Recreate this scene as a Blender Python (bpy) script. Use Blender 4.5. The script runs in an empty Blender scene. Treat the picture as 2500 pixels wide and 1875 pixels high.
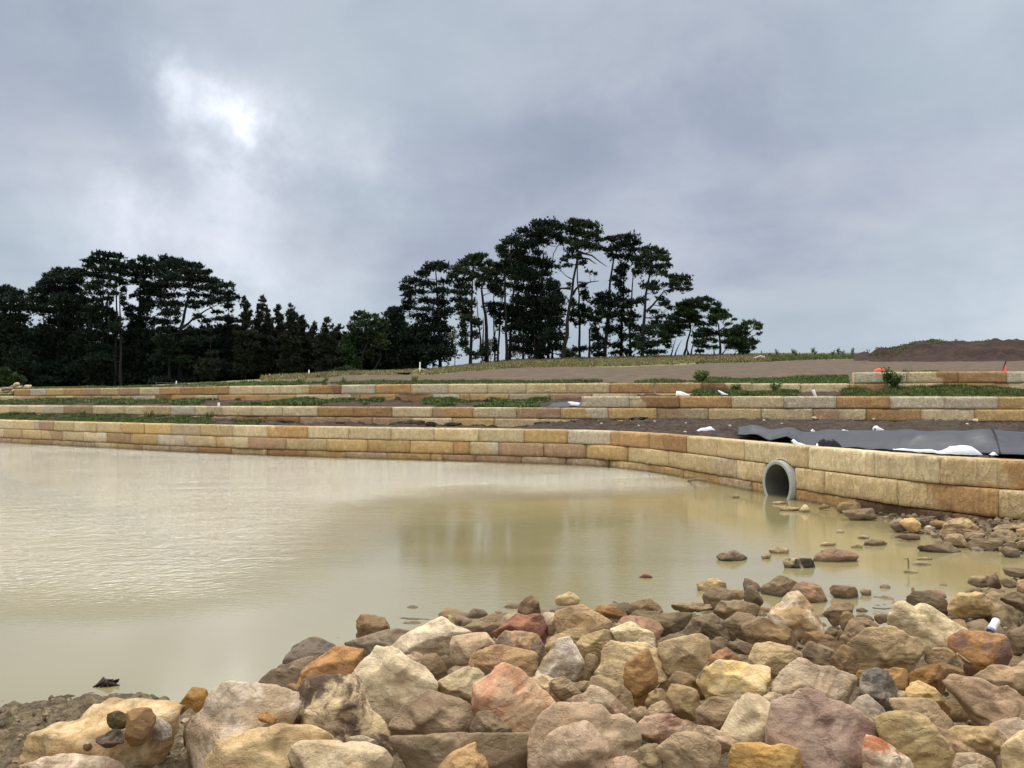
import bpy, math, random
import numpy as np
from mathutils import Vector, Matrix

# ------------------------------------------------------------------ camera, sky, sun, exposure
SC = bpy.context.scene
COL = SC.collection
EYE = 2.25                    # eye height above the pond water (water is z = 0)
F = 1880.0                    # focal length in pixels of a 2500 px wide frame
PITCH = math.atan(43.5 / F)
cam_d = bpy.data.cameras.new("camera"); cam = bpy.data.objects.new("camera", cam_d); COL.objects.link(cam)
cam_d.sensor_width = 36.0; cam_d.lens = 36.0 * F / 2500.0
cam_d.clip_start = 0.05; cam_d.clip_end = 5000
cam.location = (0, 0, EYE); cam.rotation_euler = (math.pi / 2 + PITCH, 0, 0)
SC.camera = cam
SC.view_settings.view_transform = 'Standard'; SC.view_settings.look = 'None'
SC.view_settings.exposure = 0.06; SC.view_settings.gamma = 1.0; SC.view_settings.use_curve_mapping = False
SUN_EL, SUN_AZ = math.radians(64), math.radians(-21)      # azimuth measured from +Y towards +X
sun_dir = Vector((math.sin(SUN_AZ) * math.cos(SUN_EL), math.cos(SUN_AZ) * math.cos(SUN_EL), math.sin(SUN_EL)))
sd = bpy.data.lights.new("sun", 'SUN'); sd.energy = 1.5; sd.angle = math.radians(26); sd.color = (1, .95, .88)
so = bpy.data.objects.new("sun", sd); COL.objects.link(so)
so.rotation_euler = sun_dir.to_track_quat('Z', 'Y').to_euler()

CF = Vector((0, math.cos(PITCH), math.sin(PITCH))); CU = Vector((0, -math.sin(PITCH), math.cos(PITCH)))
def ray(px, py):
    d = CF + Vector((1, 0, 0)) * ((px - 1250) / F) - CU * ((py - 937.5) / F)
    return d / d.y
def P(px, py, D):
    return Vector((0, 0, EYE)) + ray(px, py) * D
def zof(py, D): return (P(1250, py, D)).z

class NT:
    """tiny node builder"""
    def __init__(s, tree): s.t = tree; s.n = tree.nodes; s.l = tree.links
    def node(s, kind, **kw):
        nd = s.n.new(kind)
        for k, v in kw.items():
            if k.startswith('_'): setattr(nd, k[1:], v)
        return nd
    def put(s, sock, v):
        if hasattr(v, 'links') or isinstance(v, bpy.types.NodeSocket): s.l.new(v, sock)
        elif v is not None: sock.default_value = v
    def math(s, op, a, b=0.0, c=0.0, clamp=False):
        nd = s.n.new('ShaderNodeMath'); nd.operation = op; nd.use_clamp = clamp
        for i, v in enumerate((a, b, c)): s.put(nd.inputs[i], v)
        return nd.outputs[0]
    def vmath(s, op, a, b=(0, 0, 0)):
        nd = s.n.new('ShaderNodeVectorMath'); nd.operation = op
        s.put(nd.inputs[0], a)
        if op == 'SCALE': s.put(nd.inputs['Scale'], b)
        else: s.put(nd.inputs[1], b)
        return nd.outputs['Value'] if op in ('DOT_PRODUCT', 'LENGTH') else nd.outputs[0]
    def noise(s, vec, scale, detail=4, rough=.55, dist=0.0, col=False):
        nd = s.n.new('ShaderNodeTexNoise'); s.put(nd.inputs['Vector'], vec)
        s.put(nd.inputs['Scale'], scale); nd.inputs['Detail'].default_value = detail
        nd.inputs['Roughness'].default_value = rough; nd.inputs['Distortion'].default_value = dist
        return nd.outputs['Color' if col else 'Fac']
    def voro(s, vec, scale, feature='F1'):
        nd = s.n.new('ShaderNodeTexVoronoi'); nd.feature = feature; s.put(nd.inputs['Vector'], vec); s.put(nd.inputs['Scale'], scale)
        return nd.outputs['Distance']
    def remap(s, v, a, b, c=0.0, d=1.0, smooth=True):
        nd = s.n.new('ShaderNodeMapRange'); nd.interpolation_type = 'SMOOTHSTEP' if smooth else 'LINEAR'
        s.put(nd.inputs[0], v)
        for i, x in enumerate((a, b, c, d)): s.put(nd.inputs[i + 1], x)
        return nd.outputs[0]
    def mix(s, f, a, b, mode='MIX'):
        nd = s.n.new('ShaderNodeMix'); nd.data_type = 'RGBA'; nd.blend_type = mode
        s.put(nd.inputs[0], f)
        for sock, v in ((nd.inputs[6], a), (nd.inputs[7], b)):
            if isinstance(v, (tuple, list)): v = tuple(v)[:3] + (1,)
            s.put(sock, v)
        return nd.outputs[2]
    def mapping(s, vec, scale=(1, 1, 1), rot=(0, 0, 0), loc=(0, 0, 0)):
        nd = s.n.new('ShaderNodeMapping'); s.put(nd.inputs['Vector'], vec)
        nd.inputs['Scale'].default_value = scale; nd.inputs['Rotation'].default_value = rot; nd.inputs['Location'].default_value = loc
        return nd.outputs[0]

def lin(c):
    return tuple(((x / 255 / 12.92) if x <= 10 else ((x / 255 + .055) / 1.055) ** 2.4) for x in c)
def soft(c, k=.30):
    """pull a colour read off the photograph a little towards its own tan grey"""
    l = .3 * c[0] + .59 * c[1] + .11 * c[2]
    g = (l * 1.17, l * .975, l * .70)
    return tuple(x * (1 - k) + y * k for x, y in zip(c, g))

world = bpy.data.worlds.new("World"); SC.world = world; world.use_nodes = True
def build_world():
    t = NT(world.node_tree); t.n.clear()
    out = t.n.new('ShaderNodeOutputWorld'); bg = t.n.new('ShaderNodeBackground')
    tc = t.n.new('ShaderNodeTexCoord'); v = t.vmath('NORMALIZE', tc.outputs['Generated'])
    sep = t.n.new('ShaderNodeSeparateXYZ'); t.put(sep.inputs[0], v); X, Y, Z = sep.outputs
    den = t.math('ADD', t.math('MAXIMUM', Z, 0.0), 0.22)
    cmb = t.n.new('ShaderNodeCombineXYZ')
    t.put(cmb.inputs[0], t.math('DIVIDE', X, den)); t.put(cmb.inputs[1], t.math('DIVIDE', Y, den)); t.put(cmb.inputs[2], 0.3)
    cp = cmb.outputs[0]
    big = t.noise(cp, 1.15, 5, .5, .35)
    med = t.noise(t.mapping(cp, (1, 1, 1), (0, 0, .5), (3.1, 1.7, 0)), 2.6, 6, .55, .5)
    fine = t.noise(v, 7.0, 7, .6, .1)
    cl = t.math('ADD', t.math('MULTIPLY', big, .48), t.math('ADD', t.math('MULTIPLY', med, .32), t.math('MULTIPLY', fine, .20)))
    f = t.remap(cl, .37, .63)
    base = t.mix(f, lin((168, 177, 195)), lin((193, 200, 213)))
    # slow drift of hue between lilac-grey and blue-green grey
    h = t.remap(t.noise(t.mapping(cp, loc=(9, 4, 2)), .9, 2), .38, .62)
    base = t.mix(t.math('MULTIPLY', h, .45), base, lin((172, 190, 200)))
    # paler, greener haze band towards the horizon
    hz = t.remap(Z, .20, .02)
    base = t.mix(t.math('MULTIPLY', hz, .40), base, lin((182, 194, 205)))
    def blob(px, py, k, amp, warp=.6):
        d = ray(px, py).normalized()
        wv = t.vmath('ADD', v, t.vmath('SCALE', t.vmath('SUBTRACT', t.noise(v, 5.0, 6, .6, 0, True), (.5, .5, .5)), .15 * warp))
        dt = t.vmath('DOT_PRODUCT', t.vmath('NORMALIZE', wv), tuple(d))
        e = t.math('POWER', 2.718, t.math('MULTIPLY', t.math('SUBTRACT', dt, 1.0), k))
        return t.math('MULTIPLY', e, amp)
    g = blob(540, 325, 700, .25, 1.5)
    for b in (blob(420, 275, 1500, .20, 1.4), blob(545, 335, 2500, .22, 2.0), blob(560, 400, 120, .11), blob(100, 560, 160, .12, 1.5), blob(20, 350, 60, .06), blob(250, 520, 600, .12, 1.6), blob(640, 720, 120, .12), blob(560, 560, 60, .06),
              blob(900, 380, 500, .08, 1.6), blob(1620, 510, 300, .05, 1.3), blob(2480, 810, 120, .10), blob(2330, 60, 120, .06)):
        g = t.math('ADD', g, b)
    for b in (blob(150, 130, 60, -.11, .8), blob(330, 470, 400, -.07, 1.6), blob(60, 420, 200, -.05, 1.6), blob(800, 560, 500, -.07, 1.6), blob(1900, 320, 60, -.05), blob(30, 650, 300, -.09), blob(1250, 450, 120, -.03), blob(350, 430, 300, -.05, 1.6),
              blob(870, 640, 300, -.06, 1.6), blob(1500, 250, 80, -.03)):
        g = t.math('ADD', g, b)
    gm = t.math('MULTIPLY', g, t.remap(t.noise(v, 9, 7, .6, .15), .30, .66, .45, 1.35))
    c2 = t.vmath('ADD', base, t.vmath('SCALE', (1.0, 1.0, 1.02), gm))
    # brightness added to unseen sky overhead, and behind by BACK, to light the ground
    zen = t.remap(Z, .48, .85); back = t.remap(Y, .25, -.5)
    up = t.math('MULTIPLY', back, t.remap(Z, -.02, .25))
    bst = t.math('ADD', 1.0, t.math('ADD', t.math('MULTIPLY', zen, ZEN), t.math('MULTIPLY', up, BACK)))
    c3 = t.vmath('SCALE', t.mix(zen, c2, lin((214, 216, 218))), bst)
    sky = t.n.new('ShaderNodeTexSky'); sky.sky_type = 'NISHITA'; sky.sun_disc = False
    sky.sun_elevation = SUN_EL; sky.sun_rotation = SUN_AZ
    c4 = t.vmath('ADD', t.vmath('SCALE', c3, .97), t.vmath('SCALE', sky.outputs[0], .0025))
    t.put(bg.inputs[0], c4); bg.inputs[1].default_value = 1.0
    t.l.new(bg.outputs[0], out.inputs[0])
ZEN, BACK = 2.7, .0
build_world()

# ------------------------------------------------------------------ general helpers
rng = np.random.default_rng(7)
R = random.Random(11)
def add_mesh(name, verts, faces, mat=None, parent=None, smooth=True, loc=None):
    me = bpy.data.meshes.new(name)
    verts = np.asarray(verts, dtype=np.float32)
    if loc is not None: verts = verts - np.asarray(loc, dtype=np.float32)
    faces = np.asarray(faces, dtype=np.int32)
    me.vertices.add(len(verts)); me.vertices.foreach_set('co', verts.ravel())
    k = faces.shape[1]
    me.loops.add(faces.size); me.loops.foreach_set('vertex_index', faces.ravel())
    me.polygons.add(len(faces)); me.polygons.foreach_set('loop_start', np.arange(0, faces.size, k, dtype=np.int32))
    me.polygons.foreach_set('use_smooth', np.full(len(faces), smooth))
    me.update(calc_edges=True)
    o = bpy.data.objects.new(name, me); COL.objects.link(o)
    if mat: me.materials.append(mat)
    if parent: o.parent = parent
    if loc is not None: o.location = loc
    return o
def tag(o, label=None, cat=None, group=None, kind=None):
    if label: o['label'] = label
    if cat: o['category'] = cat
    if group: o['group'] = group
    if kind: o['kind'] = kind
    return o
def empty(name, loc=(0, 0, 0)):
    o = bpy.data.objects.new(name, None); o.location = loc; o.empty_display_size = .2; COL.objects.link(o); return o
_perm = rng.random((64, 64, 64)).astype(np.float32)
def vnoise(p, scale=1.0, seed=0):
    """value noise in [-1, 1], vectorised; p (N, 3)"""
    q = np.asarray(p, dtype=np.float64) * scale + seed * 7.31
    i = np.floor(q).astype(int); f = q - i; f = f * f * (3 - 2 * f)
    def g(a, b, c): return _perm[(i[:, 0] + a) & 63, (i[:, 1] + b) & 63, (i[:, 2] + c) & 63]
    x00 = g(0,0,0) * (1 - f[:, 0]) + g(1,0,0) * f[:, 0]; x10 = g(0,1,0) * (1 - f[:, 0]) + g(1,1,0) * f[:, 0]
    x01 = g(0,0,1) * (1 - f[:, 0]) + g(1,0,1) * f[:, 0]; x11 = g(0,1,1) * (1 - f[:, 0]) + g(1,1,1) * f[:, 0]
    y0 = x00 * (1 - f[:, 1]) + x10 * f[:, 1]; y1 = x01 * (1 - f[:, 1]) + x11 * f[:, 1]
    return (y0 * (1 - f[:, 2]) + y1 * f[:, 2]) * 2 - 1
def fbm(p, scale, octv=4, seed=0, gain=.5):
    s = 0; a = 1; t = 0
    for k in range(octv):
        s = s + a * vnoise(p, scale * 2 ** k, seed + k * 3); t += a; a *= gain
    return s / t
def grid_faces(nu, nv):
    i = np.arange(nu - 1)[:, None] * nv + np.arange(nv - 1)[None, :]
    i = i.ravel()
    return np.stack([i, i + nv, i + nv + 1, i + 1], 1)
def tube(pts, rad, seg=7, cap=True):
    """tapered tube through pts -> verts, quads"""
    pts = [Vector(p) for p in pts]; V = []; Fc = []
    n = len(pts); ref = Vector((.3, 1, .2)).normalized()
    for k in range(n):
        t = (pts[min(k + 1, n - 1)] - pts[max(k - 1, 0)])
        t = t.normalized() if t.length > 1e-9 else Vector((0, 0, 1))
        a = t.cross(ref)
        if a.length < 1e-3: a = t.cross(Vector((1, 0, 0)))
        a.normalize(); b = t.cross(a)
        for j in range(seg):
            th = 2 * math.pi * j / seg
            V.append(pts[k] + (a * math.cos(th) + b * math.sin(th)) * rad[k])
    for k in range(n - 1):
        for j in range(seg):
            Fc.append((k * seg + j, k * seg + (j + 1) % seg, (k + 1) * seg + (j + 1) % seg, (k + 1) * seg + j))
    if cap:
        for base in (0, (n - 1) * seg):
            V.append(pts[0] if base == 0 else pts[-1]); ci = len(V) - 1
            for j in range(0, seg):
                Fc.append((base + j, base + (j + 1) % seg, ci, ci))
    return V, Fc
class MB:
    """collects quad soup into one mesh"""
    def __init__(s): s.v = []; s.f = []; s.n = 0
    def add(s, V, Fc):
        V = np.asarray([tuple(x) for x in V] if not isinstance(V, np.ndarray) else V, dtype=np.float32)
        Fc = np.asarray(Fc, dtype=np.int32)
        s.v.append(V); s.f.append(Fc + s.n); s.n += len(V)
    def tube(s, pts, rad, seg=7): s.add(*tube(pts, rad if hasattr(rad, '__len__') else [rad] * len(pts), seg))
    def box(s, c, size, rz=0.0, tilt=None):
        c = Vector(c); m = Matrix.Rotation(rz, 3, 'Z')
        if tilt: m = m @ Matrix.Rotation(tilt[0], 3, 'X') @ Matrix.Rotation(tilt[1], 3, 'Y')
        V = [c + m @ Vector((sx * size[0] / 2, sy * size[1] / 2, sz * size[2] / 2)) for sx in (-1, 1) for sy in (-1, 1) for sz in (-1, 1)]
        s.add(V, [(0, 1, 3, 2), (4, 6, 7, 5), (0, 4, 5, 1), (2, 3, 7, 6), (0, 2, 6, 4), (1, 5, 7, 3)])
    def build(s, name, mat, parent=None, smooth=True, loc=None):
        V = np.concatenate(s.v); Fc = np.concatenate(s.f)
        me = bpy.data.meshes.new(name)
        if loc is not None: V = V - np.asarray(loc, dtype=np.float32)
        polys = [tuple(f[:3]) if f[2] == f[3] else tuple(f) for f in Fc.tolist()]
        me.from_pydata(V.tolist(), [], polys)
        me.polygons.foreach_set('use_smooth', np.full(len(polys), smooth)); me.update()
        o = bpy.data.objects.new(name, me); COL.objects.link(o); me.materials.append(mat)
        if parent: o.parent = parent
        if loc is not None: o.location = loc
        return o

# ------------------------------------------------------------------ materials
def new_mat(name):
    m = bpy.data.materials.new(name); m.use_nodes = True
    t = NT(m.node_tree); b = t.n['Principled BSDF']
    return m, t, b
def bump(t, b, h, strength=.5, dist=.02, normal=None):
    nd = t.n.new('ShaderNodeBump'); nd.inputs['Strength'].default_value = strength; nd.inputs['Distance'].default_value = dist
    t.put(nd.inputs['Height'], h)
    if normal is not None: t.put(nd.inputs['Normal'], normal)
    t.put(b.inputs['Normal'], nd.outputs[0]); return nd.outputs[0]
def plain(name, rgb, rough=.8, var=.25, scale=8.0, spec=.3, bstr=.3):
    m, t, b = new_mat(name)
    tc = t.n.new('ShaderNodeTexCoord').outputs['Object']
    n = t.noise(tc, scale, 5)
    c = lin(rgb)
    t.put(b.inputs['Base Color'], t.mix(n, tuple(x * (1 - var) for x in c), tuple(min(1, x * (1 + var)) for x in c)))
    b.inputs['Roughness'].default_value = rough; b.inputs['Specular IOR Level'].default_value = spec
    bump(t, b, n, bstr, .01)
    return m
def attr(t, name, vec=False):
    nd = t.n.new('ShaderNodeAttribute'); nd.attribute_type = 'OBJECT'; nd.attribute_name = name
    return nd.outputs['Vector' if vec else 'Fac']
def objinfo(t):
    nd = t.n.new('ShaderNodeObjectInfo'); return nd.outputs['Color'], nd.outputs['Random']

def mat_rock():
    m, t, b = new_mat('sandstone_rock')
    tc = t.n.new('ShaderNodeTexCoord').outputs['Object']
    col, rnd = objinfo(t)
    off = t.n.new('ShaderNodeCombineXYZ'); t.put(off.inputs[0], t.math('MULTIPLY', rnd, 37.0)); t.put(off.inputs[1], t.math('MULTIPLY', rnd, 91.0)); t.put(off.inputs[2], t.math('MULTIPLY', rnd, 13.0))
    v = t.vmath('ADD', tc, off.outputs[0])
    tint = attr(t, 'tint', True)
    patch = t.remap(t.noise(v, 5.5, 6, .62, .6), .44, .58)
    c = t.mix(t.math('MULTIPLY', patch, attr(t, 'patch')), col, tint)
    # bedding lamination, warped
    vr = t.mapping(v, (1.5, 1.5, 9), (.35, .5, 0))
    lam = t.remap(t.noise(vr, 3.2, 6, .65, 1.2), .38, .62)
    c = t.mix(t.math('MULTIPLY', lam, attr(t, 'band')), c, t.vmath('SCALE', c, .62))
    # mottling, lichen pale flecks and dark specks
    mot = t.remap(t.noise(v, 24, 9, .78, .3), .28, .72, .74, 1.24, False)
    c = t.vmath('SCALE', c, mot)
    vein = t.remap(t.noise(t.mapping(v, (1, 1, 3)), 9, 9, .75, 1.6), .58, .70)
    c = t.mix(t.math('MULTIPLY', vein, .35), c, lin((226, 214, 190)))
    iron = t.remap(t.noise(t.mapping(v, loc=(5, 3, 1)), 7, 7, .7, .8), .56, .70)
    c = t.mix(t.math('MULTIPLY', iron, .42), c, lin((150, 104, 62)))
    speck = t.remap(t.noise(v, 70, 4, .6), .66, .72)
    c = t.mix(t.math('MULTIPLY', speck, .35), c, lin((70, 56, 44)))
    # dried mud film in patches
    geo = t.n.new('ShaderNodeNewGeometry')
    mud = t.remap(t.math('ADD', t.noise(v, 4.0, 7, .7, .4), t.math('MULTIPLY', attr(t, 'mud'), .26)), .56, .72)
    c = t.mix(t.math('MULTIPLY', mud, .6), c, t.mix(t.noise(v, 14, 5), lin((112, 93, 68)), lin((150, 128, 98))))
    # wet band just above the water
    sx = t.n.new('ShaderNodeSeparateXYZ'); t.put(sx.inputs[0], geo.outputs['Position'])
    wet = t.remap(t.math('ADD', sx.outputs[2], t.math('MULTIPLY', t.noise(v, 9, 3), .05)), .085, .04)
    c = t.vmath('SCALE', c, t.remap(wet, 0, 1, 1, .58, False))
    t.put(b.inputs['Base Color'], c)
    t.put(b.inputs['Roughness'], t.remap(wet, 0, 1, .88, .4, False)); b.inputs['Specular IOR Level'].default_value = .3
    h = t.math('ADD', t.math('MULTIPLY', t.noise(v, 11, 9, .68, .5), 1.0), t.math('MULTIPLY', t.noise(vr, 4, 8, .75, 1.0), .35))
    cr = t.remap(t.voro(t.vmath('ADD', v, t.vmath('SCALE', t.noise(v, 6, 4, .6, 0, True), .25)), 4.0, 'DISTANCE_TO_EDGE'), 0, .035)
    h = t.math('ADD', h, t.math('MULTIPLY', cr, .12))
    fv = t.n.new('ShaderNodeTexVoronoi'); fv.distance = 'CHEBYCHEV'; fv.inputs['Scale'].default_value = 5.5
    t.put(fv.inputs['Vector'], t.vmath('ADD', t.mapping(v, (1, 1, 1.6), (.5, .7, .3)), t.vmath('SCALE', t.noise(v, 3, 3, .6, 0, True), .18)))
    h = t.math('ADD', h, t.math('MULTIPLY', fv.outputs['Distance'], -1.5))
    h = t.math('ADD', h, t.math('MULTIPLY', t.noise(v, 55, 6, .7), .30))
    bump(t, b, h, .85, .03)
    return m
def mat_block():
    m, t, b = new_mat('sawn_sandstone')
    tc = t.n.new('ShaderNodeTexCoord').outputs['Object']
    col, rnd = objinfo(t)
    off = t.n.new('ShaderNodeCombineXYZ'); t.put(off.inputs[0], t.math('MULTIPLY', rnd, 57.0)); t.put(off.inputs[1], t.math('MULTIPLY', rnd, 23.0)); t.put(off.inputs[2], t.math('MULTIPLY', rnd, 77.0))
    v = t.vmath('ADD', tc, off.outputs[0])
    tint = attr(t, 'tint', True)
    sx = t.n.new('ShaderNodeSeparateXYZ'); t.put(sx.inputs[0], t.vmath('SCALE', tc, 1.0))
    # an iron-stained end: a diagonal front between the two colours
    fr = t.math('ADD', t.math('ADD', sx.outputs[0], t.math('MULTIPLY', sx.outputs[2], .5)), t.math('MULTIPLY', t.noise(v, 1.6, 4), .7))
    fr = t.remap(t.math('SUBTRACT', fr, attr(t, 'split')), .30, .42)
    c = t.mix(fr, col, tint)
    swirl = t.remap(t.noise(t.mapping(v, (1, 1, 2.2), (0, .5, 0)), 1.3, 6, .6, 2.0), .42, .60)
    c = t.mix(t.math('MULTIPLY', swirl, .30), c, t.mix(.5, tint, lin((205, 160, 100))))
    pick = t.noise(t.mapping(v, (7, 7, 2.6), (0, .6, 0)), 1.3, 5, .65, 1.2)     # slanting pick marks
    pm = t.remap(pick, .36, .62)
    c = t.vmath('SCALE', c, t.remap(pm, 0, 1, .88, 1.05, False))
    c = t.vmath('SCALE', c, t.remap(t.noise(v, 9, 8, .72), .3, .7, .84, 1.14, False))
    stn = t.remap(t.noise(t.mapping(v, (5, 5, .9)), 1.5, 6, .65, .4), .58, .72)      # vertical run-down stains
    c = t.mix(t.math('MULTIPLY', stn, .30), c, lin((150, 118, 76)))
    geo = t.n.new('ShaderNodeNewGeometry'); sp = t.n.new('ShaderNodeSeparateXYZ'); t.put(sp.inputs[0], geo.outputs['Position'])
    lowm = t.math('MULTIPLY', t.remap(sp.outputs[2], .62, .22), t.remap(t.noise(v, 5, 5, .7), .25, .6))
    c = t.mix(t.math('MULTIPLY', lowm, .50), c, lin((132, 98, 58)))
    wet = t.remap(t.math('ADD', sp.outputs[2], t.math('MULTIPLY', t.noise(v, 7, 3), .08)), .13, .06)
    c = t.vmath('SCALE', c, t.remap(wet, 0, 1, 1, .6, False))
    mudf = t.math('MULTIPLY', attr(t, 'mud'), t.remap(t.noise(v, 6, 6, .7), .25, .5))
    c = t.mix(mudf, c, lin((110, 84, 62)))
    t.put(b.inputs['Base Color'], c)
    t.put(b.inputs['Roughness'], t.remap(wet, 0, 1, .9, .45, False)); b.inputs['Specular IOR Level'].default_value = .25
    h = t.math('ADD', t.math('MULTIPLY', pm, .35), t.math('MULTIPLY', t.noise(v, 6, 8, .68), 1.1))
    h = t.math('ADD', h, t.math('MULTIPLY', t.noise(v, 30, 5), .35))
    bump(t, b, h, .9, .06)
    return m
def mat_soil(name, c1, c2, scale=3.0, bs=.9, dist=.06, wetz=False, stones=0.0):
    m, t, b = new_mat(name)
    geo = t.n.new('ShaderNodeNewGeometry'); v = geo.outputs['Position']
    n = t.noise(v, scale, 9, .68, .3)
    c = t.mix(t.remap(n, .3, .7), lin(c1), lin(c2))
    c = t.vmath('SCALE', c, t.remap(t.noise(v, scale * 9, 6, .7), .25, .75, .72, 1.28, False))
    if stones:
        st = t.remap(t.noise(v, scale * 14, 2, .5), .70, .74)
        c = t.mix(t.math('MULTIPLY', st, stones), c, lin((190, 172, 140)))
    rough = .95
    if wetz:
        sp = t.n.new('ShaderNodeSeparateXYZ'); t.put(sp.inputs[0], v)
        wet = t.remap(t.math('ADD', sp.outputs[2], t.math('MULTIPLY', n, .08)), .15, .05)
        c = t.vmath('SCALE', c, t.remap(wet, 0, 1, 1, .62, False))
        rough = t.remap(wet, 0, 1, .95, .45, False)
    t.put(b.inputs['Base Color'], c); t.put(b.inputs['Roughness'], rough); b.inputs['Specular IOR Level'].default_value = .25
    h = t.math('ADD', t.noise(v, scale * 4, 9, .7), t.math('MULTIPLY', t.voro(v, scale * 7), .5))
    bump(t, b, h, bs, dist)
    return m
def mat_leaf(name, c1, c2, rough=.6, sc=1.3):
    m, t, b = new_mat(name)
    geo = t.n.new('ShaderNodeNewGeometry'); v = geo.outputs['Position']
    n = t.remap(t.noise(v, sc, 4, .6), .32, .68)
    t.put(b.inputs['Base Color'], t.mix(n, lin(c1), lin(c2)))
    b.inputs['Roughness'].default_value = rough; b.inputs['Specular IOR Level'].default_value = .12
    return m
def mat_water():
    m, t, b = new_mat('muddy_water')
    geo = t.n.new('ShaderNodeNewGeometry'); v = geo.outputs['Position']
    sp = t.n.new('ShaderNodeSeparateXYZ'); t.put(sp.inputs[0], v)
    n = t.noise(t.mapping(v, (.10, .22, 1)), 1.0, 4, .5, .8)
    c = t.mix(t.remap(n, .35, .65), lin((135, 124, 86)), lin((145, 134, 96)))
    t.put(b.inputs['Base Color'], c)
    b.inputs['Roughness'].default_value = .02; b.inputs['IOR'].default_value = 3.0
    b.inputs['Specular IOR Level'].default_value = .5
    # wind: long shallow undulation everywhere, cat's-paw ripples in patches
    r1 = t.noise(t.mapping(v, (1.0, 2.2, 1), (0, 0, .25)), 1.7, 3, .55, .4)
    r2 = t.noise(t.mapping(v, (1.0, 2.4, 1), (0, 0, -.15)), 7.5, 4, .65, .6)
    r3 = t.noise(t.mapping(v, (1.0, 2.0, 1), (0, 0, .1)), 14.0, 3, .6, .3)
    patch = t.remap(t.noise(t.mapping(v, (.11, .16, 1), (0, 0, .35)), 1.0, 3, .5, .9), .40, .62)
    left = t.remap(sp.outputs[0], -1.6, -5.5)
    far = t.remap(t.math('ADD', sp.outputs[1], t.math('MULTIPLY', sp.outputs[0], -.25)), 17.0, 22.5)
    band = t.math('MULTIPLY', t.math('MAXIMUM', left, far), t.remap(patch, 0, 1, .55, 1, False))
    near = t.remap(sp.outputs[1], 7.5, 11.0)
    amp = t.math('ADD', .05, t.math('MULTIPLY', t.math('MULTIPLY', band, near), 5.0))
    amp = t.math('ADD', amp, t.math('MULTIPLY', patch, .08))
    h = t.math('ADD', t.math('MULTIPLY', r1, .55), t.math('ADD', t.math('MULTIPLY', r2, .50), t.math('MULTIPLY', r3, .16)))
    h = t.math('MULTIPLY', h, amp)
    bump(t, b, h, .55, .055)
    return m
M = {}
M['rock'] = mat_rock(); M['block'] = mat_block(); M['water'] = mat_water()
M['mud'] = mat_soil('bank_mud', (122, 105, 78), (172, 152, 120), 3.4, 1.0, .11, True, .25)
M['soil'] = mat_soil('dark_soil', (56, 46, 40), (94, 79, 66), 2.2, 1.0, .12, False, .2)
M['field'] = mat_soil('bare_field', (80, 67, 53), (104, 88, 70), .9, .6, .06, False, .1)
M['mound'] = mat_soil('mound_soil', (42, 30, 24), (72, 52, 40), .8, 1.0, .15, False, .05)
M['meadow'] = mat_soil('dry_meadow', (112, 108, 72), (136, 130, 88), .6, .7, .1)
M['needle'] = mat_leaf('pine_needles', (38, 50, 36), (66, 80, 52))
M['needle_dark'] = mat_leaf('dark_pine_needles', (28, 40, 30), (48, 62, 44))
M['needle_green'] = mat_leaf('green_pine_needles', (38, 54, 32), (70, 86, 48))
M['leaf_brown'] = mat_leaf('conifer_needles', (36, 44, 32), (60, 64, 46), sc=2.0)
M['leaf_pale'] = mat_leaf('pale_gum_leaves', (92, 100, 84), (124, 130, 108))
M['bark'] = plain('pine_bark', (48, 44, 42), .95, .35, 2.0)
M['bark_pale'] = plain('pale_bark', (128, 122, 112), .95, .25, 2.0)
M['grass'] = mat_leaf('green_grass', (72, 86, 46), (116, 126, 72), sc=3.0)
M['weed'] = mat_leaf('green_weeds', (72, 90, 48), (118, 132, 76), sc=4.0)
M['drygrass'] = mat_leaf('dry_grass', (120, 114, 76), (160, 150, 104), sc=.7)
M['concrete'] = plain('grey_concrete', (170, 170, 160), .75, .14, 5.0)
M['white'] = plain('white_fabric', (232, 234, 236), .8, .06, 5.0)
M['white_paint'] = plain('white_paint', (225, 222, 210), .5, .05, 3.0)
M['post'] = plain('weathered_post', (58, 52, 46), .8, .2, 5.0)
M['wire'] = plain('fence_wire', (120, 118, 110), .5, .1, 5.0)
M['orange'] = plain('orange_plastic', (238, 92, 62), .6, .15, 14.0)
M['black'] = plain('black_plastic', (34, 34, 36), .5, .2, 6.0)
M['yellow'] = plain('yellow_plastic', (222, 208, 90), .6, .1, 6.0)
M['red'] = plain('red_plastic', (205, 60, 55), .6, .1, 6.0)
M['bore'] = plain('shaded_stained_concrete', (98, 96, 84), .85, .35, 4.0)  # darker concrete: shade inside the pipe painted in, along with dirt stains
M['timber'] = plain('pale_timber', (214, 200, 168), .8, .15, 6.0)
M['driftwood'] = plain('driftwood', (140, 124, 100), .9, .25, 8.0)
def mat_gravel():
    m, t, b = new_mat('mixed_gravel')
    geo = t.n.new('ShaderNodeNewGeometry'); rnd = geo.outputs['Random Per Island']
    c = t.mix(rnd, lin((88, 72, 54)), lin((158, 134, 102)))
    t.put(b.inputs['Base Color'], t.mix(t.remap(t.math('FRACT', t.math('MULTIPLY', rnd, 7.3)), .6, .9), c, lin((128, 112, 92)))); b.inputs['Roughness'].default_value = .9
    return m
M['gravel'] = mat_gravel()
def mat_liner():
    m, t, b = new_mat('black_liner')
    tc = t.n.new('ShaderNodeNewGeometry').outputs['Position']
    n = t.noise(tc, 1.4, 5, .6)
    t.put(b.inputs['Base Color'], t.mix(n, lin((30, 31, 34)), lin((50, 51, 56))))
    t.put(b.inputs['Roughness'], t.remap(n, .3, .7, .38, .6, False)); b.inputs['Specular IOR Level'].default_value = .5
    bump(t, b, t.noise(tc, 4.0, 5, .6, .5), .35, .06)
    return m
M['liner'] = mat_liner()
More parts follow.
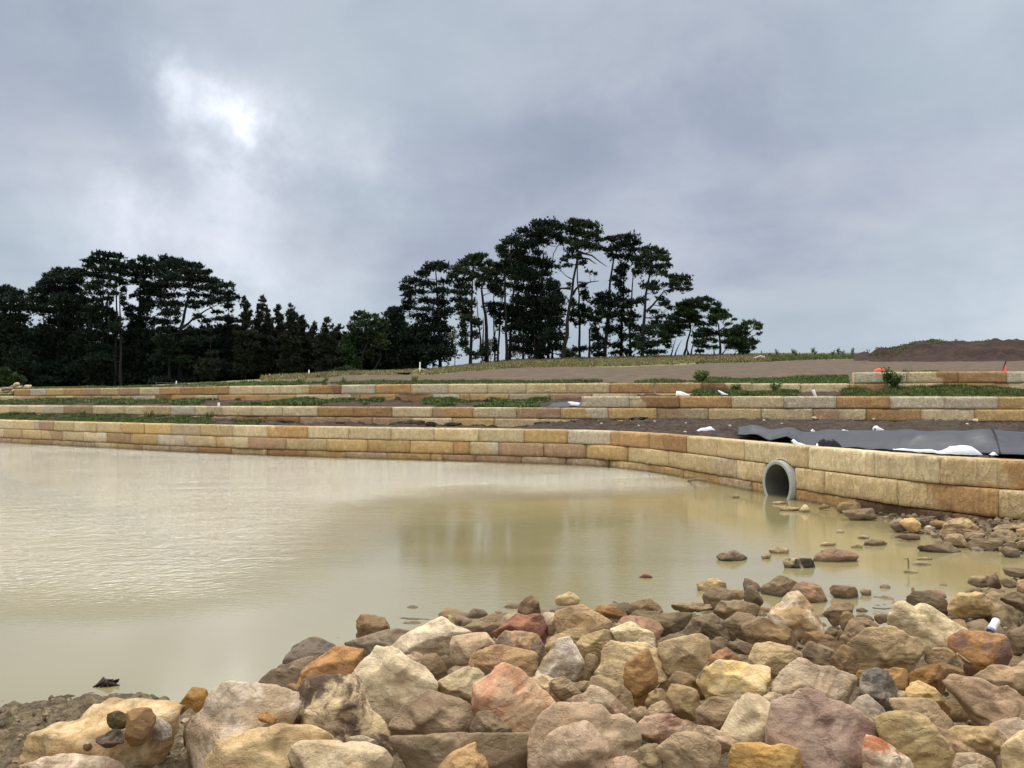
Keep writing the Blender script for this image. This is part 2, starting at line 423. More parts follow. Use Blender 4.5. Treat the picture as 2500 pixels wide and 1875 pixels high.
# ------------------------------------------------------------------ wall lines (frame column -> distance) and levels
def interp(tab):
    xs = np.array([a for a, _ in tab], float); ys = np.array([b for _, b in tab], float)
    return lambda x: np.interp(x, xs, ys)
D1 = interp([(-1100, 68), (-700, 59), (-300, 50), (0, 43), (200, 38.7), (400, 35.3), (600, 32.9), (800, 31.3), (1000, 30), (1200, 28.8), (1400, 27.6), (1500, 26.5),
             (1600, 24.4), (1700, 22.1), (1800, 20), (1900, 18.3), (2000, 16.9), (2100, 15.75), (2200, 14.75), (2300, 14), (2400, 13.4), (2500, 13), (2640, 12.5), (2900, 11.8), (3400, 10.8)])
D2 = interp([(-1100, 72), (-700, 63), (-300, 53), (0, 46), (300, 41), (600, 37.9), (1000, 35.8), (1250, 34.6), (1500, 33), (1700, 31.8), (1900, 30.9), (2200, 30.2), (2500, 30), (3400, 30)])
D3 = interp([(-1100, 82), (-700, 73), (-300, 62), (0, 55), (300, 49.5), (600, 43), (1000, 38.8), (1250, 37.5), (1600, 36.2), (2000, 34.2), (2300, 32.9), (2500, 32.4), (3400, 32.4)])
Z1 = 1.25
Z2 = interp([(0, 2.05), (600, 2.04), (1250, 2.0), (1900, 1.98), (2500, 1.95)])
Z3 = interp([(34, 3.16), (1600, 3.14), (2000, 3.06), (2500, 3.04)])
def W(px, D, z): return np.array([(px - 1250) / F * D, D, z])
def wallpt(Df, px, off=0.0):
    """point on a wall line, moved back (away from the pond) by off metres"""
    a = W(px - 4, Df(px - 4), 0); b = W(px + 4, Df(px + 4), 0); p = W(px, Df(px), 0)
    t = b - a; t /= np.linalg.norm(t); n = np.array([-t[1], t[0], 0])
    return p + n * off

# ------------------------------------------------------------------ water and the near bank
SHORE = np.array([(-90, 9), (-12, 6.6), (-6, 5.9), (-3.8, 5.72), (-2.55, 6.0), (-2.1, 7.1), (-1.15, 8.5), (.72, 8.95), (2.2, 9.1), (3.0, 8.9), (3.4, 8.3), (3.75, 8.2), (4.0, 9.1), (4.6, 9.35), (5.9, 9.9), (7.0, 10.6), (7.9, 11.0),
                  (7.5, 11.45), (7.05, 11.95), (7.1, 12.9), (7.2, 14.2), (7.15, 15.5), (6.9, 16.6), (6.7, 17.2), (9, 20), (9, 34), (-8, 60), (-90, 90)], float)
def shore_h(x, y):
    x = np.asarray(x, float).ravel(); y = np.asarray(y, float).ravel()
    d = np.full(x.shape, 1e9); ins = np.zeros(x.shape, bool); n = len(SHORE)
    for i in range(n):
        a = SHORE[i]; b = SHORE[(i + 1) % n]; ab = b - a
        tt = np.clip(((x - a[0]) * ab[0] + (y - a[1]) * ab[1]) / (ab @ ab), 0, 1)
        d = np.minimum(d, np.hypot(x - a[0] - tt * ab[0], y - a[1] - tt * ab[1]))
        c = ((a[1] > y) != (b[1] > y)) & (x < (b[0] - a[0]) * (y - a[1]) / (b[1] - a[1] + 1e-12) + a[0])
        ins ^= c
    return np.where(ins, -np.minimum(.8, d * .22), np.minimum(.72, d * .165))
def bank_z(x, y):
    return shore_h(x, y)
_pa = interp([(-3.6, 2.0), (-3.2, 7.0), (-2.4, 8.2), (-2.0, 8.6), (-1.0, 9.0), (4.5, 10), (6.2, 10.6)])
def PILE(x, y):
    """1 under the heap of loose rocks, 0 on the open mud"""
    e = np.clip((x - np.interp(y, [4, 5.2, 5.9], [-1.9, -2.05, -2.9])) / .4, 0, 1) * np.clip((_pa(x) - y) / .4 + 1.1, 0, 1) * np.clip((9.5 - x) / 1.0, 0, 1)
    return e * e * (3 - 2 * e)
def build_bank():
    xs = np.unique(np.concatenate([np.linspace(-90, -9, 40), np.linspace(-4.2, -1.2, 150), np.linspace(-9, 10.5, 390), np.linspace(10.5, 45, 24)]))
    ys = np.unique(np.concatenate([np.linspace(-30, 2.4, 24), np.linspace(2.4, 7, 210), np.linspace(7, 13, 150), np.linspace(13, 19, 80), np.linspace(19, 34, 12)]))
    # keep the sheet in front of the low wall: it ends under the stone course
    X, Y = np.meshgrid(xs, ys, indexing='ij'); x = X.ravel(); y = Y.ravel()
    h = shore_h(x, y); p = np.stack([x, y, np.zeros_like(x)], 1)
    h = h - PILE(x, y) * np.clip(h, 0, 9) * .45 - PILE(x, y) * .075
    clod = np.abs(fbm(p, 3.2, 4, 5)) * .10 + np.abs(fbm(p, 7, 3, 9)) * .16 + fbm(p, 19, 2, 4) * .05 - .02
    h = h + clod * np.clip((h + .08) * 8, 0, 1) - .02 + fbm(p, .9, 2, 2) * .05
    o = add_mesh('ground', np.stack([x, y, h], 1), grid_faces(len(xs), len(ys)), M['mud']); tag(o, 'brown mud bank and bed of the pond under the rocks', kind='structure')
    return o
build_bank()
def build_water():
    V = [(-90, 3, 0), (16, 3, 0), (16, 9.6, 0), (9.3, 12.2, 0), (8.2, 14.2, 0), (7.6, 19, 0), (8, 24, 0), (6, 29, 0), (-30, 46, 0), (-90, 90, 0)]
    me = bpy.data.meshes.new('water'); me.from_pydata(V, [], [tuple(range(len(V)))]); o = bpy.data.objects.new('water', me); COL.objects.link(o)
    me.materials.append(M['water']); tag(o, 'murky yellow-green pond water', kind='structure')
build_water()

# ------------------------------------------------------------------ terrace beds behind each wall
foot1 = interp([(-1100, 1.5), (300, 1.5), (500, 1.42), (700, 1.27), (1000, 1.18), (1250, 1.17), (1400, 1.36), (1500, 1.5), (1700, 1.56), (2500, 1.5), (3400, 1.5)])
def bed1_z(px, t):
    z = 1.19 + (foot1(px) - 1.19) * np.clip(t * 1.15, 0, 1) ** .8
    D = D1(px) + (D2(px) - D1(px)) * t
    emb = np.exp(-((D - (D1(px) + 3.7)) / 1.6) ** 2) * np.interp(px, [1900, 2050, 3400], [0, .20, .26])
    return z + emb
def bed_mesh(name, Da, Db, zf, pxs, nt, mat, offa, rough, skirt_gap=None, skirt_to=-.8, label='', p=1.0):
    V = []; ts = np.linspace(0, 1, nt) ** p
    for px in pxs:
        a = wallpt(Da, px, offa); b = wallpt(Db, px, .12)
        if b[1] < a[1]: b = a + np.array([0, .01, 0])
        for t in ts:
            q = a + (b - a) * t; V.append((q[0], q[1], zf(px, t)))
    V = np.array(V)
    n = fbm(V, .8, 3, 3) * .5 + np.abs(fbm(V, 2.6, 4, 8)) * .9 - .25
    tt = np.tile(ts, len(pxs)); V[:, 2] += n * rough * np.clip(tt * 14, 0, 1)
    Fc = grid_faces(len(pxs), nt)
    # soil face behind the stones
    nv = len(V); SK = []
    for i, px in enumerate(pxs): SK.append((V[i * nt][0], V[i * nt][1], skirt_to))
    V2 = np.concatenate([V, np.array(SK)])
    sf = []
    for i in range(len(pxs) - 1):
        if skirt_gap and skirt_gap[0] < pxs[i] < skirt_gap[1]: continue
        sf.append((i * nt, nv + i, nv + i + 1, (i + 1) * nt))
    Fc = np.concatenate([Fc, np.array(sf)])
    o = add_mesh(name, V2, Fc, mat); tag(o, label, kind='structure'); return o
pxs1 = np.concatenate([np.linspace(-1000, 0, 60), np.linspace(6, 1500, 330), np.linspace(1504, 3300, 330)])
bed_mesh('soil', D1, D2, bed1_z, pxs1, 70, M['soil'], .30, .26, (1846, 1960), label='dark soil bed between the lowest and the middle stone wall')
def bed2_z(px, t):
    zf = np.where(px > 1425, Z2(px) + .42, Z2(px) - .06)
    ft = np.interp(px, [-1000, 700, 1250, 1500, 1700, 2000, 2300, 3300], [2.36, 2.36, 2.28, 2.5, 2.64, 2.68, 2.80, 2.80])
    return zf + (ft - zf) * np.clip(t * 1.1, 0, 1)
pxs2 = np.concatenate([np.linspace(-1000, 0, 50), np.linspace(6, 1420, 240), np.linspace(1424, 3300, 260)])
bed_mesh('soil', D2, D3, bed2_z, pxs2, 22, M['soil'], .30, .16, label='dark soil bed between the middle and the highest stone wall')

# ------------------------------------------------------------------ the slope behind the top wall
PROF = {
 -1400: [(60, 2.7), (110, 4.2), (150, 4.4), (300, 5), (700, 4)],
 28: [(56, 2.62), (63, 2.72), (76, 3.5), (110, 4.35), (150, 4.9), (300, 6.0), (700, 5)],
 42: [(56, 3.12), (75, 3.5), (110, 4.35), (150, 4.9), (300, 6.0), (700, 5)],
 300: [(50, 3.1), (75, 3.6), (110, 4.45), (150, 5.0), (300, 6.5), (700, 5)],
 600: [(43.5, 3.12), (60, 3.85), (80, 4.45), (112, 5.3), (150, 6.2), (300, 8.0), (700, 7)],
 850: [(40, 3.1), (60, 4.05), (85, 5.25), (112, 6.3), (150, 7.2), (300, 9.0), (700, 9)],
 1050: [(38.8, 3.1), (50, 3.75), (80, 5.05), (117, 6.95), (150, 8.3), (300, 13), (700, 12)],
 1250: [(37.8, 3.08), (50, 3.75), (80, 5.65), (120, 8.5), (150, 10.2), (300, 15), (700, 14)],
 1500: [(37, 3.08), (50, 3.85), (80, 5.8), (120, 8.95), (150, 10.6), (300, 16), (700, 15)],
 1850: [(35.3, 3.02), (48, 3.75), (80, 6.2), (118, 9.28), (150, 11.2), (300, 17), (700, 16)],
 2078: [(34.2, 2.98), (38, 3.35), (48, 4.0), (80, 6.5), (105, 8.3), (150, 11.5), (300, 17), (700, 16)],
 2098: [(34.2, 3.46), (38, 3.55), (48, 4.1), (80, 6.5), (105, 8.3), (150, 11.5), (300, 17), (700, 16)],
 2500: [(33, 3.44), (45, 4.1), (70, 5.9), (90, 7.0), (110, 8.2), (150, 11.5), (300, 17), (700, 16)],
 3600: [(33, 3.44), (45, 4.1), (70, 5.9), (90, 7.0), (110, 8.2), (150, 11.5), (300, 17), (700, 16)],
}
_pk = sorted(PROF)
def terrain_z(px, D):
    i = int(np.clip(np.searchsorted(_pk, px) - 1, 0, len(_pk) - 2)); a, b = _pk[i], _pk[i + 1]
    w = min(1, max(0, (px - a) / (b - a)))
    za = np.interp(D, *zip(*PROF[a])); zb = np.interp(D, *zip(*PROF[b]))
    return za * (1 - w) + zb * w
# boundary between bare field and dry meadow, as distance per column
MEADOW = interp([(-1400, 57), (0, 57), (400, 52), (600, 52), (700, 62), (850, 76), (1000, 80), (1250, 83), (1500, 83), (1850, 86), (2100, 92), (3600, 93)])
def build_slope():
    pxs = np.unique(np.concatenate([np.linspace(-1400, 0, 50), np.linspace(0, 2078, 300), np.linspace(2080, 2100, 8), np.linspace(2104, 3600, 130)]))
    s = np.concatenate([np.linspace(0, .10, 60) , np.linspace(.104, .30, 60), np.linspace(.31, 1, 26)])
    V = []
    for px in pxs:
        a = wallpt(D3, px, .28); d0 = a[1]
        for u in s:
            D = d0 + (640 - d0) * u * (.35 + .65 * u)
            x = (px - 1250) / F * D
            V.append((x, D, terrain_z(px, D)))
    V = np.array(V); n = len(s)
    k = np.tile(np.arange(n), len(pxs))
    amp = np.where(k > 1, 1, 0)
    V[:, 2] += (fbm(V, .35, 3, 12) * .10 + np.abs(fbm(V, 1.3, 3, 14)) * .10) * amp
    o = add_mesh('field', V, grid_faces(len(pxs), n), M['field']); o.data.materials.append(M['meadow'])
    Fc = grid_faces(len(pxs), n); cen = V[Fc].mean(1); pp = cen[:, 0] / cen[:, 1] * F + 1250
    lim = MEADOW(pp) + fbm(cen, .12, 3, 20) * 5
    o.data.polygons.foreach_set('material_index', (cen[:, 1] > lim).astype(np.int32))
    tag(o, 'bare brown field rising to a dry grass slope', kind='structure')
build_slope()

# ------------------------------------------------------------------ stone block walls
PAL = dict(c=(222, 206, 166), w=(214, 208, 190), g=(205, 200, 190), t=(212, 188, 140), y=(214, 176, 112), o=(198, 148, 92), b=(172, 122, 76), p=(184, 146, 120), d=(140, 88, 58), k=(196, 178, 150), m=(128, 104, 78))
PAL = {k_: tuple(a_ * .84 + b_ * .16 for a_, b_ in zip(c_, (214, 190, 146))) for k_, c_ in PAL.items()}
BK = 1.13
SOFT = .30
def set_tint(o, c1, c2, k=1.0, **kw):
    o.color = tuple(x * k for x in lin(soft(c1, SOFT))) + (1,)
    o['tint'] = [float(x * k) for x in lin(soft(c2, SOFT))]
    for a, b_ in kw.items(): o[a] = float(b_)
def block(px0, px1, Df, ztop, h, key, parent, jitter=.015, depth=.5, notch=None, mud=0.0):
    a = wallpt(Df, px0); b = wallpt(Df, px1)
    L = np.linalg.norm(b - a); ex = (b - a) / L; ey = np.array([-ex[1], ex[0], 0])
    g = .006; nx = max(5, int(L / .07)); nz = 9; ny = 6
    if Df(px0) > 26: nx = max(5, int(L / .16)); nz = 6; ny = 4
    lx = L / 2 - g; lz = h / 2 - .006; ly = depth / 2
    V = []; idx = {}; Fc = []
    def vid(i, j, k):
        q = (i, j, k)
        if q not in idx: idx[q] = len(V); V.append((-lx + 2 * lx * i / nx, -ly + 2 * ly * j / ny, -lz + 2 * lz * k / nz))
        return idx[q]
    for i in range(nx):
        for k in range(nz):
            for j, fl in ((0, 0), (ny, 1)):
                q = (vid(i, j, k), vid(i + 1, j, k), vid(i + 1, j, k + 1), vid(i, j, k + 1)); Fc.append(q if not fl else q[::-1])
    for i in range(nx):
        for j in range(ny):
            for k, fl in ((0, 1), (nz, 0)):
                q = (vid(i, j, k), vid(i + 1, j, k), vid(i + 1, j + 1, k), vid(i, j + 1, k)); Fc.append(q if not fl else q[::-1])
    for j in range(ny):
        for k in range(nz):
            for i, fl in ((0, 1), (nx, 0)):
                q = (vid(i, j, k), vid(i, j + 1, k), vid(i, j + 1, k + 1), vid(i, j, k + 1)); Fc.append(q if not fl else q[::-1])
    V = np.array(V)
    # round the arrises
    r = .022
    lim = np.array([lx, ly, lz]) - r; over = np.abs(V) - lim; ov = np.clip(over, 0, None)
    nrm = np.linalg.norm(ov, axis=1); sel = (ov > 0).sum(1) >= 2
    f = np.where(sel & (nrm > 0), np.minimum(1, r / np.maximum(nrm, 1e-6)), 1)
    V = np.sign(V) * (np.minimum(np.abs(V), lim) + ov * f[:, None])
    seed = R.random() * 50
    q = V + seed
    nn = np.sign(V) * (np.abs(V) >= lim - .001)
    ln = np.linalg.norm(nn, axis=1, keepdims=True); nn = nn / np.maximum(ln, 1e-6)
    rr = (fbm(q, 2.4, 3, 1) * .034 + (.4 - np.abs(fbm(q, 6, 3, 6))) * .034)
    edge = (ov > 0).sum(1) >= 2
    rr = rr - np.where(edge, np.clip(fbm(q, 5, 3, 17), 0, 1) * .06, 0)
    V = V + nn * rr[:, None] * np.array([.12, 1.0, .12])
    c = (a + b) / 2 + ey * (depth / 2 + R.uniform(-jitter, jitter)); c[2] = ztop - h / 2
    if notch is not None:
        # stone cut away round the pipe (centre, radius given in block x / z)
        wx = V[:, 0] - ((notch[0] - c) @ ex); wz = V[:, 2] + c[2] - notch[0][2]
        d = np.hypot(wx, wz); s = np.where(d < notch[1], notch[1] / np.maximum(d, 1e-3), 1)
        V[:, 2] = np.where(d < notch[1], np.minimum(notch[0][2] + np.sqrt(np.maximum(notch[1] ** 2 - wx ** 2, 0)) - c[2], lz), V[:, 2])
    o = add_mesh('stone_block', V, np.array(Fc), M['block'], parent)
    o.location = Vector(c) - parent.location; o.rotation_euler = (0, 0, math.atan2(ex[1], ex[0]))
    k1, k2 = key[0], (key[1] if len(key) > 1 else key[0])
    jf = R.uniform(.94, 1.05); j = lambda c_: tuple(min(238, x * jf) for x in c_)
    sp = R.uniform(-.3, .3) * L if len(key) > 1 else 5.0
    set_tint(o, j(PAL[k1]), j(PAL[k2]), BK, split=sp, mud=mud)
    return o
def wall(name, label, Df, rows, group='dry-stacked sandstone block walls'):
    loc = wallpt(Df, 1250 if rows[0][1][0] < 1250 else rows[0][1][0]); root = empty(name, tuple(loc)); tag(root, label, 'wall', group, 'thing')
    for ztop, seams, keys, *opt in rows:
        opt = opt[0] if opt else {}
        for i in range(len(seams) - 1):
            k = keys[i % len(keys)]
            zt = ztop(seams[i]) if callable(ztop) else ztop
            block(seams[i], seams[i + 1], Df, zt, .5, k, root, notch=opt.get('notch', {}).get(i), mud=opt.get('mud', {}).get(i, opt.get('allmud', 0)))
    return root
r1 = [-330, -260, -190, -125, -60, 34, 85, 133, 182, 237, 296, 353, 418, 491, 570, 654, 752, 852, 954, 1060, 1168, 1279, 1386, 1491, 1585, 1676, 1749, 1816, 1972, 2134, 2292, 2560, 2900]
k1 = 'c t y c c t gp t ct t y yc k t c yo c c c tc c y w ow ob t t wt c c to o t'.split()
k1 = ['c', 't', 'y', 'c', 'c', 't', 'gp', 't', 'ct', 't', 'y', 'y', 'k', 't', 'c', 'yo', 'c', 'c', 'c', 'tc', 'c', 'y', 'w', 'o', 'ob', 't', 't', 'ct', 'c', 'c', 'to', 'o']
r2 = [-310, -240, -170, -110, -50, 11, 56, 102, 154, 205, 261, 321, 385, 453, 528, 608, 699, 798, 897, 1001, 1107, 1147, 1217, 1327, 1431, 1532, 1632, 1798, 1866]
k2 = ['t', 'c', 'p', 't', 'c', 't', 't', 'tp', 'c', 'cw', 'op', 'y', 'g', 'kt', 'yc', 'p', 't', 'y', 'y', 'y', 'o', 'tw', 'p', 'p', 'y', 't', 'tk', 'ct']
r2b = [1940, 2010, 2188, 2433, 2640, 2950]; k2b = ['t', 't', 'to', 'tc', 't']
r3 = [-300, -220, -150, -90, -30, 30, 78, 129, 147, 179, 233, 286, 350, 415, 485, 566, 652, 748, 845, 945, 1051, 1081, 1161, 1274, 1382, 1485, 1585, 1668, 1754, 1831, 1866]
k3 = ['t', 'k', 'b', 't', 'k', 't', 'p', 't', 't', 'k', 'kc', 'tp', 'k', 'k', 'b', 't', 'b', 'y', 'k', 'y', 'yt', 'p', 'p', 'k', 'k', 't', 'y', 'y', 'k', 'y', 'y']
r3b = [1940, 2088, 2320, 2600, 2950]; k3b = ['o', 'm', 'b', 'b']
# pipe position, used by the notches
pb = wallpt(D1, 1903)
PIPE_C = np.array([pb[0], pb[1], .31]); PIPE_R = .56
w1 = wall('stone_wall', 'lowest sandstone block wall, rising from the pond and pierced by a concrete pipe', D1, [
    (Z1, r1, k1, {'notch': {27: (PIPE_C, .585)}}), (Z1 - .5, r2, k2), (Z1 - .5, r2b, k2b), (Z1 - 1.0, r3, k3), (Z1 - 1.0, r3b, k3b, {'mud': {1: 1.0, 2: .5, 3: .5}})])
q1 = [-300, -230, -160, -100, -40, 25, 66, 108, 156, 228, 304, 358, 417, 477, 542, 614, 690, 775, 864, 958, 1055, 1155, 1260, 1369, 1484, 1603, 1729, 1858, 1984, 2115, 2248, 2380, 2512, 2700, 2900]
kq = ['c', 't', 'c', 'p', 'c', 'c', 'c', 'w', 'p', 'c', 'c', 't', 'g', 'ck', 'c', 'c', 'c', 'o', 'b', 'c', 'po', 'c', 'p', 'yw', 'y', 'pk', 't', 'c', 'pc', 'o', 'c', 'y', 'y', 't']
q2 = [-280, -180, -90, 0, 70, 140, 210, 290, 360, 430, 513, 577, 649, 730, 818, 909, 1006, 1104, 1207, 1316, 1428, 1543, 1660, 1780, 1900, 2020, 2150, 2280, 2400, 2600]
kr = ['c', 't', 'c', 'c', 't', 'c', 'c', 't', 'c', 'c', 'p', 'b', 'b', 'p', 'p', 'p', 'c', 'y', 't', 't', 'y', 't']
q0 = [1419, 1536, 1658, 1785, 1914, 2042, 2173, 2305, 2436, 2570, 2700, 2900]
k0 = ['w', 'cb', 'o', 'c', 'w', 'o', 'w', 'w', 'y', 't', 'c']
w2 = wall('stone_wall', 'middle sandstone block wall with an extra course of blocks on its right half', D2, [
    (lambda p: Z2(p) + .5, q0, k0), (Z2, q1, kq), (lambda p: Z2(p) - .5, q2, kr)])
s1 = [34, 73, 113, 155, 198, 244, 290, 340, 389, 441, 497, 558, 619, 683, 755, 833, 916, 1003, 1094, 1189, 1284, 1384, 1489, 1599, 1713, 1836, 1904, 1954, 2073, 2167, 2311, 2431, 2560, 2700, 2900]
ks = ['o', 'g', 'y', 'o', 'p', 't', 'p', 'c', 'o', 'b', 'o', 'c', 'c', 'ct', 'bd', 'w', 'o', 'cw', 'c', 'c', 'ct', 't', 'o', 'o', 'dt', 'c', 'c', 'c', 'o', 'c', 'o', 'oc', 't', 'c']
s2 = [-300, -220, -140, -60, 0, 52, 95.6, 136, 179, 223, 270, 318, 368, 418, 473, 532, 595, 654, 722, 798, 879, 965, 1055, 1122, 1147, 1242, 1341, 1445, 1560, 1680, 1800, 1920, 2040, 2160, 2300, 2450]
kt = ['c', 't', 'c', 'k', 'c', 'ko', 'o', 'c', 'p', 'p', 't', 'g', 'cd', 'o', 'c', 'o', 'o', 'y', 'c', 'co', 'o', 'b', 'w', 'o', 'y', 'k', 'p']
s0 = [2085, 2214, 2340, 2458, 2600, 2750, 2900]; kk = ['w', 'cb', 'o', 'w', 'c', 't']
w3 = wall('stone_wall', 'highest sandstone block wall along the field, stepped up by one course at its right end', D3, [
    (lambda p: Z3(p) + .5, s0, kk), (Z3, s1, ks), (lambda p: Z3(p) - .5, s2, kt)])

# ------------------------------------------------------------------ concrete culvert pipe
def build_pipe():
    a = wallpt(D1, 1895); b = wallpt(D1, 1911); t = (b - a) / np.linalg.norm(b - a); nrm = np.array([t[1], -t[0], 0])  # out over the water
    c0 = PIPE_C + nrm * .10
    ax = Vector(-nrm); s = Vector((0, 0, 1)); r = ax.cross(s)
    root = empty('drain_pipe', tuple(c0)); tag(root, 'round grey concrete drain pipe poking out of the lowest stone wall at the waterline', 'pipe')
    seg = 48; ro, ri = .56, .465
    prof = [(5.5, ro), (0.012, ro), (0, ro - .012), (0, ri + .012), (.012, ri), (5.5, ri)]
    V = []; Fc = []
    for k, (x, rad) in enumerate(prof):
        for j in range(seg):
            th = 2 * math.pi * j / seg
            V.append(ax * x + (r * math.cos(th) + s * math.sin(th)) * rad)
    for k in range(len(prof) - 1):
        for j in range(seg):
            Fc.append((k * seg + j, k * seg + (j + 1) % seg, (k + 1) * seg + (j + 1) % seg, (k + 1) * seg + j))
    mb = MB(); mb.add(V, Fc[:4 * seg]); mb.build('pipe_barrel', M['concrete'], root)
    V = V[:4 * seg] + [v - ax * 0 for v in V[4 * seg:]]
    n0 = 5 * seg; V.append(ax * 5.5); ci = len(V) - 1
    mb = MB(); mb.add(V, Fc[4 * seg:] + [(n0 + j, n0 + (j + 1) % seg, ci, ci) for j in range(seg)])
    mb.build('bore', M['bore'], root)
    # silt left inside
    mb = MB(); V = []; n1, n2 = 16, 9
    for i in range(n1):
        for j in range(n2):
            x = .7 + 3.6 * i / (n1 - 1); w = (j / (n2 - 1) - .5) * 2
            y = w * .44; z = -.40 + .16 * min(1, i / 12) * (.6 + .4 * w) + R.uniform(-.02, .02)
            z = max(z, -math.sqrt(max(0, .46 ** 2 - y * y)) + .002)
            V.append(ax * x + r * y + s * z)
    mb.add(V, grid_faces(n1, n2)); mb.build('silt', M['mud'], root)
    return root
build_pipe()
# ------------------------------------------------------------------ loose rocks
import bmesh as _bm
_ico = {}
def ico(level):
    if level not in _ico:
        bm = _bm.new(); _bm.ops.create_icosphere(bm, subdivisions=level, radius=1.0)
        v = np.array([x.co[:] for x in bm.verts]); f = np.array([[y.index for y in x.verts] for x in bm.faces]); bm.free()
        v /= np.linalg.norm(v, axis=1, keepdims=True); _ico[level] = (v, f)
    return _ico[level]
CROPS = {'A': (0, 1500, .40687), 'B': (600, 1400, .40687), 'C': (1200, 1350, .31646), 'D': (1800, 1350, .31646), 'E': (1700, 1050, .36166), 'F': (2150, 1250, .15823),
         'L': (0, 900, .11302), 'N': (0, 0, 1.0)}
def surf_hit(px, py, lift, floor=0.0):
    """distance at which the sight line meets the bank (or the water)"""
    r = ray(px, py); Ds = np.linspace(2.6, 22, 900)
    zz = EYE + r.z * Ds; xx = r.x * Ds
    g = np.maximum(bank_z(xx, Ds), floor) + lift
    k = np.nonzero(zz <= g)[0]
    return float(Ds[k[0]]) if len(k) else 20.0
def make_rock(name, pts, D, seed, level=4, depthk=.5, rough=1.0, sharp=14, face=None, bottom=1.18):
    rr = random.Random(seed)
    pts = np.array(pts, float); cpx = pts.mean(0)
    c = P(cpx[0], cpx[1], D)
    q = np.array([[(P(x, y, D) - c).x, (P(x, y, D) - c).z] for x, y in pts])
    q[:, 1] = np.where(q[:, 1] < 0, q[:, 1] * bottom, q[:, 1])
    # centre of the outline
    m = (q.max(0) + q.min(0)) / 2 * .5 + q.mean(0) * .5; q = q - m
    ctr = np.array([c.x + m[0], D, c.z + m[1]])
    # convex hull of the outline
    ang = np.argsort(np.arctan2(q[:, 1], q[:, 0])); q = q[ang]
    size = math.sqrt(np.ptp(q[:, 0]) * np.ptp(q[:, 1]))
    N = []; H = []
    def hull(p):
        p = sorted(map(tuple, p)); 
        def half(pp):
            o = []
            for a in pp:
                while len(o) > 1 and (o[-1][0]-o[-2][0])*(a[1]-o[-2][1])-(o[-1][1]-o[-2][1])*(a[0]-o[-2][0]) <= 0: o.pop()
                o.append(a)
            return o[:-1]
        return half(p) + half(p[::-1])
    hq = hull(q)
    want = rr.choice([5, 6, 6, 7])
    while len(hq) > want:      # broken stone has few, long edges
        ar = [abs((hq[i - 1][0] - hq[i][0]) * (hq[(i + 1) % len(hq)][1] - hq[i][1]) - (hq[i - 1][1] - hq[i][1]) * (hq[(i + 1) % len(hq)][0] - hq[i][0])) for i in range(len(hq))]
        hq.pop(ar.index(min(ar)))
    for i in range(len(hq)):
        a = np.array(hq[i]); b = np.array(hq[(i + 1) % len(hq)]); e = b - a; L = np.hypot(*e)
        if L < 1e-5: continue
        n = np.array([e[1], -e[0]]) / L; h = n @ a
        if h < .05 * size: h = .05 * size
        f1 = math.radians(rr.uniform(14, 46) if n[1] > .35 and rr.random() < .55 else rr.uniform(2, 16)); f2 = math.radians(rr.uniform(8, 45))
        N.append((n[0] * math.cos(f1), -math.sin(f1), n[1] * math.cos(f1))); H.append(h * math.cos(f1))
        N.append((n[0] * math.cos(f2), math.sin(f2), n[1] * math.cos(f2))); H.append(h * math.cos(f2))
    T = size * depthk
    asp = max(.6, min(1.6, np.ptp(q[:, 0]) / max(1e-6, np.ptp(q[:, 1]))))
    for v, lo, hi in (((rr.uniform(-1.2, -.35), -1, rr.uniform(-.2, .5)), .62, .92), ((rr.uniform(.35, 1.2), -1, rr.uniform(-.3, .35)), .62, .92),
                      ((rr.uniform(-.4, .4), -.8, rr.uniform(.6, 1.5)), .60, .85), ((rr.uniform(-.5, .5), -1, rr.uniform(-.9, -.3)), .7, .95), ((rr.uniform(-.3, .3), -1, rr.uniform(0, .4)), .75, 1.0)):
        v = np.array(v, float); v /= np.linalg.norm(v)
        sup = np.max(q @ v[[0, 2]])        # keeps a facet from eating the outline
        N.append(tuple(v)); H.append(max(T * rr.uniform(lo, hi) * (1 if abs(v[0]) < .3 else asp ** .5), sup * rr.uniform(.84, .98)))
    for k in range(2):
        v = np.array([rr.uniform(-.4, .4), 1, rr.uniform(-.3, .4)]); v /= np.linalg.norm(v); N.append(tuple(v)); H.append(T * rr.uniform(.8, 1.1))
    for k in range(5):      # broken corners
        v = np.array([rr.gauss(0, .8), rr.choice([-1, -1, 1]), rr.gauss(.15, .8)]); v /= np.linalg.norm(v)
        NN = np.array(N); HH = np.array(H); rk = 1.0 / max(1e-6, np.max((NN @ v) / HH))
        N.append(tuple(v)); H.append(rk * rr.uniform(.74, .92) if abs(v[1]) > .65 else rk * rr.uniform(.96, 1.0))
    NN = np.array(N); HH = np.array(H)
    for k in range(6):     # small fracture faces all round
        v = np.array([rr.gauss(0, .9), rr.choice([-1, -1, 1]), rr.gauss(0, .9)]); v /= np.linalg.norm(v)
        rk = 1.0 / max(1e-6, np.max((NN @ v) / HH)); N.append(tuple(v)); H.append(rk * rr.uniform(.86, .97) if abs(v[1]) > .6 else rk * rr.uniform(.97, 1.0))
    N = np.array(N); H = np.array(H)
    d, Fc = ico(level)
    s = np.clip(d @ N.T / H[None, :], 0, None)
    sharp = rr.uniform(60, 130)
    r = (s ** sharp).sum(1) ** (-1.0 / sharp) 
    V = d * r[:, None]
    # the broken stone keeps the height and width of its outline
    hq_ = q
    for ax_, qa in ((0, 0), (2, 1)):
        lo, hi = V[:, ax_].min(), V[:, ax_].max(); ql, qh = hq_[:, qa].min(), hq_[:, qa].max()
        V[:, ax_] = (V[:, ax_] - lo) / (hi - lo) * (qh - ql) * 1.08 + ql - (qh - ql) * .04
    sd_ = rr.uniform(0, 40)
    Q = V / size + sd_
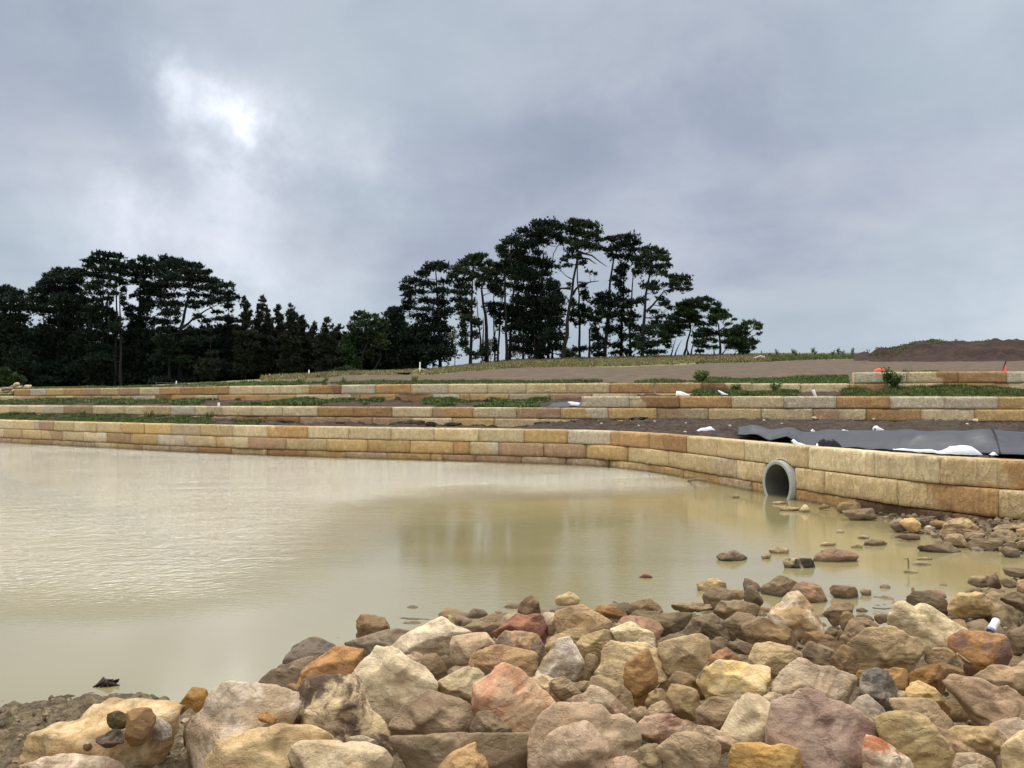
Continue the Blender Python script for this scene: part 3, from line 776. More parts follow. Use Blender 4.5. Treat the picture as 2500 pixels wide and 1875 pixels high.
    big = fbm(Q, 1.6, 3, 1) * .02; mid = (.5 - np.abs(fbm(Q, 3.6, 4, 5))) * .024 - .007
    # bedding ledges across a tilted axis
    axn = np.array([rr.uniform(-.4, .4), rr.uniform(-.4, .4), 1]); axn /= np.linalg.norm(axn)
    lay = (Q @ axn) * rr.uniform(5, 9) + fbm(Q, 2, 2, 3) * 1.2
    led = (np.abs((lay % 1) - .5) * 2); led = np.clip(led * 2.2, 0, 1) * .011 * rr.choice([0, 0, 1, 1.6])
    chip = -np.clip(fbm(Q, 3.2, 2, 11) - .14, 0, 1) * .16
    fine = fbm(Q, 14, 2, 7) * .008
    V = V + d * ((big + mid + led + chip + fine) * size * rough)[:, None]
    o = add_mesh(name, V + ctr, Fc, M['rock'], loc=tuple(ctr))
    return o
RK = .97
def rock(crop, pts, c1, c2, label, group, patch=.6, band=0.0, mud=.3, lift=.04, dD=0.0, name='rock', cat='rock', depthk=.5, D=None, sharp=14, level=None, rough=1.0, bottom=1.2, foot=.22, k=1.0):
    ox, oy, s = CROPS[crop]
    P2 = [(ox + x * s, oy + y * s) for x, y in pts]
    ys = [p[1] for p in P2]; xs = [p[0] for p in P2]; h = max(ys) - min(ys)
    if D is None:
        by = max(ys) - foot * h
        D = surf_hit(sum(xs) / len(xs), by, lift)
    w_m = (max(xs) - min(xs)) * D / F; h_m = h * D / F
    D2_ = D + dD + .25 * math.sqrt(w_m * h_m)
    lv = level or (5 if (max(xs) - min(xs)) > 62 else 4 if (max(xs) - min(xs)) > 45 else 3)
    o = make_rock(name, P2, D2_, hash((round(xs[0]), round(ys[0]))) & 0xffff, lv, depthk, rough, sharp, bottom=bottom)
    set_tint(o, soft(c1, .16), soft(c2, .16), RK * k, patch=patch, band=band, mud=mud)
    tag(o, label, cat, group)
    return o
GP = 'loose rocks heaped on the near bank'; GW = 'stones standing in the shallow water'; GS = 'rocks along the foot of the lowest wall'; GT = 'small stones lying on a broad boulder'
ROCKS = [
# crop, outline, colour, second colour, label, options
('A', [(200,890),(330,780),(640,640),(770,560),(960,530),(1090,570),(1110,680),(1080,800),(960,915),(600,980),(250,960)], (205,166,112), (224,204,164), 'broad flat tan boulder beside the mud with small stones lying on it', dict(patch=.8, depthk=.6)),
('A', [(120,960),(230,880),(400,845),(600,860),(720,925),(700,1040),(120,1040)], (222,204,188), (200,150,130), 'white and pink rock below the broad flat tan boulder', dict(patch=.8)),
('A', [(1070,550),(1120,470),(1180,437),(1235,470),(1250,540),(1210,610),(1130,620)], (182,124,46), (150,96,50), 'small amber upright rock at the edge of the mud', {}),
('A', [(1110,640),(1160,595),(1210,615),(1195,720),(1150,820),(1110,800)], (152,132,108), (130,112,90), 'narrow grey-brown rock wedged below the small amber rock', {}),
('A', [(1120,820),(1150,700),(1230,580),(1330,465),(1480,425),(1670,425),(1790,490),(1770,610),(1640,760),(1400,880),(1220,960),(1110,940)], (186,162,136), (206,194,184), 'large rough grey-pink boulder with a small orange pebble on it', dict(patch=.9, depthk=.55)),
('A', [(1240,850),(1430,755),(1740,650),(1830,705),(1960,760),(1965,800),(1870,850),(1700,940),(1480,1010),(1230,980)], (214,184,134), (190,148,98), 'long golden rock with wavy grain lying low in the pile', dict(band=.8, mud=.1)),
('B', [(270,1180),(430,1040),(640,1010),(820,1040),(900,1150),(905,1240),(300,1240)], (208,192,162), (186,160,120), 'cream rock cut by the frame below the dark-blotched boulder', {}),
('B', [(625,1012),(670,975),(760,1010),(800,1035),(700,1045)], (190,180,160), (170,160,140), 'pale rock tip behind the cream rock below the blotched boulder', {}),
('B', [(250,890),(390,690),(510,625),(620,660),(790,820),(850,960),(890,1070),(700,1070),(490,1065),(390,960)], (208,188,150), (104,80,70), 'large tan boulder covered in dark purple-brown blotches', dict(patch=1.0, mud=.0, depthk=.6)),
('B', [(243,520),(260,470),(400,385),(500,410),(555,455),(540,540),(400,600),(245,570)], (126,116,106), (108,98,90), 'rounded dark grey rock at the left tip of the pile against the water', {}),
('B', [(90,690),(210,600),(370,515),(410,545),(340,620),(220,690)], (152,132,112), (130,110,96), 'log-shaped grey-brown rock leaning to the water beside the orange rock', dict(band=.4)),
('B', [(315,670),(440,560),(560,455),(610,438),(690,480),(695,560),(650,680),(480,720),(350,720)], (202,140,78), (180,112,70), 'bright orange rock near the left tip of the pile', dict(mud=.0)),
('B', [(245,670),(330,660),(345,710),(320,740),(260,710)], (166,126,84), (150,110,70), 'small brown stone wedged under the bright orange rock', {}),
('B', [(645,670),(700,510),(770,438),(840,480),(980,600),(1110,670),(1140,715),(1060,800),(900,900),(820,920),(720,820)], (216,206,180), (206,182,150), 'tall cream triangular boulder with a pink-white tip', dict(mud=.0, depthk=.55)),
('B', [(865,980),(960,800),(1100,710),(1220,715),(1360,790),(1385,870),(1290,930),(1100,985),(960,1030),(880,1030)], (166,140,116), (150,122,104), 'grey-brown angular boulder with a dark hollow under it', dict(mud=.4, depthk=.6)),
('B', [(668,290),(700,253),(830,275),(858,325),(840,370),(780,385),(670,385)], (152,116,76), (130,96,62), 'brown cube-like rock standing in the water off the pile', dict(g=GW)),
('B', [(600,440),(740,385),(900,335),(1005,345),(960,420),(860,490),(700,500)], (136,124,108), (112,100,88), 'low dark grey slab at the water edge behind the tall cream boulder', {}),
('B', [(855,480),(960,370),(1060,290),(1130,267),(1240,320),(1345,370),(1260,440),(1180,490),(1080,520),(930,540)], (218,208,186), (188,176,150), 'broad cream-white peaked rock at the water edge with dark specks', dict(mud=.0)),
('B', [(1185,270),(1240,252),(1297,280),(1280,310),(1230,318)], (126,100,80), (196,186,90), 'small brown and mustard stone just off the cream-white peak', dict(g=GW, patch=1)),
('B', [(1295,335),(1400,290),(1490,245),(1570,265),(1560,320),(1480,370),(1340,375)], (152,126,100), (120,100,78), 'muddy brown rock behind the dark red rock at the water edge', dict(mud=.8)),
('B', [(1488,350),(1560,280),(1640,242),(1790,245),(1850,290),(1840,350),(1760,400),(1600,400),(1500,385)], (150,84,78), (186,112,80), 'dark wine-red rock near the top of the pile', dict(patch=.8, mud=.0, band=.3)),
('B', [(1630,255),(1660,180),(1710,133),(1750,170),(1768,255)], (150,116,86), (130,98,74), 'upright brown stone like a thumb behind the dark red rock', {}),
('B', [(1780,245),(1860,235),(1875,310),(1840,360),(1800,330)], (208,198,178), (180,160,130), 'whitish stone squeezed between the dark red and the round tan rock', {}),
('B', [(1868,300),(1880,230),(2020,198),(2100,240),(2195,310),(2180,345),(2080,380),(2000,350),(1900,345)], (190,152,112), (222,180,120), 'round tan rock with a yellow rim beside the dark red rock', dict(patch=.5)),
('B', [(1852,152),(1900,115),(1940,110),(2003,145),(1980,170),(1890,170)], (192,170,120), (160,136,96), 'low tan stone alone in the water beyond the thumb stone', dict(g=GW)),
('C', [(785,440),(880,403),(960,420),(1040,470),(1000,488),(870,475)], (176,118,58), (140,96,54), 'rusty orange wedge half under water behind the round tan rock', dict(g=GW)),
('B', [(1237,390),(1290,370),(1420,365),(1510,395),(1505,470),(1420,540),(1350,570),(1250,570),(1240,480)], (202,176,150), (186,156,132), 'pale pink block right of the cream-white peak', dict(mud=.1)),
('B', [(1495,440),(1560,365),(1640,350),(1740,385),(1790,470),(1780,540),(1720,580),(1640,530),(1530,460)], (198,152,108), (118,108,104), 'tan rock with a grey-black patch on its face below the dark red rock', dict(patch=.9)),
('B', [(910,530),(1000,475),(1060,500),(1070,540),(1010,600),(960,580)], (182,152,126), (160,130,104), 'pinkish stone under the cream-white peak', {}),
('B', [(990,590),(1060,510),(1130,490),(1180,550),(1200,640),(1140,700),(1060,650)], (152,118,84), (128,100,72), 'brown lumpy rock right of the tall cream boulder', dict(mud=.5)),
('B', [(1145,500),(1210,498),(1250,550),(1210,620)], (112,86,66), (96,76,60), 'dark brown stone in the gap under the pale pink block', {}),
('B', [(1195,610),(1260,560),(1350,560),(1340,600),(1220,640)], (162,142,116), (140,120,96), 'flat grey-brown stone below the pale pink block', {}),
('B', [(1345,510),(1400,440),(1480,437),(1620,490),(1740,600),(1735,630),(1600,620),(1440,590),(1350,555)], (206,164,112), (166,108,84), 'tan and maroon banded rock above the big coral boulder', dict(band=.8, mud=.1)),
('C', [(345,920),(430,780),(500,660),(600,650),(650,700),(725,860),(715,970),(640,1010),(480,970)], (182,160,134), (214,210,208), 'grey cone-shaped rock with a white streaked top', dict(patch=1.0, mud=.3)),
('B', [(1155,670),(1250,600),(1340,565),(1430,585),(1410,660),(1380,740),(1290,780),(1200,740)], (192,176,140), (168,148,112), 'olive-cream rock left of the big coral boulder', {}),
('B', [(1380,740),(1400,660),(1480,560),(1580,553),(1680,610),(1850,770),(1850,800),(1790,890),(1750,985),(1660,940),(1500,880),(1400,800)], (216,146,114), (208,182,148), 'big coral-pink boulder in the middle of the pile', dict(patch=.7, mud=.0, depthk=.6)),
('B', [(1660,605),(1780,625),(1900,690),(1940,750),(1920,790),(1800,800)], (216,206,170), (200,160,110), 'cream rock tucked behind the big coral boulder', dict(dD=.06)),
('B', [(1830,640),(1920,627),(1990,680),(1980,750),(1900,740)], (166,146,116), (140,122,98), 'brown-grey stone right of the cream rock behind the coral boulder', {}),
('B', [(1955,665),(1990,648),(2075,650),(2060,700),(1990,725)], (150,126,100), (132,110, 86), 'flat brown stone under the grey cone-shaped rock', {}),
('B', [(880,1110),(1040,1010),(1300,970),(1560,970),(1700,990),(1720,1080),(1725,1240),(900,1240)], (158,136,106), (140,118,92), 'huge flat mud-brown slab at the bottom of the pile', dict(mud=.6, depthk=.35, patch=.4)),
('B', [(1150,1180),(1240,1090),(1370,1027),(1430,1090),(1460,1170),(1400,1250),(1200,1250)], (202,156,104), (176,122,72), 'pointed orange stone in front of the huge flat slab', dict(mud=.0)),
('B', [(1360,840),(1450,830),(1560,920),(1590,1000),(1350,1000)], (152,132,106), (130,112,88), 'brown rock under the overhang of the big coral boulder', dict(mud=.6)),
('C', [(320,1460),(390,1310),(480,1160),(570,1165),(760,1230),(1100,1400),(1215,1490),(1150,1720),(340,1740)], (186,166,140), (196,152,126), 'very large tan boulder rising to a blunt peak at the bottom centre', dict(patch=.6, depthk=.5, mud=.2)),
('C', [(325,1480),(440,1340),(560,1300),(700,1330),(900,1480),(960,1600),(850,1740),(340,1740)], (192,160,140), (206,180,160), 'pink-brown slab leaning on the very large tan boulder', dict(dD=-.16, mud=.4)),
('C', [(540,1670),(640,1620),(690,1565),(760,1570),(805,1660),(720,1740),(560,1740)], (222,212,182), (200,180,140), 'small cream-white stone at the bottom of the pink-brown slab', dict(mud=0)),
('C', [(760,1650),(900,1575),(1030,1575),(1160,1659),(1120,1740),(780,1740)], (206,170,150), (186,146,124), 'smooth pink stone cut by the frame right of the cream-white stone', {}),
('C', [(1015,1040),(1060,900),(1130,770),(1175,748),(1220,850),(1270,980),(1275,1060),(1200,1160),(1100,1190),(1040,1130)], (188,136,74), (160,108,60), 'upright orange pear-shaped rock in the centre of the pile', dict(mud=.1, dD=-.05)),
('C', [(820,770),(880,680),(1000,690),(1130,700),(1240,780),(1330,850),(1375,950),(1320,1030),(1200,1060),(1030,1050),(900,990),(835,930)], (212,188,142), (186,158,116), 'large square-cut tan block behind the pear-shaped orange rock', dict(patch=.4)),
('C', [(655,725),(720,650),(860,600),(950,610),(965,700),(870,760),(820,800),(700,800)], (192,166,116), (170,142,98), 'ochre rock right of the white-topped cone', {}),
('C', [(720,830),(780,795),(825,830),(830,950),(780,1010),(715,970)], (152,126,90), (130,106,76), 'muddy stone in the gap left of the square-cut tan block', dict(mud=.7)),
('C', [(405,740),(480,650),(600,590),(720,590),(755,640),(700,740),(600,740),(480,760),(430,740)], (182,152,110), (160,130,92), 'brown-tan rock behind the white-topped cone', {}),
('C', [(925,590),(980,530),(1060,530),(1140,580),(1230,600),(1265,645),(1200,700),(1100,720),(970,690)], (222,208,168), (200,180,136), 'pale cream double-humped rock below the flat brick-pink rock', dict(mud=.0, dD=-.1)),
('C', [(950,545),(980,505),(1160,500),(1290,535),(1320,590),(1300,650),(1260,700),(1100,640)], (178,130,104), (154,110,88), 'flat brick-pink rock near the water with pale rocks before it', {}),
('C', [(1045,440),(1080,390),(1210,357),(1290,395),(1310,430),(1240,480),(1070,485)], (146,120,86), (112,92,66), 'mud-spattered hump of rock at the water edge right of the rusty wedge', dict(mud=.7)),
('C', [(1040,500),(1200,450),(1480,465),(1535,510),(1480,560),(1330,620),(1200,540)], (104,84,60), (86,70,52), 'long dark mud-caked rock at the water edge', dict(mud=1.0)),
('C', [(1395,408),(1540,383),(1690,410),(1670,440),(1420,438)], (166,140,106), (140,118,90), 'thin flat stone floating level with the water', dict(g=GW)),
('C', [(1105,700),(1180,648),(1240,670),(1290,790),(1200,760)], (192,176,146), (170,152,122), 'grey-cream stone behind the square-cut tan block', {}),
('C', [(1305,790),(1330,710),(1500,690),(1590,630),(1660,670),(1705,770),(1700,860),(1600,1000),(1480,960),(1380,900)], (192,166,120), (170,150,122), 'big mottled tan rock right of the square-cut tan block', dict(mud=.5)),
('C', [(1275,710),(1370,640),(1550,630),(1530,690),(1400,760),(1310,780)], (108,88,62), (92,74,54), 'mud-dark stone behind the big mottled tan rock', dict(mud=1.0)),
('C', [(1660,890),(1730,780),(1820,733),(1890,770),(1925,830),(1800,900),(1700,930)], (192,134,92), (170,110,74), 'salmon-orange stone behind the bright yellow boulder', dict(band=.4, mud=0)),
('C', [(1600,1000),(1680,910),(1840,840),(2020,830),(2100,900),(2125,1000),(2100,1090),(1960,1165),(1800,1130),(1640,1070)], (228,196,124), (204,194,170), 'bright yellow rounded boulder with a grey-white lower corner', dict(patch=.6, mud=0, depthk=.6)),
('C', [(1350,1020),(1430,915),(1520,930),(1600,1000),(1640,1110),(1560,1120),(1400,1080)], (156,120,76), (134,102,66), 'brown rock left of the bright yellow boulder with twigs on it', dict(mud=.5)),
('C', [(1350,1130),(1400,1040),(1480,1032),(1570,1070),(1605,1150),(1560,1270),(1470,1260),(1390,1200)], (172,142,96), (150,122,84), 'rounded khaki stone below the bright yellow boulder', dict(dD=-.04)),
('C', [(1190,1170),(1230,1090),(1310,1050),(1350,1080),(1340,1140),(1250,1190)], (162,132,92), (140,112,78), 'small khaki stone right of the pear-shaped rock foot', {}),
('C', [(755,1050),(790,970),(890,960),(960,1020),(1090,1180),(1070,1240),(960,1160),(820,1090)], (168,142,106), (146,120,88), 'ridge-shaped brown rock left of the pear-shaped rock', {}),
('C', [(600,1160),(700,1080),(790,1050),(900,1110),(1060,1240),(1120,1400),(1040,1420),(840,1320),(680,1230)], (166,124,108), (212,198,172), 'dusky pink wedge with a cream left edge', dict(patch=.7)),
('C', [(450,980),(560,962),(640,1030),(690,1080),(640,1150),(540,1080)], (166,146,116), (144,124,98), 'grey-brown stone just above the dusky pink wedge', {}),
('C', [(1050,1250),(1110,1190),(1190,1185),(1205,1260),(1120,1310)], (166,140,110), (148,124,96), 'small flat stone left of the smooth brown dome', {}),
('C', [(1175,1260),(1210,1190),(1310,1155),(1400,1190),(1455,1265),(1300,1290)], (172,146,114), (154,128,100), 'smooth brown dome of rock above the maroon-striped rock', dict(mud=.5)),
('C', [(1125,1310),(1160,1265),(1350,1250),(1550,1290),(1610,1340),(1500,1400),(1330,1430),(1200,1465),(1160,1400)], (170,124,104), (204,172,152), 'long rock with maroon stripes and a pale top edge', dict(band=.7, patch=.7, mud=0)),
('C', [(1545,1370),(1620,1330),(1780,1400),(1900,1460),(1760,1520),(1560,1430)], (196,170,146), (170,142,116), 'pale pink stone touching the right end of the maroon-striped rock', {}),
('C', [(1565,1250),(1620,1130),(1720,1110),(1850,1150),(1940,1190),(1880,1310),(1760,1380),(1620,1350)], (176,146,116), (156,128,100), 'angular brown rock under the bright yellow boulder', dict(mud=.4)),
('C', [(1760,1390),(1870,1300),(1950,1150),(2020,1100),(2080,1150),(2190,1240),(2195,1340),(2130,1460),(1980,1500),(1860,1480)], (206,192,162), (180,160,130), 'pale angular rock with a pointed top left of the mauve boulder', dict(mud=.0)),
('D', [(185,1130),(260,1080),(350,1090),(320,1230),(240,1190)], (192,172,142), (170,150,120), 'small buff stone left of the peak of the mauve boulder', {}),
('C', [(1285,1510),(1330,1420),(1400,1400),(1640,1410),(1765,1500),(1720,1600),(1650,1740),(1330,1740)], (186,160,128), (164,138,108), 'flat-topped tan rock with a stepped edge at the bottom', dict(mud=.4)),
('D', [(-50,1580),(-10,1500),(140,1487),(330,1500),(450,1540),(530,1659),(510,1760),(-50,1760)], (212,164,82), (196,136,58), 'golden-orange flat boulder cut by the bottom of the frame', dict(mud=0, patch=.8)),
('C', [(1060,1560),(1180,1500),(1280,1485),(1340,1600),(1330,1700),(1200,1740),(1060,1700)], (162,142,102), (140,124,88), 'mossy olive stone left of the flat-topped tan rock', dict(mud=.6)),
('D', [(250,1500),(310,1300),(320,1140),(400,1065),(520,1130),(700,1220),(900,1300),(1090,1430),(1040,1560),(980,1760),(500,1760)], (186,158,148), (148,108,102), 'largest mauve-grey boulder at the bottom right of the pile', dict(patch=.7, mud=0, depthk=.55)),
('D', [(840,1280),(900,1170),(990,1110),(1090,1150),(1140,1240),(1130,1440),(1070,1440),(950,1360)], (182,168,158), (160,146,136), 'lilac-grey rock between the mauve boulder and the marbled rock', dict(mud=0)),
('D', [(950,1120),(965,980),(1080,905),(1140,930),(1230,1060),(1250,1150),(1200,1220),(1100,1190),(1000,1120)], (182,178,172), (104,102,100), 'grey and white marbled rock standing out among the tan ones', dict(patch=1.0, mud=0)),
('D', [(255,930),(340,860),(440,833),(540,850),(780,910),(900,960),(945,1060),(920,1140),(800,1210),(640,1180),(340,1110),(260,1050)], (202,176,146), (178,168,158), 'big oblong beige boulder with a grey scar above the mauve boulder', dict(patch=.6, depthk=.55)),
('D', [(110,770),(200,700),(310,705),(440,760),(510,835),(400,900),(250,940),(170,880)], (202,176,130), (176,150,108), 'smooth sandy rock above the oblong beige boulder', {}),
('D', [(500,790),(560,680),(660,720),(760,770),(740,890),(600,880)], (162,136,110), (142,118,94), 'brown fluted rock with a shadowed dip left of the ribbed stump rock', dict(band=.3)),
('D', [(720,890),(770,780),(830,715),(900,730),(925,850),(910,955),(860,955)], (152,116,76), (126,94,62), 'ribbed brown rock like a tree stump', dict(band=.7, mud=0)),
('D', [(900,720),(1000,650),(1075,578),(1150,640),(1300,700),(1480,810),(1475,860),(1340,900),(1250,920),(1080,920),(930,910)], (202,172,126), (170,140,100), 'wide tan rock with wavy ridges below the big cream boulder', dict(band=.7, depthk=.55)),
('D', [(790,710),(850,600),(900,520),(960,545),(1015,640),(960,720),(890,740)], (176,146,110), (150,122,90), 'cone of brown rock with vertical ribs beside the water channel', dict(band=.5)),
('D', [(38,590),(90,520),(200,510),(330,560),(480,650),(480,720),(420,750),(260,710),(130,720),(60,670)], (156,122,80), (134,104,68), 'brown flat-topped slab under the white-tipped peak rock', dict(mud=.4)),
('D', [(250,480),(300,400),(380,330),(450,310),(520,370),(600,460),(670,610),(640,650),(520,620),(350,590),(270,540)], (192,156,110), (226,216,202), 'big peaked tan rock with a white left face beside the water channel', dict(patch=.7, mud=.1)),
('D', [(500,630),(560,600),(820,710),(790,760),(600,720),(520,700)], (162,120,74), (140,102,64), 'sloping orange-brown slab below the white-tipped peak rock', {}),
('D', [(420,310),(490,225),(530,220),(620,270),(705,350),(690,378),(560,380),(450,350)], (172,126,98), (148,108,84), 'reddish rounded rock in the water behind the white-tipped peak', dict(g=GW)),
('D', [(195,275),(230,230),(340,185),(440,220),(470,245),(400,330),(290,330),(200,305)], (140,112,86), (108,88,70), 'angular dark brown rock in the water left of the reddish rock', dict(g=GW)),
('D', [(715,310),(750,252),(900,265),(935,320),(930,358),(800,350)], (136,106,80), (106,84,64), 'squarish dark rock alone in the calm water', dict(g=GW)),
('D', [(670,470),(760,385),(870,390),(895,440),(890,480),(800,510),(740,525),(690,515)], (152,122, 92), (120,96,72), 'brown block at the mouth of the water channel', dict(g=GW)),
('D', [(790,490),(830,455),(900,490),(900,550),(850,600),(800,570)], (152,122,82), (128,100,68), 'small ochre-brown rock below the block at the channel mouth', {}),
('D', [(900,500),(1000,520),(1110,560),(1050,620),(930,550)], (152,128,92), (130,108,78), 'thin brown slab left of the big cream boulder', {}),
('D', [(915,485),(980,465),(1055,510),(1050,535),(960,520)], (136,108,82), (116,92,70), 'little dark brown stone at the waterline left of the big cream boulder', {}),
('D', [(1060,485),(1110,467),(1170,480),(1175,530),(1100,540),(1060,515)], (152,122,96), (132,104,82), 'small square brown stone touching the big cream boulder', {}),
('D', [(1090,590),(1160,570),(1240,680),(1210,720),(1150,670)], (122,102,76), (104,86,66), 'dark stone in the gap under the big cream boulder', {}),
('D', [(1170,490),(1280,385),(1350,390),(1480,430),(1560,470),(1700,540),(1765,600),(1680,670),(1640,730),(1530,770),(1440,740),(1250,640),(1190,550)], (222,206,166), (172,146,106), 'biggest cream boulder with folded pale ridges right of the channel', dict(patch=.5, mud=.1, depthk=.6)),
('D', [(1640,660),(1750,605),(1980,615),(2080,650),(2130,800),(2120,880),(1900,900),(1720,895),(1640,840)], (192,130,68), (146,106,98), 'rust-orange and purple blotched boulder below the white bottle', dict(patch=1.0, mud=.1)),
('D', [(1480,840),(1530,760),(1610,727),(1650,760),(1740,840),(1720,900),(1560,890)], (182,152,112), (158,130,96), 'small beige rock left of the rust and purple boulder', {}),
('D', [(1480,870),(1600,850),(1720,890),(1740,945),(1650,975),(1540,940)], (138,102,60), (116,86,52), 'dark ochre wedge under the rust and purple boulder', dict(mud=0)),
('D', [(1320,930),(1420,880),(1520,865),(1560,920),(1610,1085),(1560,1080),(1320,1040)], (170,116,50), (146,92,44), 'dark amber slab with curved grain', dict(band=.8, mud=0)),
('D', [(1110,915),(1200,895),(1300,910),(1320,960),(1315,1040),(1290,1070),(1200,1050)], (182,128,66), (156,102,54), 'amber block left of the dark amber slab', dict(mud=.1)),
('D', [(905,965),(930,915),(1060,905),(1010,960),(950,1015),(920,1000)], (172,122,62), (148,100,52), 'amber stone left of the marbled rock', {}),
('D', [(1300,1080),(1340,1020),(1400,1000),(1500,1050),(1620,1160),(1615,1210),(1520,1190),(1310,1145)], (226,190,124), (206,166,100), 'yellow rock with a sloping back below the dark amber slab', dict(mud=0)),
('D', [(1220,1210),(1260,1155),(1400,1138),(1520,1150),(1640,1240),(1675,1310),(1620,1370),(1450,1350),(1290,1300)], (196,166,130), (172,144,110), 'smooth egg-shaped tan rock below the sloping yellow rock', dict(mud=.1)),
('D', [(1610,1020),(1680,955),(1930,1000),(1990,1040),(2100,1040),(2212,1120),(2260,1260),(2130,1320),(1990,1355),(1850,1320),(1700,1180)], (192,156,126), (170,134,108), 'big pinkish-tan boulder right of the egg-shaped rock', dict(band=.3, depthk=.5)),
('D', [(1810,960),(1960,880),(2100,870),(2230,900),(2260,1080),(2100,1060),(1990,1050),(1840,1000)], (186,152,116), (164,130,98), 'tan rock strewn with twigs behind the big pinkish-tan boulder', dict(mud=.6)),
('D', [(1095,1240),(1140,1228),(1280,1290),(1420,1360),(1490,1440),(1520,1500),(1660,1650),(1620,1760),(1300,1760),(1110,1480)], (196,172,116), (172,148,100), 'long diagonal khaki-yellow slab right of the mauve boulder', dict(mud=.2)),
('D', [(985,1540),(1020,1450),(1100,1440),(1210,1520),(1300,1580),(1400,1670),(1380,1760),(985,1760)], (226,212,192), (206,106,66), 'white rock with a bright orange-red left face', dict(patch=1.0, mud=0, dD=-.1)),
('D', [(1425,1360),(1520,1345),(1650,1410),(1830,1470),(1865,1545),(1750,1580),(1600,1550),(1500,1480)], (182,148,110), (160,126,92), 'brown slab right of the long diagonal khaki slab', {}),
('D', [(1650,1400),(1720,1345),(2000,1350),(1990,1450),(1965,1580),(1880,1580),(1840,1490),(1700,1440)], (196,166,116), (172,142,98), 'khaki rock between the brown slab and the pale yellow boulder', dict(mud=.4)),
('D', [(1960,1620),(1985,1400),(2030,1330),(2212,1290),(2300,1400),(2080,1500),(2070,1700),(1980,1720)], (192,168,148), (170,144,124), 'beige rock leaning over the pale yellow boulder at the frame edge', dict(dD=.1)),
('D', [(2040,1480),(2090,1380),(2212,1370),(2320,1400),(2320,1760),(2080,1760)], (228,204,152), (206,176,126), 'pale yellow boulder at the frame edge in the lower right corner', dict(mud=0, dD=-.1)),
('D', [(1670,1660),(1730,1570),(1860,1553),(1950,1600),(2000,1680),(1900,1760),(1700,1760)], (192,168,142), (170,144,120), 'beige stone at the bottom left of the pale yellow boulder', {}),
('D', [(1720,1670),(1780,1630),(1850,1630),(1890,1690),(1810,1740)], (216,206,186), (196,186,164), 'small white stone at the very bottom right of the diagonal slab', dict(dD=-.12)),
('D', [(630,1170),(670,1120),(760,1150),(790,1220),(790,1265),(700,1230)], (196,172,136), (174,150,116), 'small tan block above the slope of the mauve boulder', {}),
('D', [(1230,1070),(1300,1075),(1305,1150),(1250,1165)], (192,176,142), (170,154,120), 'little cream stone right of the marbled rock', {}),
('F', [(1060,1430),(1080,1370),(1200,1280),(1300,1260),(1560,1230),(1700,1330),(1740,1400),(1750,1480),(1500,1570),(1200,1570),(1070,1510)], (204,172,114), (176,142,92), 'large golden-tan rock at the inlet above the white bottle', dict(mud=.2, patch=.4)),
('F', [(430,1390),(520,1280),(600,1235),(800,1260),(950,1350),(1010,1470),(990,1560),(870,1540),(700,1470),(500,1420)], (98,82,58), (80,66,48), 'round mud-caked dark rock left of the golden-tan inlet rock', dict(mud=1.0, g=GW)),
('F', [(690,1230),(800,1200),(930,1195),(1010,1280),(960,1320),(800,1290)], (166,122,106), (140,104,90), 'small pink-brown rock behind the round mud-caked rock', dict(g=GW)),
('F', [(1300,1255),(1400,1180),(1500,1165),(1560,1230),(1400,1290)], (140,120,90), (118,100,76), 'muddy stone peeping over the golden-tan inlet rock', {}),
('F', [(1340,1060),(1400,1000),(1600,985),(1680,1010),(1650,1120),(1480,1110)], (104,90,64), (196,182,130), 'dark mossy rock with a pale left edge in the inlet', dict(g=GW, mud=.8)),
('F', [(1640,1110),(1700,1000),(1800,975),(1865,1060),(1850,1135)], (112,86,70), (90,72,58), 'dark hump of rock with a tan stone on top in the inlet', dict(g=GW, mud=.6)),
('F', [(1700,985),(1740,925),(1790,935),(1800,990),(1740,1005)], (192,162,120), (170,140,100), 'small tan stone on top of the dark hump in the inlet', dict(g=GW, dD=.0)),
('F', [(1870,900),(1930,855),(2212,890),(2290,960),(2250,990),(1960,935)], (112,96,76), (90,76,60), 'long mud-caked stone reaching into the inlet from the right', dict(g=GW, mud=1)),
('F', [(1880,1080),(1930,1020),(2050,1050),(2110,1090),(2100,1135),(1930,1120)], (126,110,86), (104,90,70), 'low muddy stone right of the dark hump', dict(g=GW, mud=.8)),
('F', [(2105,1160),(2120,1060),(2212,1050),(2290,1100),(2290,1250),(2140,1250)], (196,162,126), (172,136,104), 'pinkish-tan block at the frame edge beside the inlet', {}),
('F', [(1840,1270),(1900,1230),(2100,1250),(2300,1330),(2330,1480),(2150,1480),(1900,1370)], (132,112,86), (106,90,70), 'dark muddy slab sloping right of the golden-tan inlet rock', dict(mud=1)),
('F', [(140,215),(200,165),(300,150),(360,170),(420,240),(390,290),(200,280)], (112,100,86), (92,82,72), 'dark grey left half of the pair of rocks nearest the wall foot', dict(g=GS, mud=.4)),
('F', [(300,160),(400,100),(540,100),(600,170),(590,285),(520,310),(430,270)], (212,172,110), (190,140,86), 'bright tan rock against a dark one near the wall foot', dict(g=GS, mud=0)),
('F', [(240,395),(350,330),(500,330),(590,380),(560,425),(300,420)], (96,76,52), (80,64,46), 'low dark-brown clod in the water in front of the bright tan rock', dict(g=GS, mud=1)),
('F', [(430,90),(520,15),(580,70),(585,120),(470,115)], (162,136,96), (140,116,82), 'small pointed stone against the rough lowest course', dict(g=GS)),
('F', [(590,170),(640,100),(720,90),(780,140),(750,210),(650,215)], (106,92,80), (88,76,66), 'dark round stone between the bright tan rock and the wall', dict(g=GS)),
('F', [(770,190),(820,135),(980,140),(1050,170),(1000,235),(850,245)], (166,130,80), (144,110,68), 'ochre oblong stone against the wall foot', dict(g=GS)),
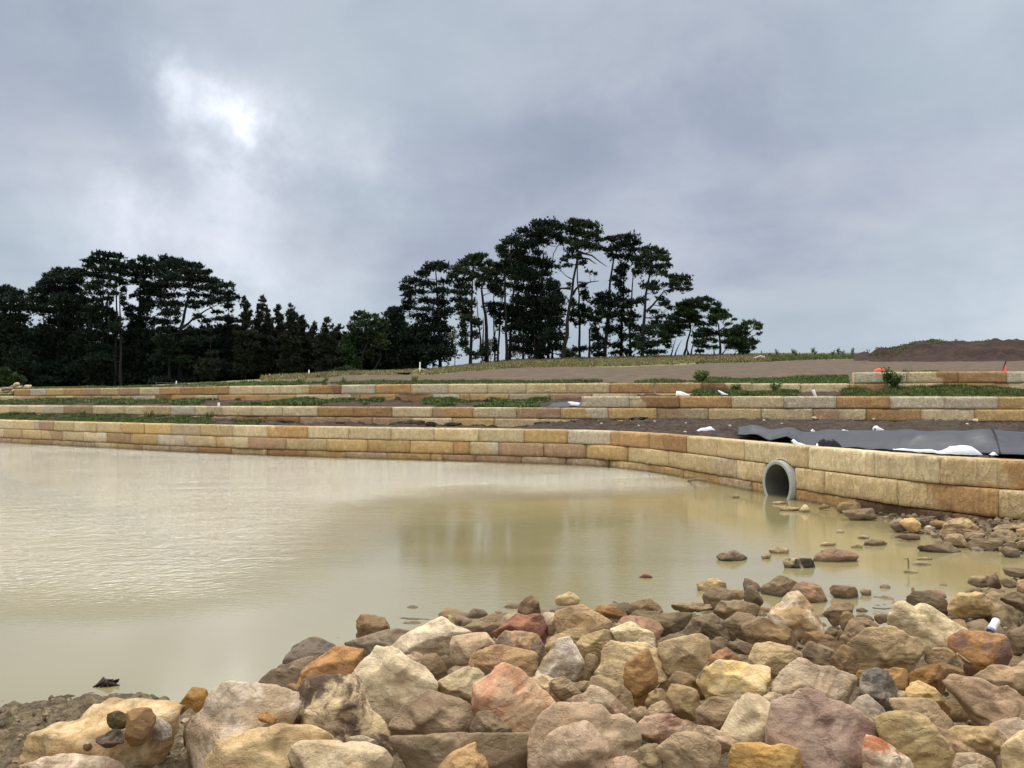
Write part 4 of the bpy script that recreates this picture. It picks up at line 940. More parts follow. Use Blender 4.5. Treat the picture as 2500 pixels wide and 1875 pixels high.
('F', [(970,290),(1130,160),(1340,95),(1420,170),(1500,260),(1440,320),(1200,340),(1050,345)], (192,166,120), (168,142,100), 'biggest peaked tan rock at the wall foot', dict(g=GS)),
('F', [(1180,310),(1300,260),(1500,260),(1620,310),(1500,365),(1280,355)], (152,126,100), (130,108,84), 'flat brown slab in front of the biggest peaked rock at the wall foot', dict(g=GS, mud=.5)),
('F', [(935,360),(1000,300),(1180,320),(1195,365),(1050,400),(960,430)], (142,110,84), (120,94,72), 'reddish-brown low stone at the waterline below the peaked rock', dict(g=GS)),
('F', [(985,440),(1070,350),(1250,340),(1310,380),(1305,490),(1200,520),(1080,490)], (152,126,92), (176,156,120), 'speckled brown rock at the waterline with a dark underside', dict(g=GS, patch=.8)),
('F', [(1300,370),(1370,320),(1600,340),(1640,375),(1480,420),(1380,440),(1310,430)], (156,132,106), (134,112, 90), 'grey-brown slab right of the speckled waterline rock', dict(g=GS)),
('F', [(1640,350),(1840,280),(2080,280),(2110,350),(2080,460),(2060,480),(1860,465),(1680,420)], (162,142,106), (140,120,90), 'broad olive-tan boulder in the rocks by the wall foot', dict(g=GS)),
('F', [(1305,500),(1450,420),(1700,400),(1880,440),(1840,530),(1700,570),(1450,560),(1360,550)], (146,126,100), (124,106,84), 'wide rough brown slab at the waterline under the olive-tan boulder', dict(g=GS, mud=.5)),
('F', [(1880,490),(1980,450),(2212,500),(2320,560),(2212,610),(1980,575)], (132,112,86), (112,94,72), 'long brown slab at the frame edge below the olive-tan boulder', dict(g=GS, mud=.6)),
('F', [(1790,270),(1860,190),(2000,190),(2212,170),(2320,260),(2100,290),(1840,300)], (166,142,100), (144,120,86), 'khaki rock leaning on the wall behind the olive-tan boulder', dict(g=GS)),
('F', [(2110,270),(2300,250),(2330,380),(2150,370)], (196,160,106), (172,136,88), 'orange-tan rock at the frame edge beside the olive-tan boulder', dict(g=GS)),
('F', [(600,545),(720,470),(850,440),(1050,480),(1190,612),(1000,625),(760,615),(640,600)], (104,92,70), (150,136,104), 'dark whale-backed rock in the water before the wall foot rocks', dict(g=GW, mud=.7)),
('F', [(1870,600),(1950,545),(2140,600),(2150,695),(2060,705),(1900,650)], (132,116,96), (108,94,78), 'grey-brown stone off the waterline of the rocks by the wall', dict(g=GW)),
('F', [(1520,565),(1600,530),(1680,575),(1620,595)], (162,142,112), (140,122,96), 'little rounded stone at the waterline under the wide rough slab', dict(g=GW)),
('F', [(1000,130),(1060,90),(1180,120),(1140,170),(1050,180)], (152,126,92), (130,108,78), 'brown stone right behind the ochre oblong one at the wall', dict(g=GS)),
('F', [(660,295),(720,215),(800,205),(870,275),(780,285)], (206,200,186), (150,140,124), 'whitish bent stone in the water between the tan rock and the ochre one', dict(g=GW, mud=0)),
('E', [(140,834),(190,815),(260,815),(345,860),(300,884),(190,878)], (132,116,100), (112,98,84), 'flat dark rock farthest left in the shallow water', dict(g=GW)),
('E', [(790,848),(850,810),(930,800),(1080,830),(1085,868),(1000,890),(860,880)], (156,120,94), (132,100,80), 'long low reddish-brown rock in the middle of the shallow water', dict(g=GW)),
('E', [(585,885),(640,868),(760,868),(798,912),(770,935),(620,928)], (186,170,130), (66,62,54), 'flat yellowish rock with a black right end in the shallow water', dict(g=GW, patch=1, mud=0)),
('E', [(440,850),(470,832),(505,850),(490,869),(455,867)], (176,152,110), (150,128,92), 'small round tan stone between two flat ones in the water', dict(g=GW)),
('E', [(497,808),(560,790),(625,807),(590,836),(520,832)], (188,162,116), (160,136,98), 'low yellowish stone barely above the shallow water', dict(g=GW)),
('E', [(945,545),(980,495),(1060,485),(1110,510),(1080,540),(1000,555)], (168,142,96), (146,122,84), 'khaki rock at the foot of the wall right of the pipe', dict(g=GS)),
('E', [(990,585),(1020,545),(1130,530),(1200,560),(1205,592),(1050,600)], (136,116,92), (112,96,78), 'dark slab in the water in front of the khaki rock by the wall', dict(g=GS)),
('E', [(560,532),(620,515),(700,527),(680,547)], (176,152,112), (156,132,98), 'flat tan stone in the water left of the white-tipped one', dict(g=GW)),
('E', [(695,548),(735,503),(770,548),(740,557)], (208,194,152), (180,166,126), 'pale pointed stone in the water right of the pipe', dict(g=GW, mud=0)),
('E', [(510,492),(560,480),(610,487),(600,502),(530,502)], (186,162,122), (156,134,100), 'flat stone just below the mouth of the pipe', dict(g=GW)),
('E', [(825,522),(860,497),(900,520),(840,533)], (152,132,86), (128,110,74), 'small olive stone touching the wall right of the pipe', dict(g=GS)),
('E', [(835,772),(880,757),(940,767),(930,782),(860,784)], (204,184,134), (180,160,116), 'pale flat stone level with the water below the pipe', dict(g=GW)),
('E', [(1045,787),(1080,767),(1120,782),(1100,797),(1060,798)], (204,184,134), (180,160,116), 'pale round-topped stone left of the mud-brown bar of stone', dict(g=GW)),
('E', [(1125,757),(1180,738),(1290,757),(1280,782),(1140,777)], (132,112,86), (110,94,72), 'mud-brown bar of stone in the middle of the shallows', dict(g=GW)),
('E', [(1095,723),(1130,708),(1165,724),(1130,736)], (208,192,148), (184,166,124), 'tiny cream stone behind the mud-brown bar', dict(g=GW)),
('E', [(945,683),(970,672),(997,687),(970,695)], (208,192,152), (184,168,128), 'tiny cream stone straight out from the wall right of the pipe', dict(g=GW)),
('E', [(245,455),(265,435),(290,447),(285,460)], (160,142,100), (140,124,86), 'tiny stone in the water left of the pipe', dict(g=GW)),
('E', [(1460,896),(1500,888),(1580,897),(1570,916),(1500,914)], (200,184,138), (174,158,118), 'pale flat stone with a dark spot near the frame edge shallows', dict(g=GW)),
('E', [(1400,950),(1430,938),(1490,960),(1420,967)], (196,182,140), (168,154,118), 'pale flat stone with a stick standing by it in the shallows', dict(g=GW)),
('E', [(1490,858),(1540,858),(1590,870),(1530,879)], (196,180,134), (172,156,116), 'pale flat stone in front of the whale-backed rock', dict(g=GW)),
('E', [(1240,1052),(1270,1038),(1305,1055),(1290,1068),(1255,1067)], (190,172,146), (168,150,126), 'pinkish pebble level with the calm water', dict(g=GW)),
('E', [(1105,1085),(1130,1068),(1180,1080),(1175,1106),(1130,1106)], (176,150,126), (152,128,106), 'brown-pink pebble right of the squarish dark rock', dict(g=GW)),
('E', [(1450,1068),(1462,1058),(1475,1085),(1460,1094)], (166,136,94), (140,114,80), 'tiny upright stone standing in the calm water', dict(g=GW)),
('E', [(1085,1210),(1120,1200),(1160,1220),(1140,1232),(1100,1230)], (132,108,84), (110,90,70), 'small dark stone in the channel beside the floating stick', dict(g=GW)),
('E', [(5,1035),(60,1005),(110,1000),(190,1040),(205,1080),(120,1090),(40,1085)], (204,172,112), (178,146,94), 'pale golden rock at the left end of the rocks off the pile', dict(g=GW)),
('E', [(52,1125),(80,1080),(150,1065),(230,1090),(240,1135),(180,1190),(90,1195)], (120,104,76), (98,84,62), 'round muddy rock in front of the pale golden rock', dict(mud=1)),
('E', [(322,1065),(335,1010),(360,1030),(440,1075),(410,1095),(350,1095)], (132,106,90), (110,88,76), 'dark fin of rock pointing up out of the water', dict(g=GW)),
('E', [(320,1115),(345,1060),(390,1055),(440,1130),(445,1185),(360,1195)], (118,100,70), (96,82,58), 'mossy brown rock just in front of the dark fin', dict(mud=1)),
('E', [(215,1090),(250,1070),(320,1080),(315,1135),(250,1135)], (172,142,102), (150,122,88), 'ochre stone between the round muddy rock and the mossy brown one', {}),
('C', [(1725,440),(1800,370),(1920,370),(2060,410),(2060,490),(1900,510),(1740,480)], (162,136,96), (138,114,80), 'broad muddy ochre rock above the brown flat-topped slab', dict(mud=.7)),
('C', [(1485,600),(1560,510),(1690,475),(1780,540),(1820,630),(1800,670),(1650,650),(1500,620)], (124,104,78), (104,86,66), 'angular mud-dark rock by the pool between rock heaps', dict(mud=.8)),
('C', [(1815,540),(1900,470),(2040,490),(1990,570),(1970,680),(1860,660)], (152,126,96), (130,106,80), 'brown rock right of the angular mud-dark rock', dict(mud=.5)),
('C', [(1660,690),(1760,655),(1820,690),(1780,790),(1710,800)], (120,100,76), (100,84,64), 'dark muddy stone right of the big mottled tan rock', dict(mud=1)),
('C', [(1810,710),(1900,665),(2025,720),(1990,770),(1900,760)], (126,106,82), (108,90,70), 'grey mud-covered stone left of the smooth sandy rock', dict(mud=.9)),
('C', [(1140,197),(1185,163),(1220,170),(1240,197)], (172,88,74), (140,72,60), 'little brick-red stone in the reflection of the trees', dict(g=GW)),
('D', [(2090,600),(2150,560),(2280,560),(2300,760),(2120,760)], (152,130,100), (128,108,82), 'muddy rock right of the rust and purple boulder', dict(mud=.9)),
('D', [(2145,880),(2212,820),(2300,850),(2290,930),(2160,910)], (192,168,140), (170,146,120), 'pale pink stone at the frame edge below the rust and purple boulder', {}),
('D', [(675,615),(740,580),(785,612),(700,655)], (116,96,72), (98,80,60), 'dark flat stone in the channel between the rocks', dict(g=GW)),
('D', [(770,700),(790,600),(840,595),(820,700)], (122,102,72), (102,84,60), 'narrow dark stone left of the ribbed brown cone', {}),
]
for i, (crop, pts, c1, c2, label, opt) in enumerate(ROCKS):
    opt = dict(opt); g = opt.pop('g', GP)
    if g == GW and 'foot' not in opt: opt['foot'] = .02; opt['bottom'] = 1.6; opt.setdefault('lift', .0)
    if g == GS: opt.setdefault('foot', .05)
    small = crop in 'EF'
    rock(crop, pts, c1, c2, label, g, name='boulder' if not small and 'boulder' in label else 'rock', **opt)
# stones resting on boulders (distance taken from the boulder they lie on)
bpy.context.view_layer.update(); _dg = bpy.context.evaluated_depsgraph_get()
def on_top(px, py):
    h = SC.ray_cast(_dg, cam.location, ray(px, py).normalized()); return h[1].y if h[0] else 5.0
for pts, c1, c2, label, dd in [
    ([(645,600),(700,580),(770,590),(775,650),(730,690),(660,690)], (112,98,56), (84,72,42), 'mossy olive-brown stone lying on the broad flat tan boulder', .06),
    ([(770,590),(850,565),(925,590),(905,680),(860,755),(790,775),(760,680)], (178,132,76), (150,104,84), 'orange-brown stone standing on the broad flat tan boulder', -.02),
    ([(912,650),(950,625),(1020,670),(1030,720),(980,742),(920,738)], (168,162,158), (196,192,186), 'small pale grey stone on the broad flat tan boulder', -.02),
    ([(585,745),(680,690),(750,700),(745,750),(650,785),(590,780)], (94,84,70), (74,66,54), 'dark crumbling clod on the broad flat tan boulder', -.06),
    ([(497,782),(545,775),(552,812),(505,817)], (132,86,60), (110,72,52), 'tiny brown cube of stone on the broad flat tan boulder', -.14)]:
    xs_ = [p[0] for p in pts]; ys_ = [p[1] for p in pts]
    rock('A', pts, c1, c2, label, GT, D=on_top(sum(xs_) / len(xs_) * .40687, 1500 + (max(ys_) - 6) * .40687) - .10 * (max(xs_) - min(xs_)) / 150, name='stone', cat='stone', mud=.1, bottom=1.15)
rock('A', [(1550,602),(1600,583),(1665,620),(1650,650),(1590,642)], (192,132,70), (166,108,60), 'orange pebble resting on the large rough grey-pink boulder', GT, D=on_top(653, 1763) - .05, name='stone', cat='stone', mud=0, bottom=1.1)

# smaller stones where the heap would otherwise show bare mud between the rocks
def _cut(l):
    w = l.split(); out = []
    for k, x in enumerate(w):
        if k > 1 and x in ('with', 'in', 'at', 'below', 'beside', 'behind', 'near', 'on', 'left', 'right', 'under', 'of', 'cut', 'by', 'above', 'standing', 'covered', 'from', 'squeezed', 'wedged', 'lying', 'leaning', 'tucked', 'carrying', 'strewn', 'between', 'touching', 'rising', 'like', 'against', 'half', 'alone', 'just', 'off', 'over', 'into', 'pointing', 'level', 'peeping', 'reaching', 'and', 'to', 'the', 'a'): break
        out.append(x)
        if len(out) == 5: break
    return ' '.join(out)
main = [o for o in COL.objects if o.get('group') == GP]
mpos = np.array([tuple(o.location) for o in main])
bpy.context.view_layer.update(); _dg = bpy.context.evaluated_depsgraph_get()
rf = random.Random(5); used_labels = set(); cand = []
for iy in range(26):
    for ix in range(44):
        x = -2.9 + ix * .235 + rf.uniform(-.08, .08); y = 3.0 + iy * .27 + rf.uniform(-.1, .1)
        if abs(x) > y * .70 or y > _pa(x) - .3 or (x < -1.9 and y > 5.2 + (x + 2.9) * 2): continue
        g = float(bank_z([x], [y])[0]) - .15
        if g < -.22: continue
        vis = 0
        for dx in (-.06, 0, .06):
            for dz in (0, .07):
                d = Vector((x + dx, y, g + dz)) - cam.location; L = d.length
                hit = SC.ray_cast(_dg, cam.location, d.normalized(), distance=L)
                if not hit[0] or hit[4].name.split('.')[0] in ('ground', 'water'): vis += 1
        pv = Vector((x, y, g - EYE + .05)); below = 937.5 - F * pv.dot(CU) / pv.dot(CF) > 1900
        if vis and not below: cand.append((vis, x, y, g))
cand.sort(key=lambda c: -c[0])
nfill = 0
for vis, x, y, g in cand[:118]:
    sz = rf.uniform(.10, .18) * (1.15 if vis > 4 else 1); px = 1250 + x / y * F
    py = 937.5 - F * ((Vector((x, y, g - EYE)).dot(CU)) / (Vector((x, y, g - EYE)).dot(CF)))
    w = sz * F / y * rf.uniform(.8, 1.3); h = sz * F / y * rf.uniform(.6, 1.0)
    n = rf.randint(5, 7); a0 = rf.uniform(0, 6)
    pts = [(px + w * math.cos(a0 + 6.283 * k / n) * rf.uniform(.75, 1.1), py + h * math.sin(a0 + 6.283 * k / n) * rf.uniform(.75, 1.1)) for k in range(n)]
    o = make_rock('stone', pts, y, 9000 + nfill, 3, .7)
    cn, c = rf.choice([('muddy brown', (150, 126, 96)), ('khaki', (138, 118, 84)), ('buff', (176, 150, 114)), ('dark brown', (118, 98, 74)), ('ochre', (164, 126, 80))])
    set_tint(o, c, tuple(v * .86 for v in c), RK, patch=.5, band=0, mud=rf.uniform(.3, 1))
    dd = np.linalg.norm(mpos - np.array([x, y, g]), axis=1).argsort()
    lab = None
    for a_, b_ in ((0, 1), (0, 2), (1, 2), (0, 3), (1, 3), (2, 3), (0, 4), (1, 4)):
        l = 'small %s stone between %s and %s' % (cn, _cut(main[dd[a_]]['label']), _cut(main[dd[b_]]['label']))
        if l not in used_labels and len(l.split()) <= 16: lab = l; break
    lab = lab or l; used_labels.add(lab)
    tag(o, lab, 'stone', 'small stones filling the gaps of the heap'); nfill += 1

# gravel and rubble too small and too many to count: on the mud, at the foot of the wall and between the rocks
def gravel():
    rs = np.random.default_rng(77); v0, f0 = ico(1); Vs = []; Fs = []; n = 0
    def put(x, y, s):
        nonlocal n
        z = float(bank_z([x], [y])[0]); z = z - float(PILE(np.array([x]), np.array([y]))[0]) * (max(z, 0) * .45 + .075)
        if z < -.05: return
        v = v0 * (1 + rs.normal(size=(len(v0), 1)) * .22) * s * rs.uniform(.55, 1.2, 3)
        a = rs.uniform(0, 6.28); c, si = math.cos(a), math.sin(a); v = v @ np.array([[c, si, 0], [-si, c, 0], [0, 0, 1]])
        Vs.append(v + np.array([x, y, z + s * .25 + .02])); Fs.append(f0 + n); n += len(v0)
    for _ in range(260): put(rs.uniform(-4.3, -1.6), rs.uniform(3.6, 5.9), rs.gamma(2.0, .005) + .004)
    for _ in range(700): put(rs.uniform(-2.2, 8), rs.uniform(3.4, 10.2), rs.uniform(.01, .04))
    for _ in range(480):
        t = rs.random(); p = wallpt(D1, 2080 + 700 * t, -rs.uniform(.02, 1.6)); put(p[0], p[1], rs.gamma(2.0, .014) + .012)
    for _ in range(500): put(rs.uniform(6.5, 9), rs.uniform(8.5, 12), rs.gamma(2.0, .012) + .01)
    o = add_mesh('gravel', np.concatenate(Vs), np.concatenate(Fs), M['gravel'], smooth=False); tag(o, 'gravel and crumbs of stone on the mud and along the foot of the lowest wall', kind='stuff')
gravel()
# ------------------------------------------------------------------ trees
def proj_z(px, D): return terrain_z(px, D)
def needle_cloud(cs, rads, dens, rs, blade=.42, width=.085, n_per=7, flat=.55, droop=0.0):
    """needle tufts filling ellipsoids: centres cs, radii rads (metres) -> verts, tris"""
    Vs = []; total = 0
    for c, r in zip(cs, rads):
        n = max(4, int(dens * 4.6 * r[0] * r[2] * 3.2))
        # points in the ellipsoid, denser towards its upper shell
        d = rs.normal(size=(n, 3)); d /= np.linalg.norm(d, axis=1, keepdims=True)
        rad = rs.random(n) ** .42
        d[:, 2] = np.where(rs.random(n) < .68, np.abs(d[:, 2]), d[:, 2])
        p = c + d * rad[:, None] * r * (1 + .24 * rs.normal(size=(n, 1)))
        # outward and upward axis
        ax = d * np.array([.8, .8, .5]) + np.array([0, 0, .75 - droop]) + rs.normal(size=(n, 3)) * .35
        ax /= np.linalg.norm(ax, axis=1, keepdims=True)
        k = n_per
        P0 = np.repeat(p, k, 0); A = np.repeat(ax, k, 0)
        dirn = A + rs.normal(size=A.shape) * .62; dirn /= np.linalg.norm(dirn, axis=1, keepdims=True)
        side = np.cross(dirn, rs.normal(size=A.shape)); side /= np.linalg.norm(side, axis=1, keepdims=True) + 1e-9
        L = blade * rs.uniform(.55, 1.25, (len(P0), 1)); w = width * rs.uniform(.7, 1.4, (len(P0), 1))
        base = P0 + rs.normal(size=P0.shape) * .06
        Vs.append(np.stack([base - side * w, base + side * w, base + dirn * L + side * w * .3], 1).reshape(-1, 3))
    V = np.concatenate(Vs); Fc = np.arange(len(V)).reshape(-1, 3)
    return V, Fc
TCROP = {'T1': (950, 530, .22297), 'T2': (1300, 530, .22297), 'T3': (1600, 700, .13562), 'T4': (0, 600, .21094), 'T5': (280, 600, .21094), 'T6': (560, 700, .18987)}
def tree(name, label, crop, D, trunks, clumps, leaf='needle', seed=1, dens=9, r0=.42, blade=.38, width=.08, limb=.05, bark='bark', group=None, cat='tree', spread=.45, n_per=7, ground=True, dsc=1.0, prot=None):
    rs = np.random.default_rng(seed); rr = random.Random(seed)
    ox, oy, s = TCROP[crop]
    tp = [[(ox + x * s, oy + y * s) for x, y in t] for t in trunks]
    cl = [(ox + x * s, oy + y * s, a * s, b * s) for x, y, a, b in clumps]
    bx = tp[0][0][0]; zb = terrain_z(bx, D)
    base = Vector(((bx - 1250) / F * D, D, zb))
    root = empty(name, base); tag(root, label, cat, group)
    sc = D / F
    # trunks, each set at its own distance and meeting the ground
    mb = MB(); polys = []
    for ti, t in enumerate(tp):
        dd = 0 if ti == 0 else rr.uniform(-1.5, 1.5)
        pts = [P(x, y, D + dd + rr.uniform(-.15, .15)) for x, y in t]
        if ground and ti < (prot or 99):
            g = Vector((pts[0].x, pts[0].y, terrain_z(t[0][0], pts[0].y) - .15))
            if pts[0].z > g.z + .1 : pts = [g] + pts
            else: pts[0] = g
        # smooth by subdividing with a little wander
        q = [pts[0]]
        for a, b in zip(pts, pts[1:]):
            nseg = max(2, int((b - a).length / 1.6))
            for k in range(1, nseg + 1):
                w = .07 if k < nseg else .0
                q.append(a.lerp(b, k / nseg) + Vector((rr.gauss(0, w), rr.gauss(0, w), 0)))
        n = len(q); rb = (r0 * .85 if ti == 0 else r0 * .7) if not (prot and ti >= prot) else r0 * .38
        rad = [rb * (1 - .78 * (k / (n - 1)) ** .9) + (rb * .35 if k == 0 else 0) for k in range(n)]
        polys.append((q, rad)); mb.tube([v - base for v in q], rad, 8)
    # foliage pads with the limbs that carry them
    cs = []; rads = []
    ext = (max(c[0] for c in cl) - min(c[0] for c in cl)) * sc * .5
    for (x, y, a, b) in cl:
        am, bm = a * sc, b * sc
        best = None
        for q, rad in polys:
            for k, v in enumerate(q):
                X = 1250 + v.x / v.y * F
                dx = abs((x - X) * sc); dz = P(x, y, D).z - v.z
                cost = abs(dz - dx * .35) + dx * .6 + (4 if k == 0 else 0)
                if best is None or cost < best[0]: best = (cost, v, rad[k], dx)
        _, tv, tr, dx = best
        dep = rr.gauss(0, 1) * min(spread * ext * .8, 1.6 + .25 * ext)
        c = P(x, y, D + dep)
        cs.append(np.array(c - base)); rads.append(np.array([am * rr.uniform(.9, 1.12), max(am * .9, bm), bm * rr.uniform(1.05, 1.6)]) * dsc)
        L = (c - tv).length
        if L > .8:
            lr = min(tr * .55, .05 + limb * math.sqrt(L) * .45)
            mid = tv.lerp(c, .5) + Vector((rr.gauss(0, .06 * L), rr.gauss(0, .06 * L), -.06 * L + rr.gauss(0, .03 * L)))
            pts = [tv, tv.lerp(mid, .55) + Vector((0, 0, rr.gauss(0, .03 * L))), mid, mid.lerp(c, .6) + Vector((0, 0, rr.gauss(0, .03 * L))), c]
            mb.tube([v - base for v in pts], [lr, lr * .8, lr * .6, lr * .42, lr * .22], 5)
            for _ in range(3):       # branchlets inside the pad
                e = c + Vector((rr.uniform(-1, 1) * am * .8, rr.uniform(-1, 1) * am * .6, rr.uniform(-.3, .8) * bm))
                mb.tube([mid.lerp(c, .5) - base, e.lerp(mid, .4) - base + Vector((0, 0, -.1)), e - base], [lr * .34, lr * .24, .015], 4)
    mb.build('trunk', M[bark], root)
    V, Fc = needle_cloud(cs, rads, dens, rs, blade, width, n_per)
    add_mesh('crown', V, Fc, M[leaf], root, smooth=False)
    return root
GC = 'tall pines on the rise in the middle'; GL = 'dark pines of the left wood'; GR_ = 'conifers in the row between the two stands'; GE = 'low spreading pines at the right end of the stand'
tree('pine_tree', 'broad pine at the left end of the middle stand, foliage down to the ground', 'T1', 116, [[(560,1640),(545,1100),(520,800),(505,560)]],
 [(520,540,130,45),(430,580,90,40),(360,640,80,35),(600,560,60,40),(250,720,100,40),(180,790,75,35),(420,740,130,35),(620,720,70,40),(560,830,110,40),(320,830,110,28),(200,870,70,35),(220,940,80,30),(420,930,140,32),(570,960,80,50),(200,1010,90,38),(400,1020,130,32),(560,1080,120,50),(330,1090,100,32),(640,1050,70,40),(460,1150,150,45),(380,1240,160,55),(560,1250,130,70),(300,1350,200,75),(500,1400,200,85),(200,1450,180,85),(400,1530,260,85),(620,1500,120,85),(100,1380,150,95),(60,1550,150,75)], 'needle_dark', 1, group=GC)
tree('pine_tree', 'squat dark pine tucked against the left side of the broad one', 'T1', 121, [[(40,1560),(50,1000)]],
 [(40,1030,60,40),(-10,1080,70,40),(70,1110,90,50),(20,1200,130,60),(120,1190,80,60),(0,1300,140,70),(60,1400,150,80),(0,1500,150,80)], 'needle_dark', 2, group=GC)
tree('pine_tree', 'pine with a slanting flat-topped crown over a straight trunk, next to the broad one', 'T1', 114, [[(890,1620),(900,1150),(910,800),(930,560)]],
 [(1000,430,85,32),(920,470,105,42),(830,520,90,40),(960,530,130,32),(760,600,105,42),(700,660,75,36),(1060,600,85,36),(1100,520,55,28),(870,620,110,24),(820,700,110,30),(760,770,85,32),(850,780,70,36),(960,660,90,30),(700,830,60,24),(830,850,90,28),(760,920,100,28),(850,960,100,45),(760,1000,60,28),(840,1060,100,50),(850,1130,95,40),(960,1180,60,50),(800,1200,50,40),(820,1300,50,50),(940,1300,40,40),(820,1400,60,50),(850,1480,45,45),(940,1520,50,40)], 'needle', 3, group=GC)
tree('pine_tree', 'thick leaning trunk pine just right of the slanting flat-topped crown', 'T1', 118, [[(1070,1600),(1065,1200),(1030,950),(1010,780),(1060,680)],[(1000,1500),(985,1200),(960,900)],[(1030,1500),(1030,1100)]],
 [(1060,700,95,40),(1150,640,85,40),(980,760,45,32),(1120,780,65,40),(1180,800,75,50),(1170,540,65,28),(1040,1520,55,80)], 'needle', 4, group=GC, r0=.5, prot=1)
tree('pine_tree', 'thin forked pine, slimmest trunk left of the twin trunks', 'T1', 122, [[(1155,1590),(1150,1300),(1145,870),(1160,700)],[(1155,1300),(1185,1150)]],
 [(1200,720,60,50),(1220,850,55,40),(1090,980,60,30),(1130,1020,65,28),(1150,1070,65,30),(1160,1470,30,90)], 'needle_dark', 5, group=GC, r0=.22, prot=1)
tree('pine_tree', 'slender pine with a kinked trunk beside the twin trunks', 'T1', 119, [[(1190,1600),(1215,1150),(1240,900),(1270,700)]],
 [(1230,600,85,40),(1280,560,75,40),(1200,1170,45,50),(1230,1090,65,40),(1200,975,100,24)], 'needle_dark', 6, group=GC, r0=.28)
tree('pine_tree', 'left one of the twin trunks, carrying the high crown that juts out to the left', 'T1', 117, [[(1285,1590),(1282,1100),(1270,650),(1300,430)],[(1300,480),(1400,340),(1440,300)]],
 [(1300,500,85,40),(1370,450,95,40),(1250,430,50,30),(1220,350,55,32),(1290,300,75,40),(1370,265,90,40),(1440,310,75,40),(1240,390,60,32),(1350,380,50,30),(1420,400,90,50),(1330,600,85,40),(1380,680,75,32),(1300,760,55,32)], 'needle', 7, group=GC, r0=.38, prot=1)
tree('pine_tree', 'right one of the twin trunks, close to the densest part of the middle stand', 'T1', 120, [[(1320,1590),(1340,1150),(1360,800),(1400,500)]],
 [(1400,560,95,50),(1480,480,85,50),(1380,900,45,40),(1300,1010,110,40),(1400,1010,85,40),(1330,1080,85,50),(1400,1160,110,60),(1300,1240,55,40)], 'needle_dark', 8, group=GC, r0=.36)
tree('pine_tree', 'massive many-stemmed pine in the middle of the stand, dense and almost black to the ground', 'T2', 118, [[(70,1590),(90,1000),(120,400)],[(170,1580),(190,700),(230,400),(330,250)],[(20,1585),(20,1100)],[(110,1590),(120,1300)],[(215,1575),(210,1300)],[(-100,1590),(-100,1200)]],
 [(60,110,75,50),(180,90,110,42),(280,130,95,50),(120,180,130,50),(20,220,95,45),(-100,170,85,34),(-30,330,110,60),(100,280,110,40),(250,220,100,42),(330,280,65,40),(60,400,65,34),(-70,500,115,70),(30,520,125,75),(150,560,85,75),(-120,650,125,85),(0,680,115,85),(120,640,85,55),(-150,800,80,65),(30,830,105,85),(190,790,80,100),(250,760,40,50),(270,840,45,50),(-100,950,135,85),(60,980,145,85),(220,950,125,65),(300,920,65,40),(-180,1080,115,75),(0,1120,155,85),(170,1080,155,65),(280,1040,85,50),(-120,1220,135,85),(60,1250,155,85),(220,1200,115,75),(-150,1370,105,75),(20,1380,145,85),(200,1340,125,75),(300,1320,50,50),(-170,1460,85,42),(-40,1480,95,60),(120,1490,105,60),(250,1440,80,60),(330,1450,50,40)], 'needle_dark', 9, dens=10, group=GC, r0=.5, prot=1)
tree('pine_tree', 'tallest pine, leaning trunk with a wide domed crown and long bare limbs', 'T2', 114, [[(330,1560),(380,1150),(430,850),(480,520),(500,340)],[(500,380),(650,420),(810,540)],[(440,850),(520,740),(640,710),(730,700)],[(420,780),(300,780),(230,810)],[(500,440),(620,460),(700,515)]],
 [(460,75,75,36),(560,90,95,40),(650,115,85,42),(720,170,55,32),(420,160,65,50),(520,190,105,42),(640,220,105,42),(730,260,55,32),(430,270,85,40),(520,310,105,42),(640,330,85,30),(740,350,65,22),(430,370,75,30),(400,440,65,22),(340,480,45,26),(370,540,65,18),(280,550,45,14),(500,450,45,32),(550,520,45,32),(620,600,50,14),(680,630,45,10),(400,750,28,20),(440,960,45,50)], 'needle', 10, group=GC, r0=.5, prot=1)
tree('pine_tree', 'straight slim pine standing alone against the sky, tufts only along its upper trunk', 'T2', 117, [[(520,1560),(505,1000),(490,560),(510,430)]],
 [(550,760,45,32),(570,850,45,32),(590,900,40,32),(530,1010,55,38),(600,1040,65,40),(560,1090,75,32),(460,1080,45,40),(430,1140,35,24),(480,1180,25,24),(540,1160,45,32),(640,1120,45,32),(470,1470,55,32),(560,1450,55,24)], 'needle_dark', 11, group=GC, r0=.3)
tree('pine_tree', 'pine with a curved trunk and rounded crown, first one right of the sky gap', 'T2', 116, [[(790,1550),(830,1050),(850,700),(890,450),(930,340)],[(620,1560),(625,1240),(680,1150),(690,1000),(672,900)],[(680,1150),(720,1240),(725,1550)]],
 [(960,235,85,32),(1060,235,85,32),(880,260,65,36),(825,245,40,20),(1120,300,65,36),(1000,320,115,42),(900,360,85,42),(1110,370,85,36),(830,370,45,32),(860,430,45,32),(950,440,75,32),(1060,450,95,32),(900,690,55,42),(830,880,110,50),(740,860,55,24),(730,950,85,50),(850,980,105,50),(740,1060,85,42),(860,1100,95,50),(700,1150,60,50),(680,1260,50,42),(850,1250,85,50),(710,1350,75,50),(700,1450,75,50),(800,1400,65,42),(740,1520,75,34)], 'needle_dark', 12, group=GC, r0=.42, prot=1)
tree('pine_tree', 'dark pine between the curved trunk and the thin straight one, its crown hidden in theirs', 'T2', 119, [[(970,1550),(980,1100),(1000,700),(1000,500)]],
 [(1000,560,65,50),(980,650,50,50),(940,600,50,45),(940,760,50,42),(1010,830,60,42),(960,920,70,42),(1010,1000,85,42),(950,1080,75,50),(1020,1150,85,50),(950,1240,65,42),(1000,1330,75,42),(930,1420,75,42),(1000,1480,65,34),(900,1500,55,24)], 'needle_dark', 13, group=GC, r0=.36, dens=8)
